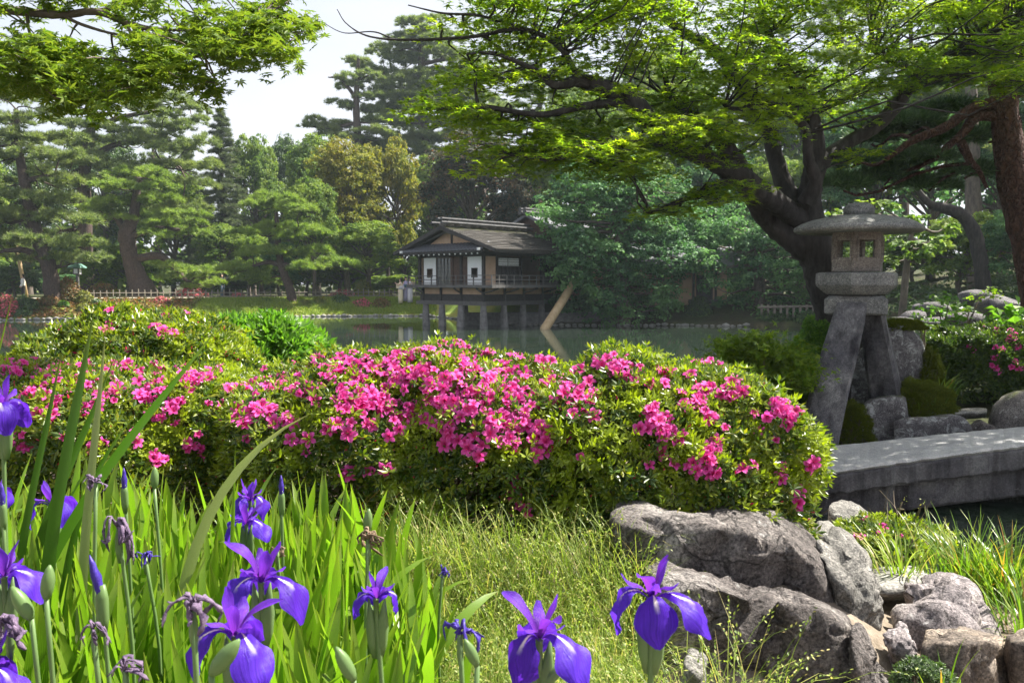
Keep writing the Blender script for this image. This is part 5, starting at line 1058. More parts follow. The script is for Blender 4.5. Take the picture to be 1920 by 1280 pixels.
rock('pale low stone behind the lantern island azalea', cyl_pts([(1768, 590), (1800, 584), (1850, 588), (1862, 612), (1760, 616)], 17, .6), 'far_rock', 3, 8, .05, 2, 7.0)
for k, (px, py, rx, ry, d) in enumerate([(1712, 590, 32, 16, 21), (1745, 575, 36, 18, 22), (1872, 566, 46, 22, 20), (1790, 600, 60, 14, 18.5), (1940, 580, 40, 24, 19), (1690, 600, 30, 10, 19), (1830, 552, 34, 16, 24)]):
    g = at(px, py, d); kk = d / F_PX; g[2] = at(px, py + ry * .4, d)[2]; mb = MB(); egg_rock(mb, g, (rx * kk, rx * kk * .8, ry * kk), 3, 8, k + .3)
    solo('rock', mb, M['far_rock'], g, ['round shaded stone just right of the lantern base block', 'shaded stone on the dim bank above the lantern azalea', 'big hazy rock on the far right bank', 'long low stone lying in the dim stream bed', 'hazy rock cut by the right edge of the view', 'small flat stone right of the lantern legs on the bank', 'dim stone higher up the right bank'][k], 'rock', None, True)
def mound(name, label, px, py_top, py_bot, hw, d, matn, n=2500, lsize=.05, T=LEAF, p=2.2, cat='shrub', up=.4):
    k = d / F_PX; top = at(px, py_top, d); bot = at(px, py_bot, d); c = bot.copy(); r = np.array([hw * k, hw * k * .8, top[2] - bot[2]])
    D = nrm(rng.normal(size=(n, 3))); D[:, 2] = np.abs(D[:, 2]); e = (np.abs(D) ** p).sum(1, keepdims=True) ** (-1 / p); mb = MB(); S_ = D * e
    wav = 1 + .07 * np.sin(9 * S_[:, :1] + px) * np.sin(8 * S_[:, 1:2]) + .05 * np.sin(17 * S_[:, 2:3] + 5 * S_[:, :1])
    P = c + S_ * r * rng.uniform(.82, 1.04, (n, 1)) * wav; N = nrm(nrm(S_ / r) + [0, 0, up] + rng.normal(0, .4, (n, 3)))
    scatter(mb, T, P, frames(N), lsize * rng.uniform(.7, 1.3, n)); wood = MB()
    for i in range(7): a = i * .9; tube(wood, [c - [0, 0, .2], c + np.array([math.cos(a) * r[0] * .5, math.sin(a) * r[1] * .5, r[2] * .7])], [.025, .008], 4, False)
    t_ = thing(name, c, label, cat); part('foliage', mb, M[matn], t_, False, 'stuff'); part('stem', wood, M['twig'], t_); return t_
mound('clipped_shrub', 'bright green clipped cone of a shrub tucked behind the left lantern leg', 1530, 602, 742, 48, 9.6, 'bright_shrub', 5200, .05, ROS[1])
mound('clipped_shrub', 'low bright shrub at the foot of the left lantern leg', 1502, 692, 800, 52, 9.3, 'bright_shrub', 5000, .05, ROS[1])
mound('moss_mound', 'green moss mound between the lantern legs', 1590, 752, 850, 46, 9.1, 'moss', 5000, .03, TUFT, cat='moss')
mound('moss_mound', 'olive moss cushion right of the lantern footing stone', 1725, 714, 775, 62, 9.5, 'moss', 6000, .03, TUFT, cat='moss')
mound('moss_mound', 'yellow moss cap on top of the upright stone behind the lantern', 1690, 598, 618, 42, 10.1, 'moss', 2600, .028, TUFT, cat='moss')
mound('moss_mound', 'mossy skirt on the right flank of the upright stone', 1742, 655, 780, 26, 9.9, 'moss', 3500, .03, TUFT, cat='moss')
# loose light green shrub on the water side
def loose_shrub(name, label, px, py_bot, d, sprays, matn, lsize, T, per=70, spread=.16, flat=.35):
    k = d / F_PX; c = at(px, py_bot, d); mb = MB(); wood = MB()
    for sx, sy, w in sprays:
        e = at(sx, sy, d + random.uniform(-.35, .35)); limb(wood, c - [0, 0, .1], e, .014, .004, .08, .12, 4, 6)
        n = int(per * w); P = e + rng.normal(0, 1, (n, 3)) * np.array([spread, spread, spread * flat]) * w; N = nrm(rng.normal(0, .5, (n, 3)) + [0, 0, 1]); scatter(mb, T, P, frames(N), lsize * rng.uniform(.7, 1.3, n))
    t_ = thing(name, c, label, 'shrub'); part('foliage', mb, M[matn], t_, False, 'stuff'); part('stem', wood, M['twig'], t_); return t_
SPR = [(x + random.uniform(-10, 10), y + random.uniform(-8, 8), random.uniform(.7, 1.2)) for y, x0, x1, n in [(640, 1378, 1420, 2), (655, 1375, 1470, 4), (675, 1385, 1490, 5), (698, 1380, 1490, 5), (720, 1400, 1500, 5), (745, 1420, 1500, 4)] for x in np.linspace(x0, x1, n)]
loose_shrub('loose_shrub', 'loose light green shrub hanging over the water left of the lantern', 1450, 800, 8.8, SPR, 'tree_lime', .065, MAPLE5, 230, .14, .45)
loose_shrub('sapling', 'young green sapling above the lantern azalea', 1772, 640, 12.5, [(1770, 560, 1), (1760, 585, .8), (1790, 578, .9), (1772, 610, .8), (1745, 578, .6), (1795, 600, .7), (1768, 632, .9)], 'bright_shrub', .09, LEAF_W, 36, .13, .5)
loose_shrub('sapling', 'yellow green twig hanging in the haze over the stream bed', 1815, 600, 13, [(1850, 546, .7), (1832, 560, .6), (1866, 552, .6), (1810, 580, .3)], 'tree_lime', .07, LEAF_W, 30, .12, .3)
loose_shrub('leafy_plant', 'leafy green plant with broad bright leaves at the right edge', 1925, 640, 11.5, [(1880, 600, .9), (1905, 588, 1), (1930, 600, 1), (1950, 590, 1), (1895, 612, .8)], 'bright_shrub', .16, LEAF_W, 40, .13, .5)
loose_shrub('loose_shrub', 'thin twiggy plant left of the mossy stone top', 1735, 640, 10.6, [(1718, 595, .5), (1728, 605, .5), (1740, 600, .4)], 'bright_shrub', .05, LEAF_W, 26, .08, .6)
def blade_clump(name, label, px, py, d, n, L, lean, w, matn, rad, cat='grass clump', up=0.0, brown=0):
    c = at(px, py, d); mb = MB(); ns = 6
    for i in range(n):
        a = random.uniform(0, 6.283); r = abs(random.gauss(0, 1)) * rad; b = c + [math.cos(a) * r, math.sin(a) * r, -.02]; l = L * random.uniform(.55, 1.1); az = a + random.gauss(0, .6); bend = lean * random.uniform(.3, 1.2)
        d_ = np.array([math.cos(az), math.sin(az), 0]); P = []; p = b.copy(); ang = random.uniform(.05, .35)
        for s in range(ns + 1):
            P.append(p.copy()); ang += bend / ns * (1.4 * s / ns + .3); p = p + (d_ * math.sin(ang) + np.array([0, 0, math.cos(ang)])) * l / ns
        P = np.array(P); sd = np.array([-d_[1], d_[0], 0]); wd_ = w * np.array([.7, 1, 1, .9, .7, .4, .04])
        V = np.concatenate([P - sd * wd_[:, None], P + sd * wd_[:, None]]); q = np.arange(ns)
        mb.add(V, np.stack([q, q + 1, q + ns + 2, q + ns + 1], 1), np.c_[np.r_[np.zeros(ns + 1), np.ones(ns + 1)], np.tile(np.linspace(0, 1, ns + 1), 2)])
    return solo(name, mb, M[matn], c, label, cat)
blade_clump('grass_clump', 'tuft of fresh grass beside the mossy upright stone', 1765, 745, 9.9, 70, .5, 1.4, .008, 'sedge', .10)
blade_clump('grass_clump', 'small grass tuft on the moss cushion', 1740, 765, 9.4, 40, .25, 1.4, .006, 'sedge', .12)

# ---------------------------------------------------------------- azalea bushes
BUSH_LEAF = [rosette(6, .35, .17), rosette(5, .6, .19), rosette(4, .9, .2)]
class Bush:
    def __init__(s, c, r, base, p=2.6, seed=0.0): s.c = np.array(c, float); s.r = np.array(r, float); s.base = base; s.p = p; s.seed = seed
    def bumps(s, P):
        q = P * 3.4 + s.seed
        return .058 * (np.sin(q[:, 0] * 1.9 + 1.3 * np.sin(q[:, 1])) * np.cos(q[:, 1] * 1.7 + q[:, 2]) + .6 * np.sin(q[:, 0] * 4.1 + q[:, 2] * 3.7))
    def f(s, P):
        q = np.abs((P - s.c) / s.r); q[:, 2] = np.where(P[:, 2] < s.c[2], q[:, 2] * .85, q[:, 2]); return (q ** s.p).sum(1) ** (1 / s.p) - 1 - s.bumps(P) * 1.2
    def grad(s, P):
        e = 1e-3; return nrm(np.stack([s.f(P + np.eye(3)[k] * e) - s.f(P - np.eye(3)[k] * e) for k in range(3)], 1))
    def surface(s, n, zmin=None):
        D = nrm(rng.normal(size=(n, 3)) / s.r ** .3); lo, hi = np.zeros(n), np.full(n, 3.0)
        lo[:] = .2
        for _ in range(22):
            m_ = (lo + hi) / 2; P = s.c + D * s.r * m_[:, None]; v = s.f(P); lo = np.where(v < 0, m_, lo); hi = np.where(v < 0, hi, m_)
        P = s.c + D * s.r * lo[:, None]; ok = P[:, 2] > s.base - .02; return P[ok]
    def hit(s, px, py):
        d = ray(px, py); o_ = np.array([0, 0, CAM_Z]); ts = np.linspace(s.c[1] - s.r[1] * 1.3, s.c[1] + s.r[1] * 1.3, 160)
        P = o_ + d * ts[:, None]; v = s.f(P); i = np.where(v < 0)[0]
        if not len(i) or i[0] == 0: return None
        a, b_ = ts[i[0] - 1], ts[i[0]]
        for _ in range(14):
            m_ = (a + b_) / 2
            if s.f((o_ + d * m_)[None])[0] < 0: b_ = m_
            else: a = m_
        return o_ + d * a
def bush_body(root, B, n_out, n_in, lsize, matn, twigs=120, dens_low=.45, tw_r=.006):
    mb = MB(); P = B.surface(n_out); G = B.grad(P)
    h = (P[:, 2] - B.base) / (B.c[2] + B.r[2] - B.base)
    clump = .5 + .5 * np.sin(P[:, 0] * 9 + B.seed) * np.sin(P[:, 1] * 8) * np.sin(P[:, 2] * 10 + 1)
    keep = rng.random(len(P)) < np.clip(dens_low + 1.1 * h + .35 * (clump - .5), .08, 1); P, G, h = P[keep], G[keep], h[keep]
    P = P - G * rng.gamma(1.2, .024, (len(P), 1)) + G * np.where(rng.random((len(P), 1)) < .12, rng.uniform(0, .045, (len(P), 1)), 0) + rng.normal(0, .009, P.shape)
    N = nrm(G * .9 + [0, 0, .35] + rng.normal(0, .35, P.shape)); pick = rng.integers(0, 3, len(P))
    for k in range(3):
        s_ = pick == k; scatter(mb, BUSH_LEAF[k], P[s_], frames(N[s_]), lsize * rng.uniform(.65, 1.3, s_.sum()))
    o1 = part('foliage', mb, M[matn], root, False, 'stuff')
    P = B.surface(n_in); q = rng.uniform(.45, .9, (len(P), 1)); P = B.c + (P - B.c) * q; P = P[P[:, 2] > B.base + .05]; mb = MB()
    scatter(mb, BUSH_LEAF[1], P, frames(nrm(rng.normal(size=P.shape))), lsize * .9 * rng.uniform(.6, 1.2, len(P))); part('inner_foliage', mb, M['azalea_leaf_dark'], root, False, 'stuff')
    mb = MB(); E = B.surface(twigs)
    nst = 7; st = [np.array([B.c[0] + random.uniform(-.6, .6) * B.r[0], B.c[1] + random.uniform(-.35, .35) * B.r[1], B.base - .05]) for _ in range(nst)]
    for i, e in enumerate(E):
        b_ = st[int(np.argmin([np.linalg.norm((x - e)[:2]) for x in st]))]; m1 = b_ + (e - b_) * .4 + rng.normal(0, .05, 3); m1[2] = b_[2] + (e[2] - b_[2]) * .3; m2 = b_ + (e - b_) * .75 + rng.normal(0, .035, 3)
        tube(mb, smooth_path([b_, m1, m2, e - (e - B.c) * .03], 7), np.linspace(tw_r * 1.7, tw_r * .35, 7), 4, False)
        for _ in range(2): z = m2 + rng.normal(0, .09, 3); tube(mb, [m2, (m2 + z) / 2 + rng.normal(0, .012, 3), z], [tw_r * .55, tw_r * .4, tw_r * .25], 3, False)
    part('twigs', mb, M['twig'], root, False, 'stuff')
# blossom: five lobed open funnel with stamens
def blossom_mesh(seed, open_=1.0):
    rs = np.random.default_rng(seed); mb = MB()
    for i in range(5):
        a = 2 * np.pi * i / 5 + rs.normal(0, .08); o_ = open_ * rs.uniform(.85, 1.12); L = rs.uniform(.92, 1.08)
        C = np.array([[.05, -.5], [.2, -.1], [.55, .12 / o_], [.86, .16 / o_ - .04 * o_], [1.04, .10 / o_ - .12 * o_]]) * [o_ ** .5 * L, 1]; Wd = np.array([.04, .16, .30, .26, .07]); V = []; U = []
        for j, (r, z) in enumerate(C):
            for q in (-1, 0, 1):
                ww = Wd[j] * q; rr = r - .05 * abs(q); zz = z + (.06 if q == 0 else 0) * (-1 if j > 1 else 0) + rs.normal(0, .02)
                V.append([rr * math.cos(a) - ww * math.sin(a), rr * math.sin(a) + ww * math.cos(a), zz]); U.append([.5 + .5 * q, j / 4])
        F = [[j * 3 + q, j * 3 + q + 1, j * 3 + q + 4, j * 3 + q + 3] for j in range(4) for q in (0, 1)]; mb.add(V, np.array(F), U)
    for i in range(4):
        a = rs.uniform(0, 6.3); e = np.array([math.cos(a) * .28, math.sin(a) * .28 - .1, .55]); s = np.array([-math.sin(a), math.cos(a), 0]) * .018
        mb.add([[0, 0, -.3], e + s, e - s], np.array([[0, 1, 2]]), np.zeros((3, 2)))
    return mb.mesh('blossom', (M['azalea_petal'],), True)
BLOS = [blossom_mesh(20 + i, [1.0, .85, 1.1, .7, 1.0, .55][i]) for i in range(6)]
def mesh_T(me):
    v = np.zeros(len(me.vertices) * 3); me.vertices.foreach_get('co', v); v = v.reshape(-1, 3); uv = np.zeros((len(v), 2)); F = []
    for p in me.polygons:
        a = list(p.vertices); F += [[a[0], a[i], a[i + 1]] for i in range(1, len(a) - 1)]
        for l in p.loop_indices: uv[me.loops[l].vertex_index] = me.uv_layers[0].data[l].uv[:]
    return v, np.array(F), uv
BLOS_T = [mesh_T(m_) for m_ in BLOS]
def bud_T():
    V = []; F = []
    for z, r in ((0, .06), (.35, .2), (.7, .16), (1, .01)):
        for a in (0, 2.1, 4.2): V.append([r * math.cos(a), z, r * math.sin(a)])
    for j in range(3):
        for q in range(3): a = j * 3 + q; b_ = j * 3 + (q + 1) % 3; F += [[a, b_, b_ + 3], [a, b_ + 3, a + 3]]
    return tmpl(V, F)
BUD = bud_T()
def blossoms(root, B, clusters, size, limit=300, face=.45):
    o_ = np.array(root.location); n = 0; extra = MB()
    for px, py, cnt, sp in clusters:
        for _ in range(cnt):
            h = B.hit(px + random.gauss(0, sp * .7), py + random.gauss(0, sp * .55))
            if h is None: continue
            N = B.grad(h[None])[0]; v = nrm(np.array([0, 0, CAM_Z]) - h); N = nrm(N * .6 + v * face + np.array([0, 0, .25]) + rng.normal(0, .45, 3))
            p = h + N * random.uniform(-.012, .03); s = size * random.uniform(.66, 1.12); me = random.choice(BLOS)
            if n < limit:
                ob = link('blossom', me, root, tuple(p - o_)); Rm = frames(N[None])[0]; ob.rotation_euler = Matrix(Rm.tolist()).to_euler(); ob.scale = (s, s, s); n += 1
            else:
                T = BLOS_T[BLOS.index(me)]; scatter(extra, T, [p], frames(N[None]), [s])
    if extra.n: ox = part('blossoms', extra, M['azalea_petal'], root, True, 'stuff')
    return n
def buds(root, B, n, size, zmin=.0, px=None):
    P = B.surface(n * 3); P = P[P[:, 2] > B.base + zmin]; P = P[(P - B.c) @ np.array([0, -1, .8]) > 0][:n]; G = B.grad(P); mb = MB(); scatter(mb, BUD, P - G * .01, frames_dir(nrm(G + rng.normal(0, .4, P.shape) + [0, 0, .3])), size * rng.uniform(.6, 1.2, len(P))); part('buds', mb, M['bud_red'], root, False, 'stuff')
def mk_bush(label, B, n_out, n_in, lsize, matn, name='azalea_bush', twigs=150, dens_low=.28):
    t_ = thing(name, (B.c[0], B.c[1], B.base), label, 'azalea bush' if name.startswith('az') else 'shrub'); bush_body(t_, B, n_out, n_in, lsize, matn, twigs, dens_low); return t_
def BX(px0, px1, py_top, d, ry, base, p=2.6, seed=0.0, cz=.35):
    x0 = xy_at(px0, d)[0]; x1 = xy_at(px1, d)[0]; top = at((px0 + px1) / 2, py_top, d)[2]; c2 = base + (top - base) * cz
    return Bush(((x0 + x1) / 2, d, c2), ((x1 - x0) / 2, ry, top - c2), base, p, seed)
B_M = BX(425, 1130, 664, 3.55, .62, 1.17, 2.9, 1.0); B_R = BX(925, 1505, 674, 3.45, .60, 1.10, 2.5, 2.0); B_L = BX(-210, 500, 690, 3.60, .60, 1.17, 3.0, 3.0)
bM = mk_bush('wide azalea bush in the middle of the hedge thickly covered with pink blossom', B_M, 24000, 4600, .033, 'azalea_leaf')
bR = mk_bush('rounded azalea at the right end of the hedge behind the big boulder, blossom in bunches', B_R, 20000, 3800, .033, 'azalea_leaf')
bL = mk_bush('lower azalea at the left end of the hedge behind the tall iris leaves', B_L, 22000, 3600, .033, 'azalea_leaf')
CM = [(590, 680, 5, 14), (640, 685, 6, 16), (690, 672, 8, 18), (740, 672, 8, 18), (790, 668, 8, 18), (850, 662, 9, 18), (905, 662, 9, 18), (960, 664, 7, 16), (1000, 668, 5, 14), (560, 700, 6, 16), (620, 705, 6, 16), (680, 705, 6, 16), (745, 705, 7, 18), (800, 710, 7, 18), (870, 695, 10, 20), (930, 700, 10, 20), (850, 735, 8, 18), (900, 730, 8, 18), (960, 735, 6, 14), (775, 705, 4, 10), (480, 720, 5, 16), (520, 720, 5, 16), (560, 735, 6, 16),
      (700, 745, 6, 16), (660, 765, 7, 18), (640, 745, 4, 12), (760, 775, 9, 18), (720, 750, 5, 12), (820, 750, 6, 14), (835, 765, 4, 10), (880, 765, 6, 14), (830, 800, 3, 10), (845, 830, 3, 10), (875, 825, 4, 12), (890, 845, 3, 8), (940, 780, 6, 16), (970, 785, 5, 12), (990, 750, 6, 14), (930, 800, 4, 10), (945, 828, 3, 8), (965, 830, 2, 6), (733, 815, 1, 2), (690, 800, 2, 6), (610, 805, 3, 8), (650, 815, 2, 6), (655, 805, 2, 8), (500, 770, 5, 14), (470, 790, 4, 12), (540, 790, 4, 12), (570, 845, 1, 3), (655, 888, 2, 6), (700, 882, 2, 8), (725, 875, 2, 6), (1000, 835, 4, 12), (1010, 850, 3, 8), (1030, 735, 4, 14), (1050, 750, 4, 12), (490, 690, 3, 12), (455, 735, 3, 10), (1020, 680, 4, 14)]
CR = [(1085, 688, 8, 16), (1130, 680, 8, 16), (1165, 690, 7, 16), (1200, 690, 3, 8), (1060, 735, 6, 14), (1090, 745, 6, 14), (1110, 735, 4, 10), (1040, 690, 4, 12), (1250, 700, 4, 10), (1245, 720, 2, 6), (1310, 675, 3, 10), (1335, 685, 4, 10), (1375, 705, 4, 10), (1285, 750, 5, 12), (1320, 735, 5, 12), (1310, 755, 3, 8), (1360, 740, 4, 10), (1400, 730, 3, 8), (1225, 790, 6, 12), (1245, 805, 8, 14), (1265, 820, 6, 12), (1220, 770, 2, 5), (1335, 790, 3, 8), (1340, 850, 4, 8), (1325, 865, 5, 10), (1335, 885, 4, 10), (1305, 875, 3, 8), (1465, 770, 6, 12), (1480, 785, 5, 10), (1470, 760, 3, 8), (1088, 855, 1, 2), (1020, 805, 4, 8), (1012, 830, 4, 8), (1002, 850, 4, 8), (968, 900, 2, 6), (965, 925, 4, 8), (985, 950, 3, 8), (970, 960, 3, 7), (1455, 900, 2, 8), (1490, 925, 3, 8), (1492, 945, 2, 6), (1520, 870, 3, 6), (1522, 880, 2, 6), (1525, 975, 2, 6), (1395, 880, 2, 8), (1230, 770, 2, 6)]
CL = [(20, 680, 6, 14), (60, 690, 6, 14), (110, 690, 6, 16), (155, 680, 6, 14), (205, 690, 6, 14), (250, 695, 6, 14), (300, 692, 7, 16), (345, 700, 6, 14), (375, 710, 6, 12), (90, 720, 5, 16), (60, 735, 4, 14), (160, 715, 4, 14), (215, 735, 4, 14), (275, 730, 4, 14), (110, 755, 3, 10), (320, 775, 4, 10), (335, 755, 3, 8), (305, 740, 3, 10), (285, 770, 3, 8), (355, 715, 5, 10), (350, 832, 3, 6), (290, 862, 4, 8), (300, 870, 2, 6), (40, 835, 4, 10), (250, 825, 2, 6), (375, 850, 2, 6), (430, 795, 2, 4), (15, 700, 4, 14), (420, 725, 3, 12), (165, 770, 3, 12), (400, 700, 3, 10)]
def strew(x0, x1, y0, y1, n): return [(random.uniform(x0, x1), y0 + (y1 - y0) * random.random() ** 1.7, 1, 3) for _ in range(n)]
CM = CM + strew(430, 1080, 680, 830, 70); CR = CR + strew(1040, 1490, 690, 900, 34); CL = CL + strew(0, 480, 685, 850, 60)
def more(C, k): return [(x, y, max(1, int(round(n * k))) if n > 2 else n, s * 1.15) for x, y, n, s in C]
nb = [blossoms(bM, B_M, more(CM, 1.75), .0325), blossoms(bR, B_R, more(CR, 1.4), .032), blossoms(bL, B_L, more(CL, 1.8), .0305)]
buds(bM, B_M, 130, .022, .05); buds(bR, B_R, 150, .022, .05); buds(bL, B_L, 190, .022, .1)
# bushes behind
B_K = BX(30, 510, 590, 5.2, .75, 1.17, 2.3, 4.0, .25); bK = mk_bush('rounded azalea mound behind the hedge on the left, more red buds than blossom', B_K, 20000, 2600, .043, 'azalea_leaf', twigs=60, dens_low=.7)
blossoms(bK, B_K, [(115, 618, 1, 3), (195, 615, 2, 6), (205, 605, 2, 5), (290, 612, 3, 6), (305, 622, 2, 5), (325, 628, 2, 4), (310, 595, 3, 8), (240, 655, 1, 3), (200, 585, 1, 3), (355, 590, 1, 3)], .042); buds(bK, B_K, 110, .035, .1)
B_G = BX(330, 618, 598, 6.0, .7, 1.17, 2.2, 5.0, .2); mk_bush('flowerless dark green shrub right behind the budding azalea mound', B_G, 11000, 1500, .075, 'bright_shrub', 'green_shrub', 50, .8)
# azalea beyond the lantern
B_Z = BX(1730, 2060, 612, 11.2, .8, .62, 2.6, 6.0, .4); bZ = mk_bush('azalea bush beyond the lantern at the right edge with a trail of pink blossom', B_Z, 14000, 2500, .075, 'azalea_leaf_dark', twigs=60)
blossoms(bZ, B_Z, [(1750, 615, 3, 8), (1780, 612, 2, 6), (1742, 625, 2, 6), (1798, 635, 1, 3), (1825, 655, 2, 5), (1830, 665, 2, 5), (1870, 628, 4, 8), (1890, 640, 6, 10), (1905, 650, 6, 10), (1918, 630, 6, 10), (1880, 655, 4, 8), (1862, 670, 3, 6), (1872, 690, 3, 6), (1898, 680, 4, 8), (1908, 690, 3, 8), (1865, 685, 2, 5), (1895, 622, 4, 10), (1940, 640, 6, 14), (1850, 615, 3, 10)], .055)
# low azalea by the water
B_S = BX(1585, 1785, 985, 4.2, .28, .80, 2.2, 7.0, .3); bS = mk_bush('low azalea at the waterside between boulders and sedge with few red pink blossoms', B_S, 4200, 500, .034, 'azalea_leaf', twigs=40, dens_low=.8)
blossoms(bS, B_S, [(1620, 978, 1, 3), (1605, 1008, 2, 4), (1660, 990, 2, 4), (1688, 1010, 2, 4), (1683, 1045, 1, 3), (1615, 1015, 1, 3), (1650, 1000, 1, 4)], .032)
print('blossoms', nb)

# ---------------------------------------------------------------- boulders in the foreground
rock('big purplish boulder against the right end of the hedge, behind its twin', [(1140, 955, 2.75), (1150, 930, 2.9), (1200, 920, 3.05), (1290, 930, 3.1), (1360, 920, 3.15), (1430, 927, 3.1), (1492, 968, 3.05), (1532, 1002, 3.0), (1148, 978, 2.62), (1200, 990, 2.56), (1300, 986, 2.55), (1400, 990, 2.55), (1480, 1012, 2.56), (1535, 1046, 2.6), (1572, 1100, 2.62), (1576, 1140, 2.62), (1578, 1300, 2.66), (1190, 1300, 2.66), (1400, 1300, 2.64), (1165, 1200, 2.68), (1190, 1250, 2.95), (1570, 1200, 3.05)],
     'boulder', 6, 34, .022, 3.2, 1.3, .006, dents=[(at(1285, 950, 2.85), .10, (0, 0, .025)), (at(1440, 985, 2.7), .07, (0, 0, .02)), (at(1230, 1010, 2.56), .08, (0, -.012, 0))])
rock('big sloping boulder in front of its twin, with moss along the joint', [(1193, 1050, 2.54), (1230, 1042, 2.57), (1300, 1056, 2.58), (1400, 1082, 2.58), (1500, 1105, 2.57), (1575, 1135, 2.55), (1605, 1165, 2.46), (1240, 1092, 2.32), (1310, 1098, 2.27), (1400, 1118, 2.25), (1500, 1130, 2.25), (1565, 1150, 2.26), (1600, 1190, 2.28), (1615, 1260, 2.24), (1630, 1345, 2.2), (1230, 1340, 2.34), (1420, 1350, 2.28), (1590, 1350, 2.24), (1205, 1200, 2.4), (1215, 1340, 2.5), (1630, 1340, 2.5)],
     'boulder', 6, 30, .024, 3.5, 2.7, .006, dents=[(at(1420, 1100, 2.4), .10, (0, 0, .015)), (at(1480, 1230, 2.26), .10, (0, -.02, 0))])
from mathutils.bvhtree import BVHTree
def moss_on(rock_o, label, px, py, rx, ry, n):
    o_ = np.array(rock_o.location); me = rock_o.data; bv = BVHTree.FromPolygons([v.co[:] for v in me.vertices], [p.vertices[:] for p in me.polygons]); P = []; N = []
    for _ in range(n):
        a, q = random.uniform(0, 6.283), math.sqrt(random.random()); d = Vector(ray(px + rx * q * math.cos(a) * random.uniform(.6, 1.1), py + ry * q * math.sin(a))); h = bv.ray_cast(Vector((0, 0, CAM_Z)) - Vector(o_), d.normalized())
        if h[0] is not None and h[1].z > -.2: P.append(np.array(h[0]) + o_); N.append(np.array(h[1]) + [0, 0, .4])
    if not P: return None
    mb = MB(); P = np.array(P); N = nrm(np.array(N) + rng.normal(0, .3, P.shape)); scatter(mb, TUFT, P, frames(N), .010 * rng.uniform(.6, 1.3, len(P))); c = P.mean(0); c[2] = P[:, 2].min()
    return solo('moss_patch', mb, M['moss'], c, label, 'moss')
_fr = [o for o in bpy.data.objects if o.get('label', '').startswith('big sloping boulder')][0]
moss_on(_fr, 'bright moss patch in the joint of the two big boulders', 1335, 1064, 30, 9, 500); moss_on(_fr, 'second smaller moss patch in the boulder joint', 1428, 1080, 26, 6, 350)
rock('furrowed grey stone wedged behind the big boulders', [(1520, 1000, 2.85), (1560, 992, 3.0), (1600, 1005, 3.0), (1625, 1045, 2.9), (1640, 1120, 2.75), (1645, 1160, 2.7), (1590, 1180, 2.6), (1540, 1050, 2.68), (1580, 1100, 2.6), (1560, 1200, 2.8), (1640, 1200, 2.95)], 'boulder_grey', 5, 16, .07, 5, 3.1, .014)
rock('narrow purplish stone slumped below the front boulder', [(1592, 1160, 2.25), (1622, 1168, 2.3), (1650, 1210, 2.25), (1672, 1290, 2.2), (1668, 1340, 2.15), (1600, 1340, 2.1), (1598, 1220, 2.1), (1640, 1340, 2.4)], 'boulder', 5, 14, .05, 5, 4.4)
rock('rounded speckled boulder in front of the sedge', [(1655, 1135, 2.95), (1685, 1090, 3.1), (1730, 1072, 3.2), (1780, 1064, 3.2), (1830, 1085, 3.1), (1870, 1130, 3.05), (1892, 1180, 3.0), (1660, 1180, 2.85), (1760, 1130, 2.78), (1840, 1180, 2.8), (1700, 1250, 2.8), (1880, 1260, 3.0), (1690, 1240, 3.2)], 'boulder_purple', 5, 12, .05, 4, 5.2, .006, dents=[(at(1762, 1120, 2.85), .035, (0, -.03, .01)), (at(1718, 1135, 2.85), .03, (0, -.03, .0))])
rock('little pointed stone between the three boulders', [(1660, 1200, 2.5), (1672, 1172, 2.55), (1690, 1163, 2.58), (1712, 1178, 2.55), (1724, 1200, 2.5), (1715, 1225, 2.45), (1670, 1225, 2.45), (1680, 1290, 2.5), (1712, 1300, 2.5), (1690, 1200, 2.4)], 'boulder_purple', 5, 12, .04, 7, 6.3)
rock('flat topped squared block at the lower right edge', [(1722, 1198, 2.45), (1740, 1180, 2.6), (1800, 1168, 2.75), (1876, 1182, 2.6), (1885, 1190, 2.5), (1730, 1210, 2.4), (1800, 1200, 2.34), (1872, 1200, 2.38), (1724, 1340, 2.38), (1800, 1345, 2.32), (1876, 1345, 2.38), (1890, 1340, 2.6), (1740, 1340, 2.7)], 'boulder_block', 5, 26, .02, 5, 7.7)
rock('orange streaked block cut by the lower right corner', [(1888, 1190, 2.55), (1930, 1182, 2.7), (2020, 1200, 2.7), (1892, 1200, 2.42), (1960, 1205, 2.38), (2020, 1215, 2.4), (1892, 1345, 2.42), (2020, 1350, 2.4), (2030, 1340, 2.7), (1900, 1340, 2.7)], 'boulder_block', 5, 24, .025, 5, 8.8)
rock('smooth dark stone beside the bridge end', [(1545, 945, 4.6), (1575, 932, 4.9), (1615, 938, 4.9), (1640, 970, 4.8), (1635, 1000, 4.6), (1560, 1000, 4.5), (1600, 985, 4.4), (1560, 1030, 4.6), (1630, 1030, 4.8)], 'boulder_grey', 4, 8, .03, 3, 9.1)
rock('low grey stone under the right hedge end', [(1530, 975, 4.0), (1560, 972, 4.2), (1580, 1000, 4.0), (1575, 1030, 3.9), (1525, 1020, 3.8), (1550, 1045, 4.0), (1540, 1010, 3.75)], 'boulder_grey', 4, 8, .03, 4, 9.7)
rock('low pale stone half under the grass in front of the boulders', [(1268, 1235, 1.9), (1290, 1212, 1.95), (1325, 1222, 1.95), (1335, 1260, 1.85), (1330, 1320, 1.85), (1270, 1320, 1.85), (1300, 1260, 1.8)], 'boulder_grey', 4, 10, .03, 6, 10.3)
rock('sunlit flat pale stone between the furrowed stone and the sedge', [(1620, 1080, 3.3), (1650, 1060, 3.5), (1720, 1050, 3.6), (1740, 1075, 3.3), (1700, 1110, 3.1), (1640, 1110, 3.1), (1640, 1140, 3.3), (1730, 1130, 3.4)], 'deck_stone', 4, 12, .03, 4, 11.1)
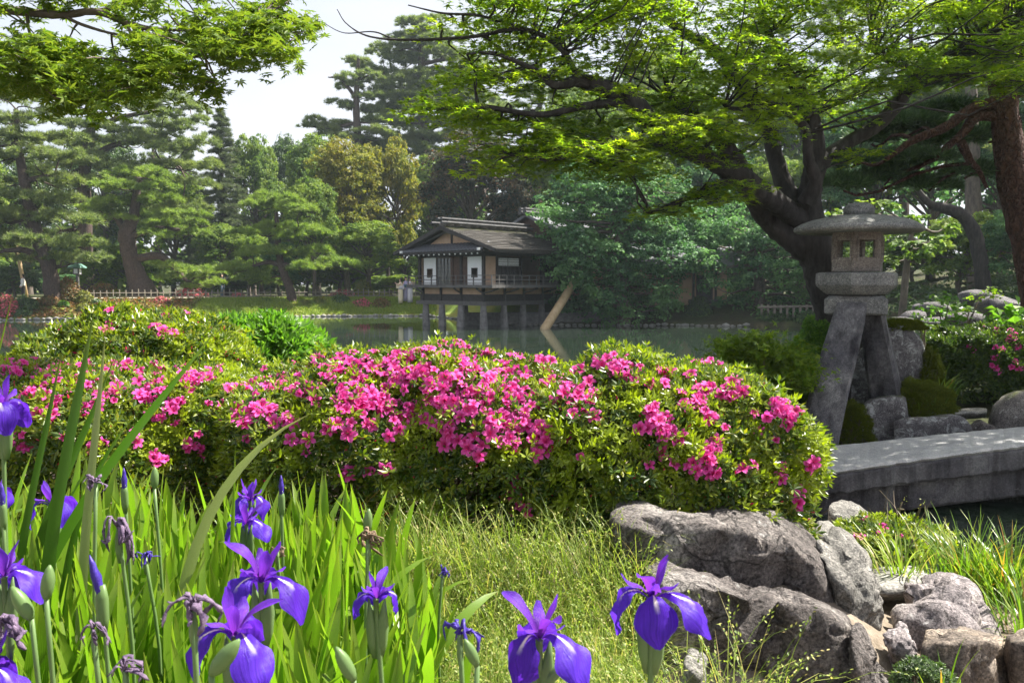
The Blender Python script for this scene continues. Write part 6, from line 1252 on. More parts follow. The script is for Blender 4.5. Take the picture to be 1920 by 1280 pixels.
blade_clump('sedge_clump', 'arching sedge with rust tipped blades behind the speckled boulder', 1815, 1105, 3.5, 200, .34, 1.3, .0045, 'sedge', .13, 'sedge')
blade_clump('sedge_clump', 'dense sedge tuft at the right edge by the water', 1895, 1130, 3.4, 260, .36, 1.1, .0045, 'sedge', .12, 'sedge')
blade_clump('sedge_clump', 'sedge tuft low at the right edge beside the blocks', 1925, 1200, 3.0, 120, .30, 1.4, .004, 'sedge', .08, 'sedge')
blade_clump('sedge_clump', 'thin pale sedge leaning over the flat sunlit stone', 1690, 1085, 3.35, 70, .30, 1.9, .0035, 'grass', .07, 'sedge')
blade_clump('grass_clump', 'two or three upright grass blades before the squared block', 1765, 1300, 2.25, 8, .20, .6, .003, 'sedge', .03)
mound('ground_plant', 'small dark leaved ground plant in front of the squared block', 1730, 1240, 1300, 62, 2.3, 'bush_dark', 700, .014, ROS[0], cat='ground plant')
loose_shrub('weed', 'thin dry seed stalk standing above the waterside azalea', 1690, 985, 4.5, [(1692, 940, .5), (1696, 955, .4)], 'grass', .010, LEAF, 14, .03, 1.4)
loose_shrub('weed', 'second dry seed stalk right of the first at the waterside', 1722, 985, 4.5, [(1726, 948, .5), (1733, 945, .4)], 'grass', .010, LEAF, 14, .03, 1.4)

# ---------------------------------------------------------------- iris bed
def blade_mesh(L, w, bend, twist, seed):
    rs = np.random.default_rng(seed); n = 10; t_ = np.linspace(0, 1, n + 1); ang = bend * t_ ** 1.6; step = L / n
    y = np.cumsum(np.r_[0, np.sin(ang[1:]) * step]); z = np.cumsum(np.r_[0, np.cos(ang[1:]) * step]); wd_ = w * np.interp(t_, [0, .15, .5, .75, .9, 1], [.75, .95, 1, .82, .45, .02])
    V = []; U = []
    for i in range(n + 1):
        a = twist * t_[i]; s = np.array([math.cos(a), math.sin(a) * math.cos(ang[i]), -math.sin(a) * math.sin(ang[i])]); c = np.array([0, y[i], z[i]]); nn = np.array([-math.sin(a), math.cos(a), 0])
        for q in (-1, 0, 1): V.append(c + s * q * wd_[i] + nn * (.10 * w * (1 if q == 0 else 0))); U.append([.5 + .5 * q * .98, t_[i]])
    F = [[i * 3 + q, i * 3 + q + 1, i * 3 + q + 4, i * 3 + q + 3] for i in range(n) for q in (0, 1)]
    mb = MB(); mb.add(V, np.array(F), U); return mb
BLADES = [blade_mesh(.60, .0145 * w, b, tw, i).mesh('leaf', (M['iris_leaf'],), True) for i, (b, tw, w) in enumerate([(.15, .3, 1), (.35, -.4, 1.1), (.6, .5, .9), (.1, .9, 1.1), (.9, -.3, 1), (.25, .1, 1.25), (.5, .8, .8), (1.5, .4, .95)])]
def iris_fan(x, y, n, hscale, label, group):
    z = gz(x, y); t_ = thing('iris_plant', (x, y, z), label, 'iris plant', group, random.uniform(0, 6.28))
    for i in range(n):
        me = BLADES[random.choice([0, 0, 1, 1, 2, 3, 3, 5, 5, 6, 6, 4, 7] if i else [0, 5])]; o = link('leaf', me, t_, (random.gauss(0, .028), random.gauss(0, .02), -.02))
        sd = random.choice((-1, 1)); o.rotation_euler = (random.gauss(0, .10) , random.gauss(0, .13) , random.uniform(-.7, .7) + (0 if sd > 0 else math.pi)); s = hscale * random.uniform(.72, 1.12); o.scale = (s * random.uniform(.95, 1.5), s, s)
    return t_
# bed region in the photo: px of the base against distance
cells = []
for d in np.arange(1.12, 2.5, .115):
    pr = np.interp(d, [1.1, 1.5, 2.0, 2.4, 2.8], [640, 800, 830, 720, 600])
    for px in np.arange(-160 - 60 * random.random(), pr, 105 / d * .80): cells.append((px + random.uniform(-18, 18), d + random.uniform(-.06, .06)))
for px, d in cells:
    x, y = xy_at(px, d); hs = np.interp(d, [1.1, 1.5, 2.0, 2.4], [.84, .93, .95, .92]) * np.interp(px, [-100, 300, 700, 850], [1.06, 1.0, .93, .8])
    zone = ('at the far left edge' if px < 40 else 'along the grass on the right' if px > np.interp(d, [1.1, 1.5, 2.0, 2.5], [560, 690, 720, 620]) else 'in front among the large flowers' if d < 1.4 else 'at the back before the hedge' if d > 2.15 else 'left of the pale arching leaf' if px < 400 else 'right of the pale arching leaf')
    iris_fan(x, y, random.randint(6, 8), hs, 'fan of green iris leaves ' + zone, 'iris leaf fans ' + zone)
# singular long leaves that rise out of the bed
def long_leaf(label, pts, w_px, d, m_='iris_leaf', dd=0.0, kx=1.2):
    P = np.array([at(p[0], p[1], d + dd * i) for i, p in enumerate(pts)]); root = P[0] - (P[1] - P[0]) * kx; root[2] = gz(root[0], root[1]); P = np.vstack([root - [0, 0, .02], P]); cl = np.r_[0, np.cumsum(np.linalg.norm(np.diff(P, axis=0), axis=1))]; Q = np.stack([np.polyval(np.polyfit(cl, P[:, k], 3), np.linspace(0, cl[-1], 16)) for k in range(3)], 1); w = w_px * d / F_PX / 2
    T_ = nrm(np.gradient(Q, axis=0)); vd = nrm(Q - np.array([0, 0, CAM_Z])); sd = nrm(np.cross(T_, vd)); wd_ = w * np.interp(np.linspace(0, 1, 16), [0, .5, .8, 1], [.9, 1, .7, .02])
    dirn = nrm(np.cross(sd, T_)); V = np.stack([Q - sd * wd_[:, None], Q + dirn * w * .22, Q + sd * wd_[:, None]], 1).reshape(-1, 3); U = np.tile([[.01, 0], [.5, 0], [.99, 0]], (16, 1)); U[:, 1] = np.repeat(np.linspace(0, 1, 16), 3)
    F = np.array([[i * 3 + q, i * 3 + q + 1, i * 3 + q + 4, i * 3 + q + 3] for i in range(15) for q in (0, 1)]); mb = MB().add(V, F, U)
    t_ = thing('iris_plant', root, label, 'iris leaf'); part('leaf', mb, M[m_], t_, True); return t_
long_leaf('tallest dark green iris leaf crossing the azalea mound on the left', [(120, 880), (140, 760), (165, 660), (177, 572)], 24, 1.7, m_='iris_leaf_deep')
long_leaf('whitish tall iris leaf with blunt bent tip right of the tallest leaf', [(172, 880), (182, 780), (192, 690), (198, 620)], 18, 1.7, 'iris_leaf_pale')
long_leaf('long green iris leaf slanting up to the right over the pink hedge', [(215, 860), (290, 760), (350, 690), (410, 612)], 20, 1.75, dd=-.02, m_='iris_leaf_deep', kx=3.0)
long_leaf('pale bent iris leaf arching right across the hedge front', [(385, 985), (425, 905), (470, 855), (525, 810), (582, 774)], 22, 1.75, 'iris_leaf_pale', kx=1.6)
long_leaf('upright iris leaf left of the tallest one', [(70, 880), (85, 800), (105, 720), (116, 650)], 15, 1.8, m_='iris_leaf_deep')
long_leaf('shorter iris leaf leaning right beneath the pale one', [(120, 900), (150, 820), (190, 740), (215, 665)], 18, 1.8, m_='iris_leaf_deep', kx=2.0)
long_leaf('slim leaf tip at the far left edge above the water', [(-30, 760), (-8, 680), (10, 610), (24, 548)], 10, 1.5)
long_leaf('narrow leaf slanting right above the hedge front on the left', [(175, 900), (215, 830), (240, 790), (262, 770)], 14, 1.8, m_='iris_leaf_deep', kx=2.0)
long_leaf('slim upright leaf between the two open flowers on the left', [(435, 1020), (437, 950), (440, 900), (441, 835)], 10, 1.8)

# flowers
def petal_surface(mb, C, Wd, az, cup=.2, n=12, wav=.0, scale=1.0, M0=None):
    """C: (r,z) points along the petal, Wd: half widths; swept from the flower axis at azimuth az"""
    Q = smooth_path(np.c_[np.array(C, float), np.array(Wd, float)], n); e = np.array([math.cos(az), math.sin(az), 0]); s = np.array([-math.sin(az), math.cos(az), 0]); V = []; U = []; m_ = 7
    T_ = np.gradient(Q[:, :2], axis=0); T_ = nrm(T_)
    for i in range(n):
        nx, nz = -T_[i, 1], T_[i, 0]
        for j in range(m_):
            q = 2 * j / (m_ - 1) - 1; w = max(Q[i, 2], .0003); lift = cup * w * q * q + wav * w * math.sin(q * 5 + i * .9)
            V.append((e * (Q[i, 0] + nx * lift) + s * w * q + np.array([0, 0, Q[i, 1] + nz * lift])) * scale); U.append([.5 + .5 * q, i / (n - 1)])
    V = np.array(V); ph = rng.uniform(0, 6.28, 6); q_ = V / scale * 90; wz = np.linspace(0, 1, n).repeat(m_) ** 1.3
    V = V + (np.stack([np.sin(q_[:, 1] + ph[0]) + np.sin(q_[:, 2] * 1.7 + ph[1]), np.sin(q_[:, 0] + ph[2]) + np.sin(q_[:, 2] * 1.4 + ph[3]), np.sin(q_[:, 0] * 1.3 + ph[4]) + np.sin(q_[:, 1] * 1.6 + ph[5])], 1) * .0021 * scale) * wz[:, None]
    if M0 is not None: V = V @ M0.T
    F = np.array([[i * m_ + j, i * m_ + j + 1, (i + 1) * m_ + j + 1, (i + 1) * m_ + j] for i in range(n - 1) for j in range(m_ - 1)]); mb.add(V, F, U); return mb
FALL = ([(.003, 0), (.020, .013), (.036, .012), (.046, -.002), (.053, -.026), (.052, -.050)], [.004, .008, .017, .027, .027, .005])
FALL2 = ([(.003, 0), (.022, .014), (.045, .014), (.062, .004), (.078, -.016), (.086, -.038)], [.004, .008, .017, .027, .025, .005])
STD = ([(.002, 0), (.011, .020), (.019, .042), (.026, .062)], [.003, .0065, .0095, .002]); STD2 = ([(.002, 0), (.018, .026), (.040, .044), (.062, .052)], [.003, .008, .012, .002])
STY = ([(.002, .004), (.016, .020), (.031, .024), (.042, .034)], [.003, .0065, .0085, .003])
def tilt_m(ax, ay): return np.array(Matrix.Rotation(ax, 3, 'X') @ Matrix.Rotation(ay, 3, 'Y'))
def iris_flower(label, px, py, d, scale, az0, falls=(0, 0, 0), stds=(0, 0, 0), tilt=(0, 0), name='iris_flower', fall_az=None):
    c = at(px, py, d); g = np.array([c[0] + random.uniform(-.02, .02), c[1] + random.uniform(-.01, .03), gz(c[0], c[1])]); scale *= .92; t_ = thing(name, g, label, 'iris flower'); R0 = tilt_m(*tilt)
    rise = MB(); tube(rise, smooth_path([g, g + (c - g) * .5 + rng.normal(0, .008, 3), c - [0, 0, .035], c], 10), [.0042] * 7 + [.0048, .0058, .004], 8); part('stem', rise, M['pod'], t_, True)
    for i in range(3):
        a = math.radians(az0 + 120 * i) if fall_az is None else math.radians(fall_az[i]); mb = MB(); C, Wd = (FALL, FALL2)[falls[i]]
        petal_surface(mb, C, Wd, a, -.25 + random.uniform(-.25, .2), 16, .16, scale, R0); mb.V = [v + c for v in mb.V]; part('fall_petal', mb, M['iris_fall'], t_, True)
        a2 = a + math.radians(60); mb = MB(); C, Wd = (STD, STD2)[stds[i]]
        petal_surface(mb, C, Wd, a2, .35, 10, .06, scale, R0); mb.V = [v + c for v in mb.V]; part('standard_petal', mb, M['iris_standard'], t_, True)
        mb = MB(); petal_surface(mb, *STY, a, -.3, 8, .03, scale, R0); mb.V = [v + c for v in mb.V]; part('style_arm', mb, M['iris_standard'], t_, True)
    mb = MB(); a = .0
    for q, (o_, l) in enumerate(((.007, .075), (-.007, .06))): loft(mb, [ering(c + np.array([o_ * s1, .004 * q, z]), r, r * .6, 7) for z, r, s1 in ((-.105, .006, .5), (-.08, .010, 1), (-.05, .011, 1.3), (-.03 + l * .1, .006, 1.6), (-.01 + l * .12, .001, 2))])
    part('spathe', mb, M['pod'], t_, True); return t_
# az 270 degrees points at the camera
iris_flower('large open violet iris in front of the boulders with broad hanging falls', 1222, 1122, 1.05, 1.04, 0, (0, 1, 0), (0, 0, 1), (.0, .0), fall_az=(268, 325, 186))
iris_flower('large open violet iris at the bottom edge left of the boulder one', 1012, 1196, 1.0, 1.03, 0, (0, 1, 0), (1, 0, 1), (.05, .0), fall_az=(232, 312, 90))
iris_flower('violet iris facing right above the blurred one in the left bed', 490, 1090, 1.22, 1.10, 0, (1, 0, 0), (0, 0, 1), (.05, .12), fall_az=(335, 235, 110))
iris_flower('violet iris low in the left bed half hidden by a green pod', 440, 1190, 1.05, 1.1, 0, (1, 0, 0), (1, 0, 0), (.1, .1), fall_az=(310, 215, 90))
iris_flower('violet iris among leaves at the left behind a withered stalk', 98, 948, 1.85, 1.0, 0, (0, 0, 1), (0, 0, 0), (.0, -.1), fall_az=(205, 320, 90))
iris_flower('upper one of two violet irises standing together before the hedge', 468, 938, 2.1, 1.0, 0, (0, 0, 0), (0, 0, 0), (0, 0), fall_az=(250, 340, 130))
iris_flower('lower one of two violet irises standing together before the hedge', 462, 982, 2.0, 1.0, 0, (1, 0, 0), (1, 0, 0), (0, 0), fall_az=(330, 215, 90))
iris_flower('violet iris cut by the left edge high above the bed', 4, 765, 1.6, 1.1, 0, (0, 0, 0), (0, 0, 0), (0, -.1), fall_az=(300, 190, 80))
iris_flower('violet iris cut by the left edge low in the bed', 8, 1080, 1.25, .95, 0, (1, 0, 0), (0, 0, 0), (0, 0), fall_az=(345, 230, 100))
iris_flower('violet iris peeping in at the lower left corner', -22, 1262, 1.1, 1.0, 0, (1, 0, 0), (0, 0, 0), (0, 0), fall_az=(330, 210, 100))
iris_flower('small violet iris at the left edge among the leaf tips', -6, 925, 1.9, .8, 0, (0, 0, 0), (0, 0, 0), (0, 0), fall_az=(330, 210, 100))
iris_flower('half withered narrow iris left of the middle grass', 706, 1120, 1.3, .75, 0, (0, 0, 0), (1, 1, 0), (.1, .1), fall_az=(20, 200, 100))
# withered flowers, buds, pods
def stalk_to(mb, c, r=.0036): g = np.array([c[0], c[1] + .02, gz(c[0], c[1])]); tube(mb, smooth_path([g, g + (c - g) * .6 + rng.normal(0, .01, 3), c], 8), r, 7); return g
def withered(label, px, py, d, s, colr='withered', n=5, droop=1.0):
    c = at(px, py, d); st = MB(); g = stalk_to(st, c); t_ = thing('withered_iris', g, label, 'withered iris'); part('stem', st, M['pod'], t_, True); mb = MB()
    for i in range(n * 2):
        a = random.uniform(0, 6.28); e = np.array([math.cos(a), math.sin(a) * .7, random.uniform(-.4, .5)]) * random.uniform(.5, 1.1); P = [c, c + s * (e * .2 + [0, 0, .25]), c + s * (e * .55 + [0, 0, .15 - .3 * droop]), c + s * (e * .6 + rng.normal(0, .12, 3) + [0, 0, -.15 - .6 * droop * random.random()])]
        P = [p_ + (rng.normal(0, .1 * s, 3) if k_ else 0) for k_, p_ in enumerate(P)]; tube(mb, smooth_path(P, 9), s * np.array([.05, .07, .05, .085, .05, .09, .05, .07, .02]) * random.uniform(.6, 1.3), 6, True, .4, .5)
    part('shrivelled_petals', mb, M[colr], t_, True); sp = MB(); loft(sp, [ering(c + np.array([0, 0, z * s]), r * s, r * s * .7, 7) for z, r in ((-1.1, .05), (-.7, .12), (-.3, .11), (.05, .03))]); part('spathe', sp, M['pod'], t_, True)
for a in [('pale shrivelled iris curling over at the front of the bed', 362, 1140, .95, .05, 'withered', 4, .5), ('shrivelled purple grey iris above the left leaves', 180, 905, 1.5, .035, 'withered', 4, .4), ('hanging shrivelled remains of an iris on a tall stalk', 222, 990, 1.45, .06, 'withered', 4, 1.6), ('small twisted violet remnant in the middle of the bed', 272, 1042, 1.6, .035, 'bud_violet', 4, .2), ('tiny violet shrivelled iris in the grass', 830, 1072, 1.9, .03, 'bud_violet', 4, .3), ('dark crumpled iris head at the left edge over the pods', 18, 1170, 1.15, .05, 'withered', 6, 1.0), ('crumpled iris head with dark tips low at the left', 235, 1255, 1.0, .035, 'withered', 5, .3), ('brown shrivelled iris between the leaf tips right of the bed', 690, 1010, 1.6, .05, 'withered_brown', 5, 1.2), ('twisted dark violet iris with white streak left of the bottom flower', 862, 1188, 1.05, .04, 'bud_violet', 4, .3), ('dark hanging remnant below the shrivelled stalk', 175, 1180, 1.1, .035, 'withered', 4, 1.3), ('dry brown remnant under the lower twin iris', 520, 1035, 1.8, .035, 'withered_brown', 4, 1.0)]: withered(*a)
def bud(label, px, py, d, s, lean=0.0):
    tip = at(px, py, d); c = tip - np.array([lean * s, 0, s]); st = MB(); g = stalk_to(st, c); t_ = thing('iris_bud', g, label, 'iris bud'); part('stem', st, M['pod'], t_, True)
    b_ = MB(); loft(b_, [ering(c + np.array([lean * s * z, 0, z * s]), r * s, r * s, 7, z * 3) for z, r in ((-.1, .07), (.2, .11), (.5, .12), (.8, .07), (1, .01))]); part('furled_petals', b_, M['bud_violet'], t_, True)
    sp = MB(); loft(sp, [ering(c + np.array([0, 0, z * s]), r * s, r * s * .8, 7) for z, r in ((-.9, .07), (-.5, .15), (0, .15), (.3, .09))]); part('spathe', sp, M['pod'], t_, True)
for a in [('pointed dark violet iris bud in the left bed', 168, 1040, 1.25, .07, -.25), ('furled violet bud standing before the left hedge', 232, 876, 1.75, .055), ('slim furled violet bud right of the twin irises', 527, 890, 1.9, .055), ('furled bud tip low between the leaves at the left', 3, 905, 1.5, .05)]: bud(*a)
def pod(label, px, py, d, L, lean):
    c = at(px, py, d); st = MB(); b0 = c - np.array([lean * L * .5, 0, L * .5]); g = stalk_to(st, b0); t_ = thing('seed_pod', g, label, 'seed pod'); part('stem', st, M['pod'], t_, True); mb = MB()
    ax = nrm(np.array([lean, 0, 1.0])); Q = np.array([b0 + ax * L * f_ for f_ in np.linspace(0, 1, 9)]); tube(mb, Q, L * np.array([.08, .14, .18, .19, .19, .18, .15, .10, .03]), 8); part('capsule', mb, M['pod'], t_, True)
for a in [('plump green pod tilted right in front of the blurred iris', 430, 1222, .92, .055, .8), ('green pod tilted left at the lower left edge', 38, 1125, 1.12, .055, -.55), ('upright green pod above the lower left edge', 90, 1090, 1.12, .05, .15), ('green pod leaning left low in the middle', 645, 1240, 1.0, .05, -.5), ('dark green pod right of the bottom iris', 1045, 1255, 1.0, .045, .9), ('green pod left of the bottom iris', 882, 1220, 1.02, .04, -.45), ('slim green pod before the hedge at the left', 290, 895, 1.8, .05, .05), ('green pod near the right leaf tips', 690, 975, 1.65, .05, .1)]: pod(*a)

# ---------------------------------------------------------------- grass between bed and boulders
def grass_patch(n, region, L, w, bend, matn, name, label, heads=.0):
    mb = MB(); ns = 5; xs = []; 
    d = rng.uniform(region[2], region[3], n); px = rng.uniform(region[0], region[1], n) ; x = (px - 960) / F_PX * d; P0 = np.stack([x, d, ground_h(x, d) - .01], 1)
    l = L * rng.uniform(.5, 1.15, n); az = rng.uniform(0, 6.283, n); bd = bend * rng.uniform(.2, 1.25, n); a0 = rng.uniform(.0, .35, n); D = np.stack([np.cos(az), np.sin(az), 0 * az], 1); pts = [P0]; ang = a0
    for s in range(ns):
        ang = ang + bd / ns * (.4 + 1.4 * s / ns); pts.append(pts[-1] + (D * np.sin(ang)[:, None] + np.array([0, 0, 1]) * np.cos(ang)[:, None]) * (l / ns)[:, None])
    pts = np.stack(pts, 1); sd = np.stack([-D[:, 1], D[:, 0], 0 * az], 1)[:, None]; wd_ = (w * np.array([.8, 1, .95, .8, .5, .05]))[None, :, None]
    V = np.stack([pts - sd * wd_, pts + sd * wd_], 2).reshape(-1, 3); base = np.arange(n)[:, None] * (2 * (ns + 1)); q = np.arange(ns)[None] * 2
    F = np.stack([base + q, base + q + 1, base + q + 3, base + q + 2], -1).reshape(-1, 4); mb.add(V, F)
    if heads:
        k = rng.random(n) < heads; tips = pts[k][:, -2:]; T = tips[:, 1] - tips[:, 0]; Pq = []
        for j in range(7): Pq.append(tips[:, 1] - T * (.9 * j / 7 * 1.0) + rng.normal(0, .0025, T.shape))
        Pq = np.concatenate(Pq); Tq = np.tile(T, (7, 1)); scatter(mb, LEAF, Pq, frames_dir(nrm(Tq) + rng.normal(0, .5, Tq.shape)), .011)
    o = link(name, mb.mesh(name, (M[matn],))); return tag(o, label, None, None, 'stuff')
grass_patch(7600, (690, 1220, 1.6, 2.72), .29, .0014, 1.6, 'grass', 'grass', 'fine pale green grass between iris bed and boulders', .25)
grass_patch(2600, (900, 1320, 1.25, 1.9), .30, .0013, 1.5, 'grass', 'grass', 'fine pale green grass before the front boulder', .25)
grass_patch(260, (1240, 1480, 1.6, 1.95), .42, .0013, 1.9, 'grass', 'grass', 'arching seed grass hanging over the front boulder', .8)
grass_patch(3000, (-100, 820, 1.2, 2.8), .30, .0022, 1.2, 'sedge', 'grass', 'short green grass among the iris leaves')

# ---------------------------------------------------------------- dark pine on the right
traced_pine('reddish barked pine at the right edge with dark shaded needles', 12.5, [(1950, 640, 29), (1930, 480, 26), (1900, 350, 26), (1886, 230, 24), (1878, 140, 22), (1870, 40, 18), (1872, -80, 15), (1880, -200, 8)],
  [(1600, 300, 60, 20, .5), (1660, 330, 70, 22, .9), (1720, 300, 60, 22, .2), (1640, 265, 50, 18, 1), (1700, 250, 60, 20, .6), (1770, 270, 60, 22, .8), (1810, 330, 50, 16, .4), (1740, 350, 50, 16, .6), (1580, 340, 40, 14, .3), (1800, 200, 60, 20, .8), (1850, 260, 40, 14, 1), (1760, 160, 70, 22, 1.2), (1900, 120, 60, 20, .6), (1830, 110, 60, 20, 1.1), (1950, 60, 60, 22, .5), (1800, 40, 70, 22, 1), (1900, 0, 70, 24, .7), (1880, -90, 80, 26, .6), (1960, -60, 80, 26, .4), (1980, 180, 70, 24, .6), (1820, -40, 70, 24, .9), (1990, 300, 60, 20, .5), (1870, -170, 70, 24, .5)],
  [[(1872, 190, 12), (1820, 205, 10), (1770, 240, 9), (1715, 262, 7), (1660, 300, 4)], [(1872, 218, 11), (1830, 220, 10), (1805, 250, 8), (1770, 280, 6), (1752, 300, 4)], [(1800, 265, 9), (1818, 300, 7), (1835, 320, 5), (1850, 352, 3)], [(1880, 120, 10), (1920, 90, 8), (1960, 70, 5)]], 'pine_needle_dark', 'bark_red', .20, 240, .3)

# ---------------------------------------------------------------- the maple behind the lantern
MD = 10.4; kM = MD / F_PX
def limb_path(pts, dd=0.0): return np.array([[*at(p[0], p[1], MD + (p[3] if len(p) > 3 else 0) + dd), p[2] * kM] for p in pts])
WOOD = MB(); LIMBS = []
def mlimb(pts, sides=10, rough=.05):
    q = smooth_path(limb_path(pts), 6 * len(pts)); tube(WOOD, q[:, :3], q[:, 3] * .88, sides, False, rough); LIMBS.append(q)
mlimb([(1600, 790, 56, .1), (1576, 640, 42, .1), (1556, 560, 38), (1540, 500, 38), (1524, 450, 38), (1514, 400, 32), (1520, 350, 23), (1526, 310, 18), (1532, 270, 17), (1520, 215, 15), (1495, 165, 14), (1470, 125, 11), (1440, 60, 8), (1420, -20, 5)], 14)
mlimb([(1530, 480, 30), (1485, 450, 25), (1440, 410, 24), (1412, 365, 24, -.2), (1390, 325, 21, -.3), (1368, 285, 18, -.4), (1330, 240, 14, -.5), (1290, 210, 10, -.6), (1250, 180, 7, -.8)])
mlimb([(1512, 420, 27), (1470, 390, 23, -.2), (1420, 355, 22, -.5), (1370, 320, 20, -.7), (1310, 290, 18, -.9), (1262, 268, 19, -1.1), (1225, 235, 17, -1.2), (1185, 190, 18, -1.3), (1130, 165, 16, -1.4), (1085, 152, 11, -1.5), (1040, 160, 7, -1.7), (1000, 130, 5, -1.8), (930, 100, 3, -2)])
mlimb([(1505, 410, 26), (1472, 350, 20, .2), (1452, 290, 18, .4), (1440, 240, 17, .5), (1400, 170, 14, .5), (1340, 95, 13, .4), (1280, 60, 10, .3), (1225, 10, 9, .2), (1190, -50, 6, .1)])
mlimb([(1520, 355, 19), (1545, 300, 17, .2), (1600, 262, 15, .4), (1650, 230, 17, .5), (1690, 185, 15, .5), (1712, 150, 13, .5), (1760, 115, 9, .4), (1810, 85, 7, .3), (1880, 52, 5, .1), (1940, 30, 3)])
mlimb([(1512, 380, 18, -.3), (1530, 340, 14, -.4), (1516, 300, 11, -.5), (1512, 250, 10, -.5), (1490, 220, 8, -.6), (1440, 195, 7, -.7), (1390, 205, 5, -.8), (1360, 200, 3, -.9)])
mlimb([(1712, 150, 9, .5), (1705, 130, 7, .4), (1670, 118, 5, .2), (1640, 100, 3, 0)]); mlimb([(1262, 268, 12, -1.1), (1180, 270, 8, -1.4), (1090, 280, 8, -1.7), (1035, 296, 6, -1.9), (960, 290, 3, -2.1)])
mlimb([(1390, 325, 10, -.3), (1340, 350, 7, -.9), (1280, 375, 5, -1.2), (1215, 400, 3, -1.4)]); mlimb([(1185, 190, 9, -1.3), (1090, 200, 7, -1.6), (1010, 215, 5, -1.8), (900, 200, 4, -2), (800, 205, 2, -2.2)])
mlimb([(1085, 152, 7, -1.5), (1050, 90, 5, -1.5), (980, 55, 4, -1.5), (880, 70, 3, -1.6), (760, 75, 2.2, -1.7), (690, 68, 1.5, -1.8), (650, 45, 1, -1.8), (632, 18, .7, -1.8)]); mlimb([(740, 75, 1.6, -1.7), (700, 60, 1.2, -1.7), (645, 62, .8, -1.7), (604, 42, .6, -1.7)])
mlimb([(980, 55, 3, -1.5), (900, 30, 2.4, -1.6), (830, 25, 1.8, -1.6), (765, 10, 1, -1.7)]); mlimb([(1225, 10, 8, .2), (1120, 30, 5, -.3), (1040, 20, 3, -.7), (940, 5, 2, -1)])
SPR = []
def sprays(poly, n, d0, d1, w0=1.0):
    P = np.array(poly, float); lo, hi = P.min(0), P.max(0); c = 0
    while c < n:
        q = np.array([random.uniform(lo[0], hi[0]), random.uniform(lo[1], hi[1])]); inside = False; j = len(P) - 1
        for i in range(len(P)):
            if (P[i, 1] > q[1]) != (P[j, 1] > q[1]) and q[0] < (P[j, 0] - P[i, 0]) * (q[1] - P[i, 1]) / (P[j, 1] - P[i, 1]) + P[i, 0]: inside = not inside
            j = i
        if inside: SPR.append((q[0], q[1], random.uniform(d0, d1), w0 * random.uniform(.7, 1.25))); c += 1
sprays([(820, 30), (1000, 10), (1250, 0), (1250, 110), (1100, 140), (1000, 150), (900, 120), (830, 70)], 46, 8.4, 10.2)
sprays([(810, 150), (960, 100), (1100, 150), (1230, 190), (1250, 250), (1120, 260), (1000, 250), (900, 230), (840, 190)], 36, 8.2, 10)
sprays([(730, 195), (830, 190), (900, 205), (1000, 240), (1150, 240), (1230, 300), (1180, 325), (1080, 290), (1000, 320), (900, 315), (840, 285), (860, 240), (780, 215)], 40, 8.0, 9.6)
sprays([(1250, -60), (1920, -60), (1920, 60), (1700, 110), (1500, 110), (1250, 110)], 80, 9, 12.2, 1.1)
sprays([(1230, 100), (1480, 90), (1500, 170), (1440, 260), (1330, 250), (1240, 200)], 46, 8.6, 11)
sprays([(1240, 200), (1440, 230), (1470, 290), (1380, 300), (1250, 330), (1200, 290)], 14, 8.4, 9.9)
sprays([(1500, 100), (1720, 100), (1700, 170), (1600, 240), (1530, 250), (1500, 180)], 25, 9.6, 11.6, .95)
sprays([(1700, 60), (1930, 40), (1930, 190), (1800, 130), (1720, 130)], 26, 9.5, 11.5)
sprays([(1190, 395), (1260, 370), (1390, 335), (1400, 365), (1300, 385), (1230, 415)], 16, 8.6, 9.4, .75)
sprays([(1100, 300), (1240, 320), (1250, 345), (1150, 335)], 9, 8.3, 9.2, .7)
sprays([(1560, 270), (1640, 240), (1620, 290), (1560, 300)], 3, 9.6, 10.8, .7)
sprays([(1930, -200), (2500, -150), (2450, 120), (1930, 160)], 110, 8, 11.5, 1.2)  # crown out of view to the right, added and thickened to shade the bridge
sprays([(1250, -260), (2100, -260), (2100, -60), (1250, -60)], 40, 9, 12.5, 1.3)
sprays([(880, -40), (1240, -40), (1240, 25), (900, 30)], 20, 8.4, 9.6, .9)
sprays([(850, -120), (1250, -120), (1250, 0), (900, 0)], 16, 8.6, 10.5, 1.1)
ALL = np.vstack([q[:, :3] for q in LIMBS]); CROWN = MB()
for px, py, d, w in SPR:
    c = at(px, py, d); dist = np.linalg.norm(ALL - c, axis=1) + np.where(ALL[:, 2] > c[2] + .15, .6, 0); b_ = ALL[dist.argmin()]
    limb(WOOD, b_, c, .016, .005, .02, .12, 4, 7)
    r = .42 * w; n = int(86 * w * w)
    out = nrm(c - np.array([lb[0], MD, c[2]])); 
    for k in range(3): a = random.uniform(0, 6.28); e = c + np.array([math.cos(a), math.sin(a), random.uniform(-.15, .05)]) * r * .9; limb(WOOD, c, e, .005, .002, .0, .1, 3, 4)
    rr = r * np.sqrt(rng.random(n)); a = rng.random(n) * 6.283; tl = rng.normal(0, .12, 2)
    P = np.stack([rr * np.cos(a), rr * np.sin(a), 0 * a], 1); P[:, 2] = P[:, 0] * tl[0] + P[:, 1] * tl[1] - .28 * (rr / r) ** 2 * r * .6 + rng.normal(0, .025, n)
    scatter(CROWN, MAPLE5, c + P, frames(nrm(rng.normal(0, .27, (n, 3)) + [0, -.1, 1])), .082 * rng.uniform(.7, 1.25, n))
mg = limb_path([(1600, 790, 62)])[0, :3]; mg[2] = gz(mg[0], mg[1])
mt = thing('maple_tree', mg, 'big spreading green maple with dark forked trunk behind the lantern', 'tree'); part('trunk', WOOD, M['bark_maple'], mt, True); part('crown', CROWN, M['maple_leaf'], mt, False, 'stuff')

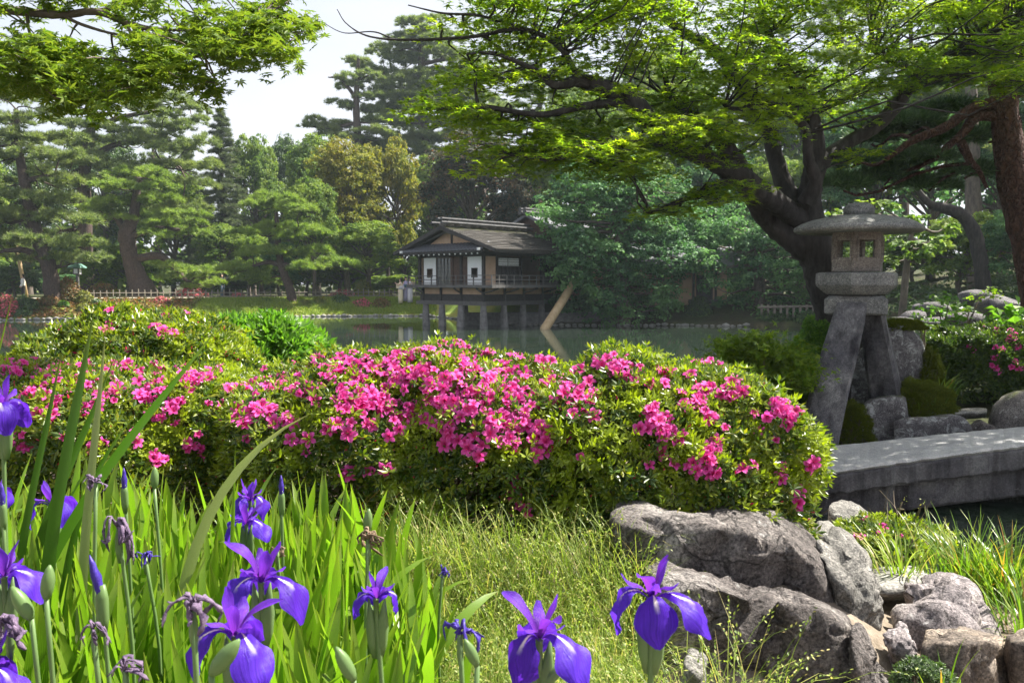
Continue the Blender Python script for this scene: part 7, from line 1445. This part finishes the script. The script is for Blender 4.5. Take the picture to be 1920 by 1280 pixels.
# ---------------------------------------------------------------- near maple whose branch hangs in at the upper left
ND = 4.0; kN = ND / F_PX; WOOD = MB(); LIMBS = []
def nlimb(pts, sides=7):
    q = smooth_path(np.array([[*at(p[0], p[1], ND + (p[3] if len(p) > 3 else 0)), p[2] * kN] for p in pts]), 6 * len(pts)); tube(WOOD, q[:, :3], q[:, 3], sides, False, .04); LIMBS.append(q)
tb = np.array([-5.2, 4.6, 0]); tb[2] = gz(tb[0], tb[1]); j0 = at(-700, -40, ND + .3)
q = smooth_path(np.array([[*(tb - [0, 0, .2]), .16], [tb[0] + .1, tb[1] - .1, 2.3, .13], [j0[0] - .4, j0[1], j0[2] - .25, .10], [*j0, .06], [*at(-300, -10, ND), .036], [*at(-100, 5, ND), .028], [*at(0, 17, ND), .022]]), 40); tube(WOOD, q[:, :3], q[:, 3], 9, False, .05); LIMBS.append(q)
nlimb([(0, 17, 8), (60, 24, 8), (120, 28, 7), (180, 22, 6.5), (235, 42, 6), (270, 52, 5), (312, 56, 3)]); nlimb([(180, 22, 4), (230, 10, 3.5), (300, -5, 3), (360, -30, 2)]); nlimb([(120, 30, 3.5), (150, 45, 3), (205, 62, 2.5), (250, 68, 1.6)]); nlimb([(312, 56, 2.4), (400, 58, 2), (450, 45, 1.6), (500, 20, 1)])
nlimb([(50, 24, 3), (60, 70, 2.4), (110, 110, 2), (150, 150, 1.4)]); nlimb([(235, 42, 3), (260, 90, 2.4), (280, 130, 1.8), (300, 150, 1.2)]); nlimb([(-60, 8, 4), (-30, 70, 3), (20, 120, 2.2), (90, 170, 1.4)]); nlimb([(312, 56, 2), (360, 90, 1.6), (390, 130, 1.2), (420, 175, .8)]); nlimb([(450, 45, 1.5), (520, 60, 1.2), (575, 60, .8)]); nlimb([(-60, 8, 4), (0, -30, 3), (120, -40, 3), (260, -60, 2)])
SPR = []
sprays([(-80, -60), (590, -60), (590, 30), (480, 40), (300, 20), (-80, 10)], 22, 3.6, 4.5)
sprays([(-80, 75), (100, 60), (240, 65), (320, 60), (330, 130), (270, 180), (190, 205), (90, 195), (40, 170), (-80, 185)], 74, 3.5, 4.4)
sprays([(320, 60), (440, 45), (575, 55), (560, 90), (490, 100), (420, 115), (340, 110)], 24, 3.6, 4.3); sprays([(370, 110), (425, 175), (390, 165), (345, 130)], 6, 3.7, 4.1, .7); sprays([(300, 60), (560, -10), (585, 30), (520, 50), (400, 60)], 10, 3.7, 4.3)
sprays([(-500, -60), (-80, -60), (-80, 150), (-400, 130)], 40, 3.6, 4.6)
ALL = np.vstack([q[:, :3] for q in LIMBS]); LP = []; LN = []; LS = []
for px, py, d, w in SPR:
    c = at(px, py, d); b_ = ALL[np.linalg.norm(ALL - c, axis=1).argmin()]; limb(WOOD, b_, c, .006, .002, .0, .1, 4, 6)
    r = .13 * w; n = int(40 * w); rr = r * np.sqrt(rng.random(n)); a = rng.random(n) * 6.283; tl = rng.normal(0, .25, 2)
    P = np.stack([rr * np.cos(a), rr * np.sin(a), 0 * a], 1); P[:, 2] = P[:, 0] * tl[0] + P[:, 1] * tl[1] - .05 * (rr / r) ** 2 + rng.normal(0, .018, n)
    LP.append(c + P); LN.append(nrm(rng.normal(0, .42, (n, 3)) + [0, -.12, 1])); LS.append(.047 * rng.uniform(.7, 1.2, n))
LP = np.concatenate(LP); LN = np.concatenate(LN); LS = np.concatenate(LS); LR = frames(LN)
nm_ = thing('maple_tree', tb, 'maple at the left whose bright leafy branch hangs into the upper left corner', 'tree'); part('trunk', WOOD, M['bark_grey'], nm_, True)
size = LS / np.linalg.norm(LP - [0, 0, CAM_Z], axis=1); pxx = LP[:, 0] / LP[:, 1] * F_PX + 960; pyy = HORIZON - (LP[:, 2] - CAM_Z) / LP[:, 1] * F_PX; inview = (pxx > 0) & (pxx < 600) & (pyy > 0) & (pyy < 230)
order = np.argsort(-size * inview)[:300]; rest = np.setdiff1d(np.arange(len(LP)), order)
lm = MB().add(*[MAPLE7[0], MAPLE7[1], MAPLE7[2]]).mesh('leaf', (M['maple_near'],)); 
for i in order:
    o = link('leaf', lm, nm_, tuple(LP[i] - tb)); o.rotation_euler = Matrix(LR[i].tolist()).to_euler(); o.scale = (LS[i],) * 3
mb = MB(); scatter(mb, MAPLE7, LP[rest], LR[rest], LS[rest]); part('leaves', mb, M['maple_near'], nm_, False, 'stuff')

# ---------------------------------------------------------------- haze over the pond
HZ = MB(); box(HZ, (0, 208, 15.5), (860, 450, 37))
hm, t, o = mat('haze'); pv = nd(t, 'ShaderNodeVolumePrincipled'); pv.inputs['Color'].default_value = (.72, .86, 1.0, 1); pv.inputs['Density'].default_value = .00035; pv.inputs['Anisotropy'].default_value = .25
t.links.new(pv.outputs[0], o.inputs['Volume']); hz = link('haze', HZ.mesh('haze', (hm,))); tag(hz, 'thin morning haze over the pond garden', None, None, 'stuff')
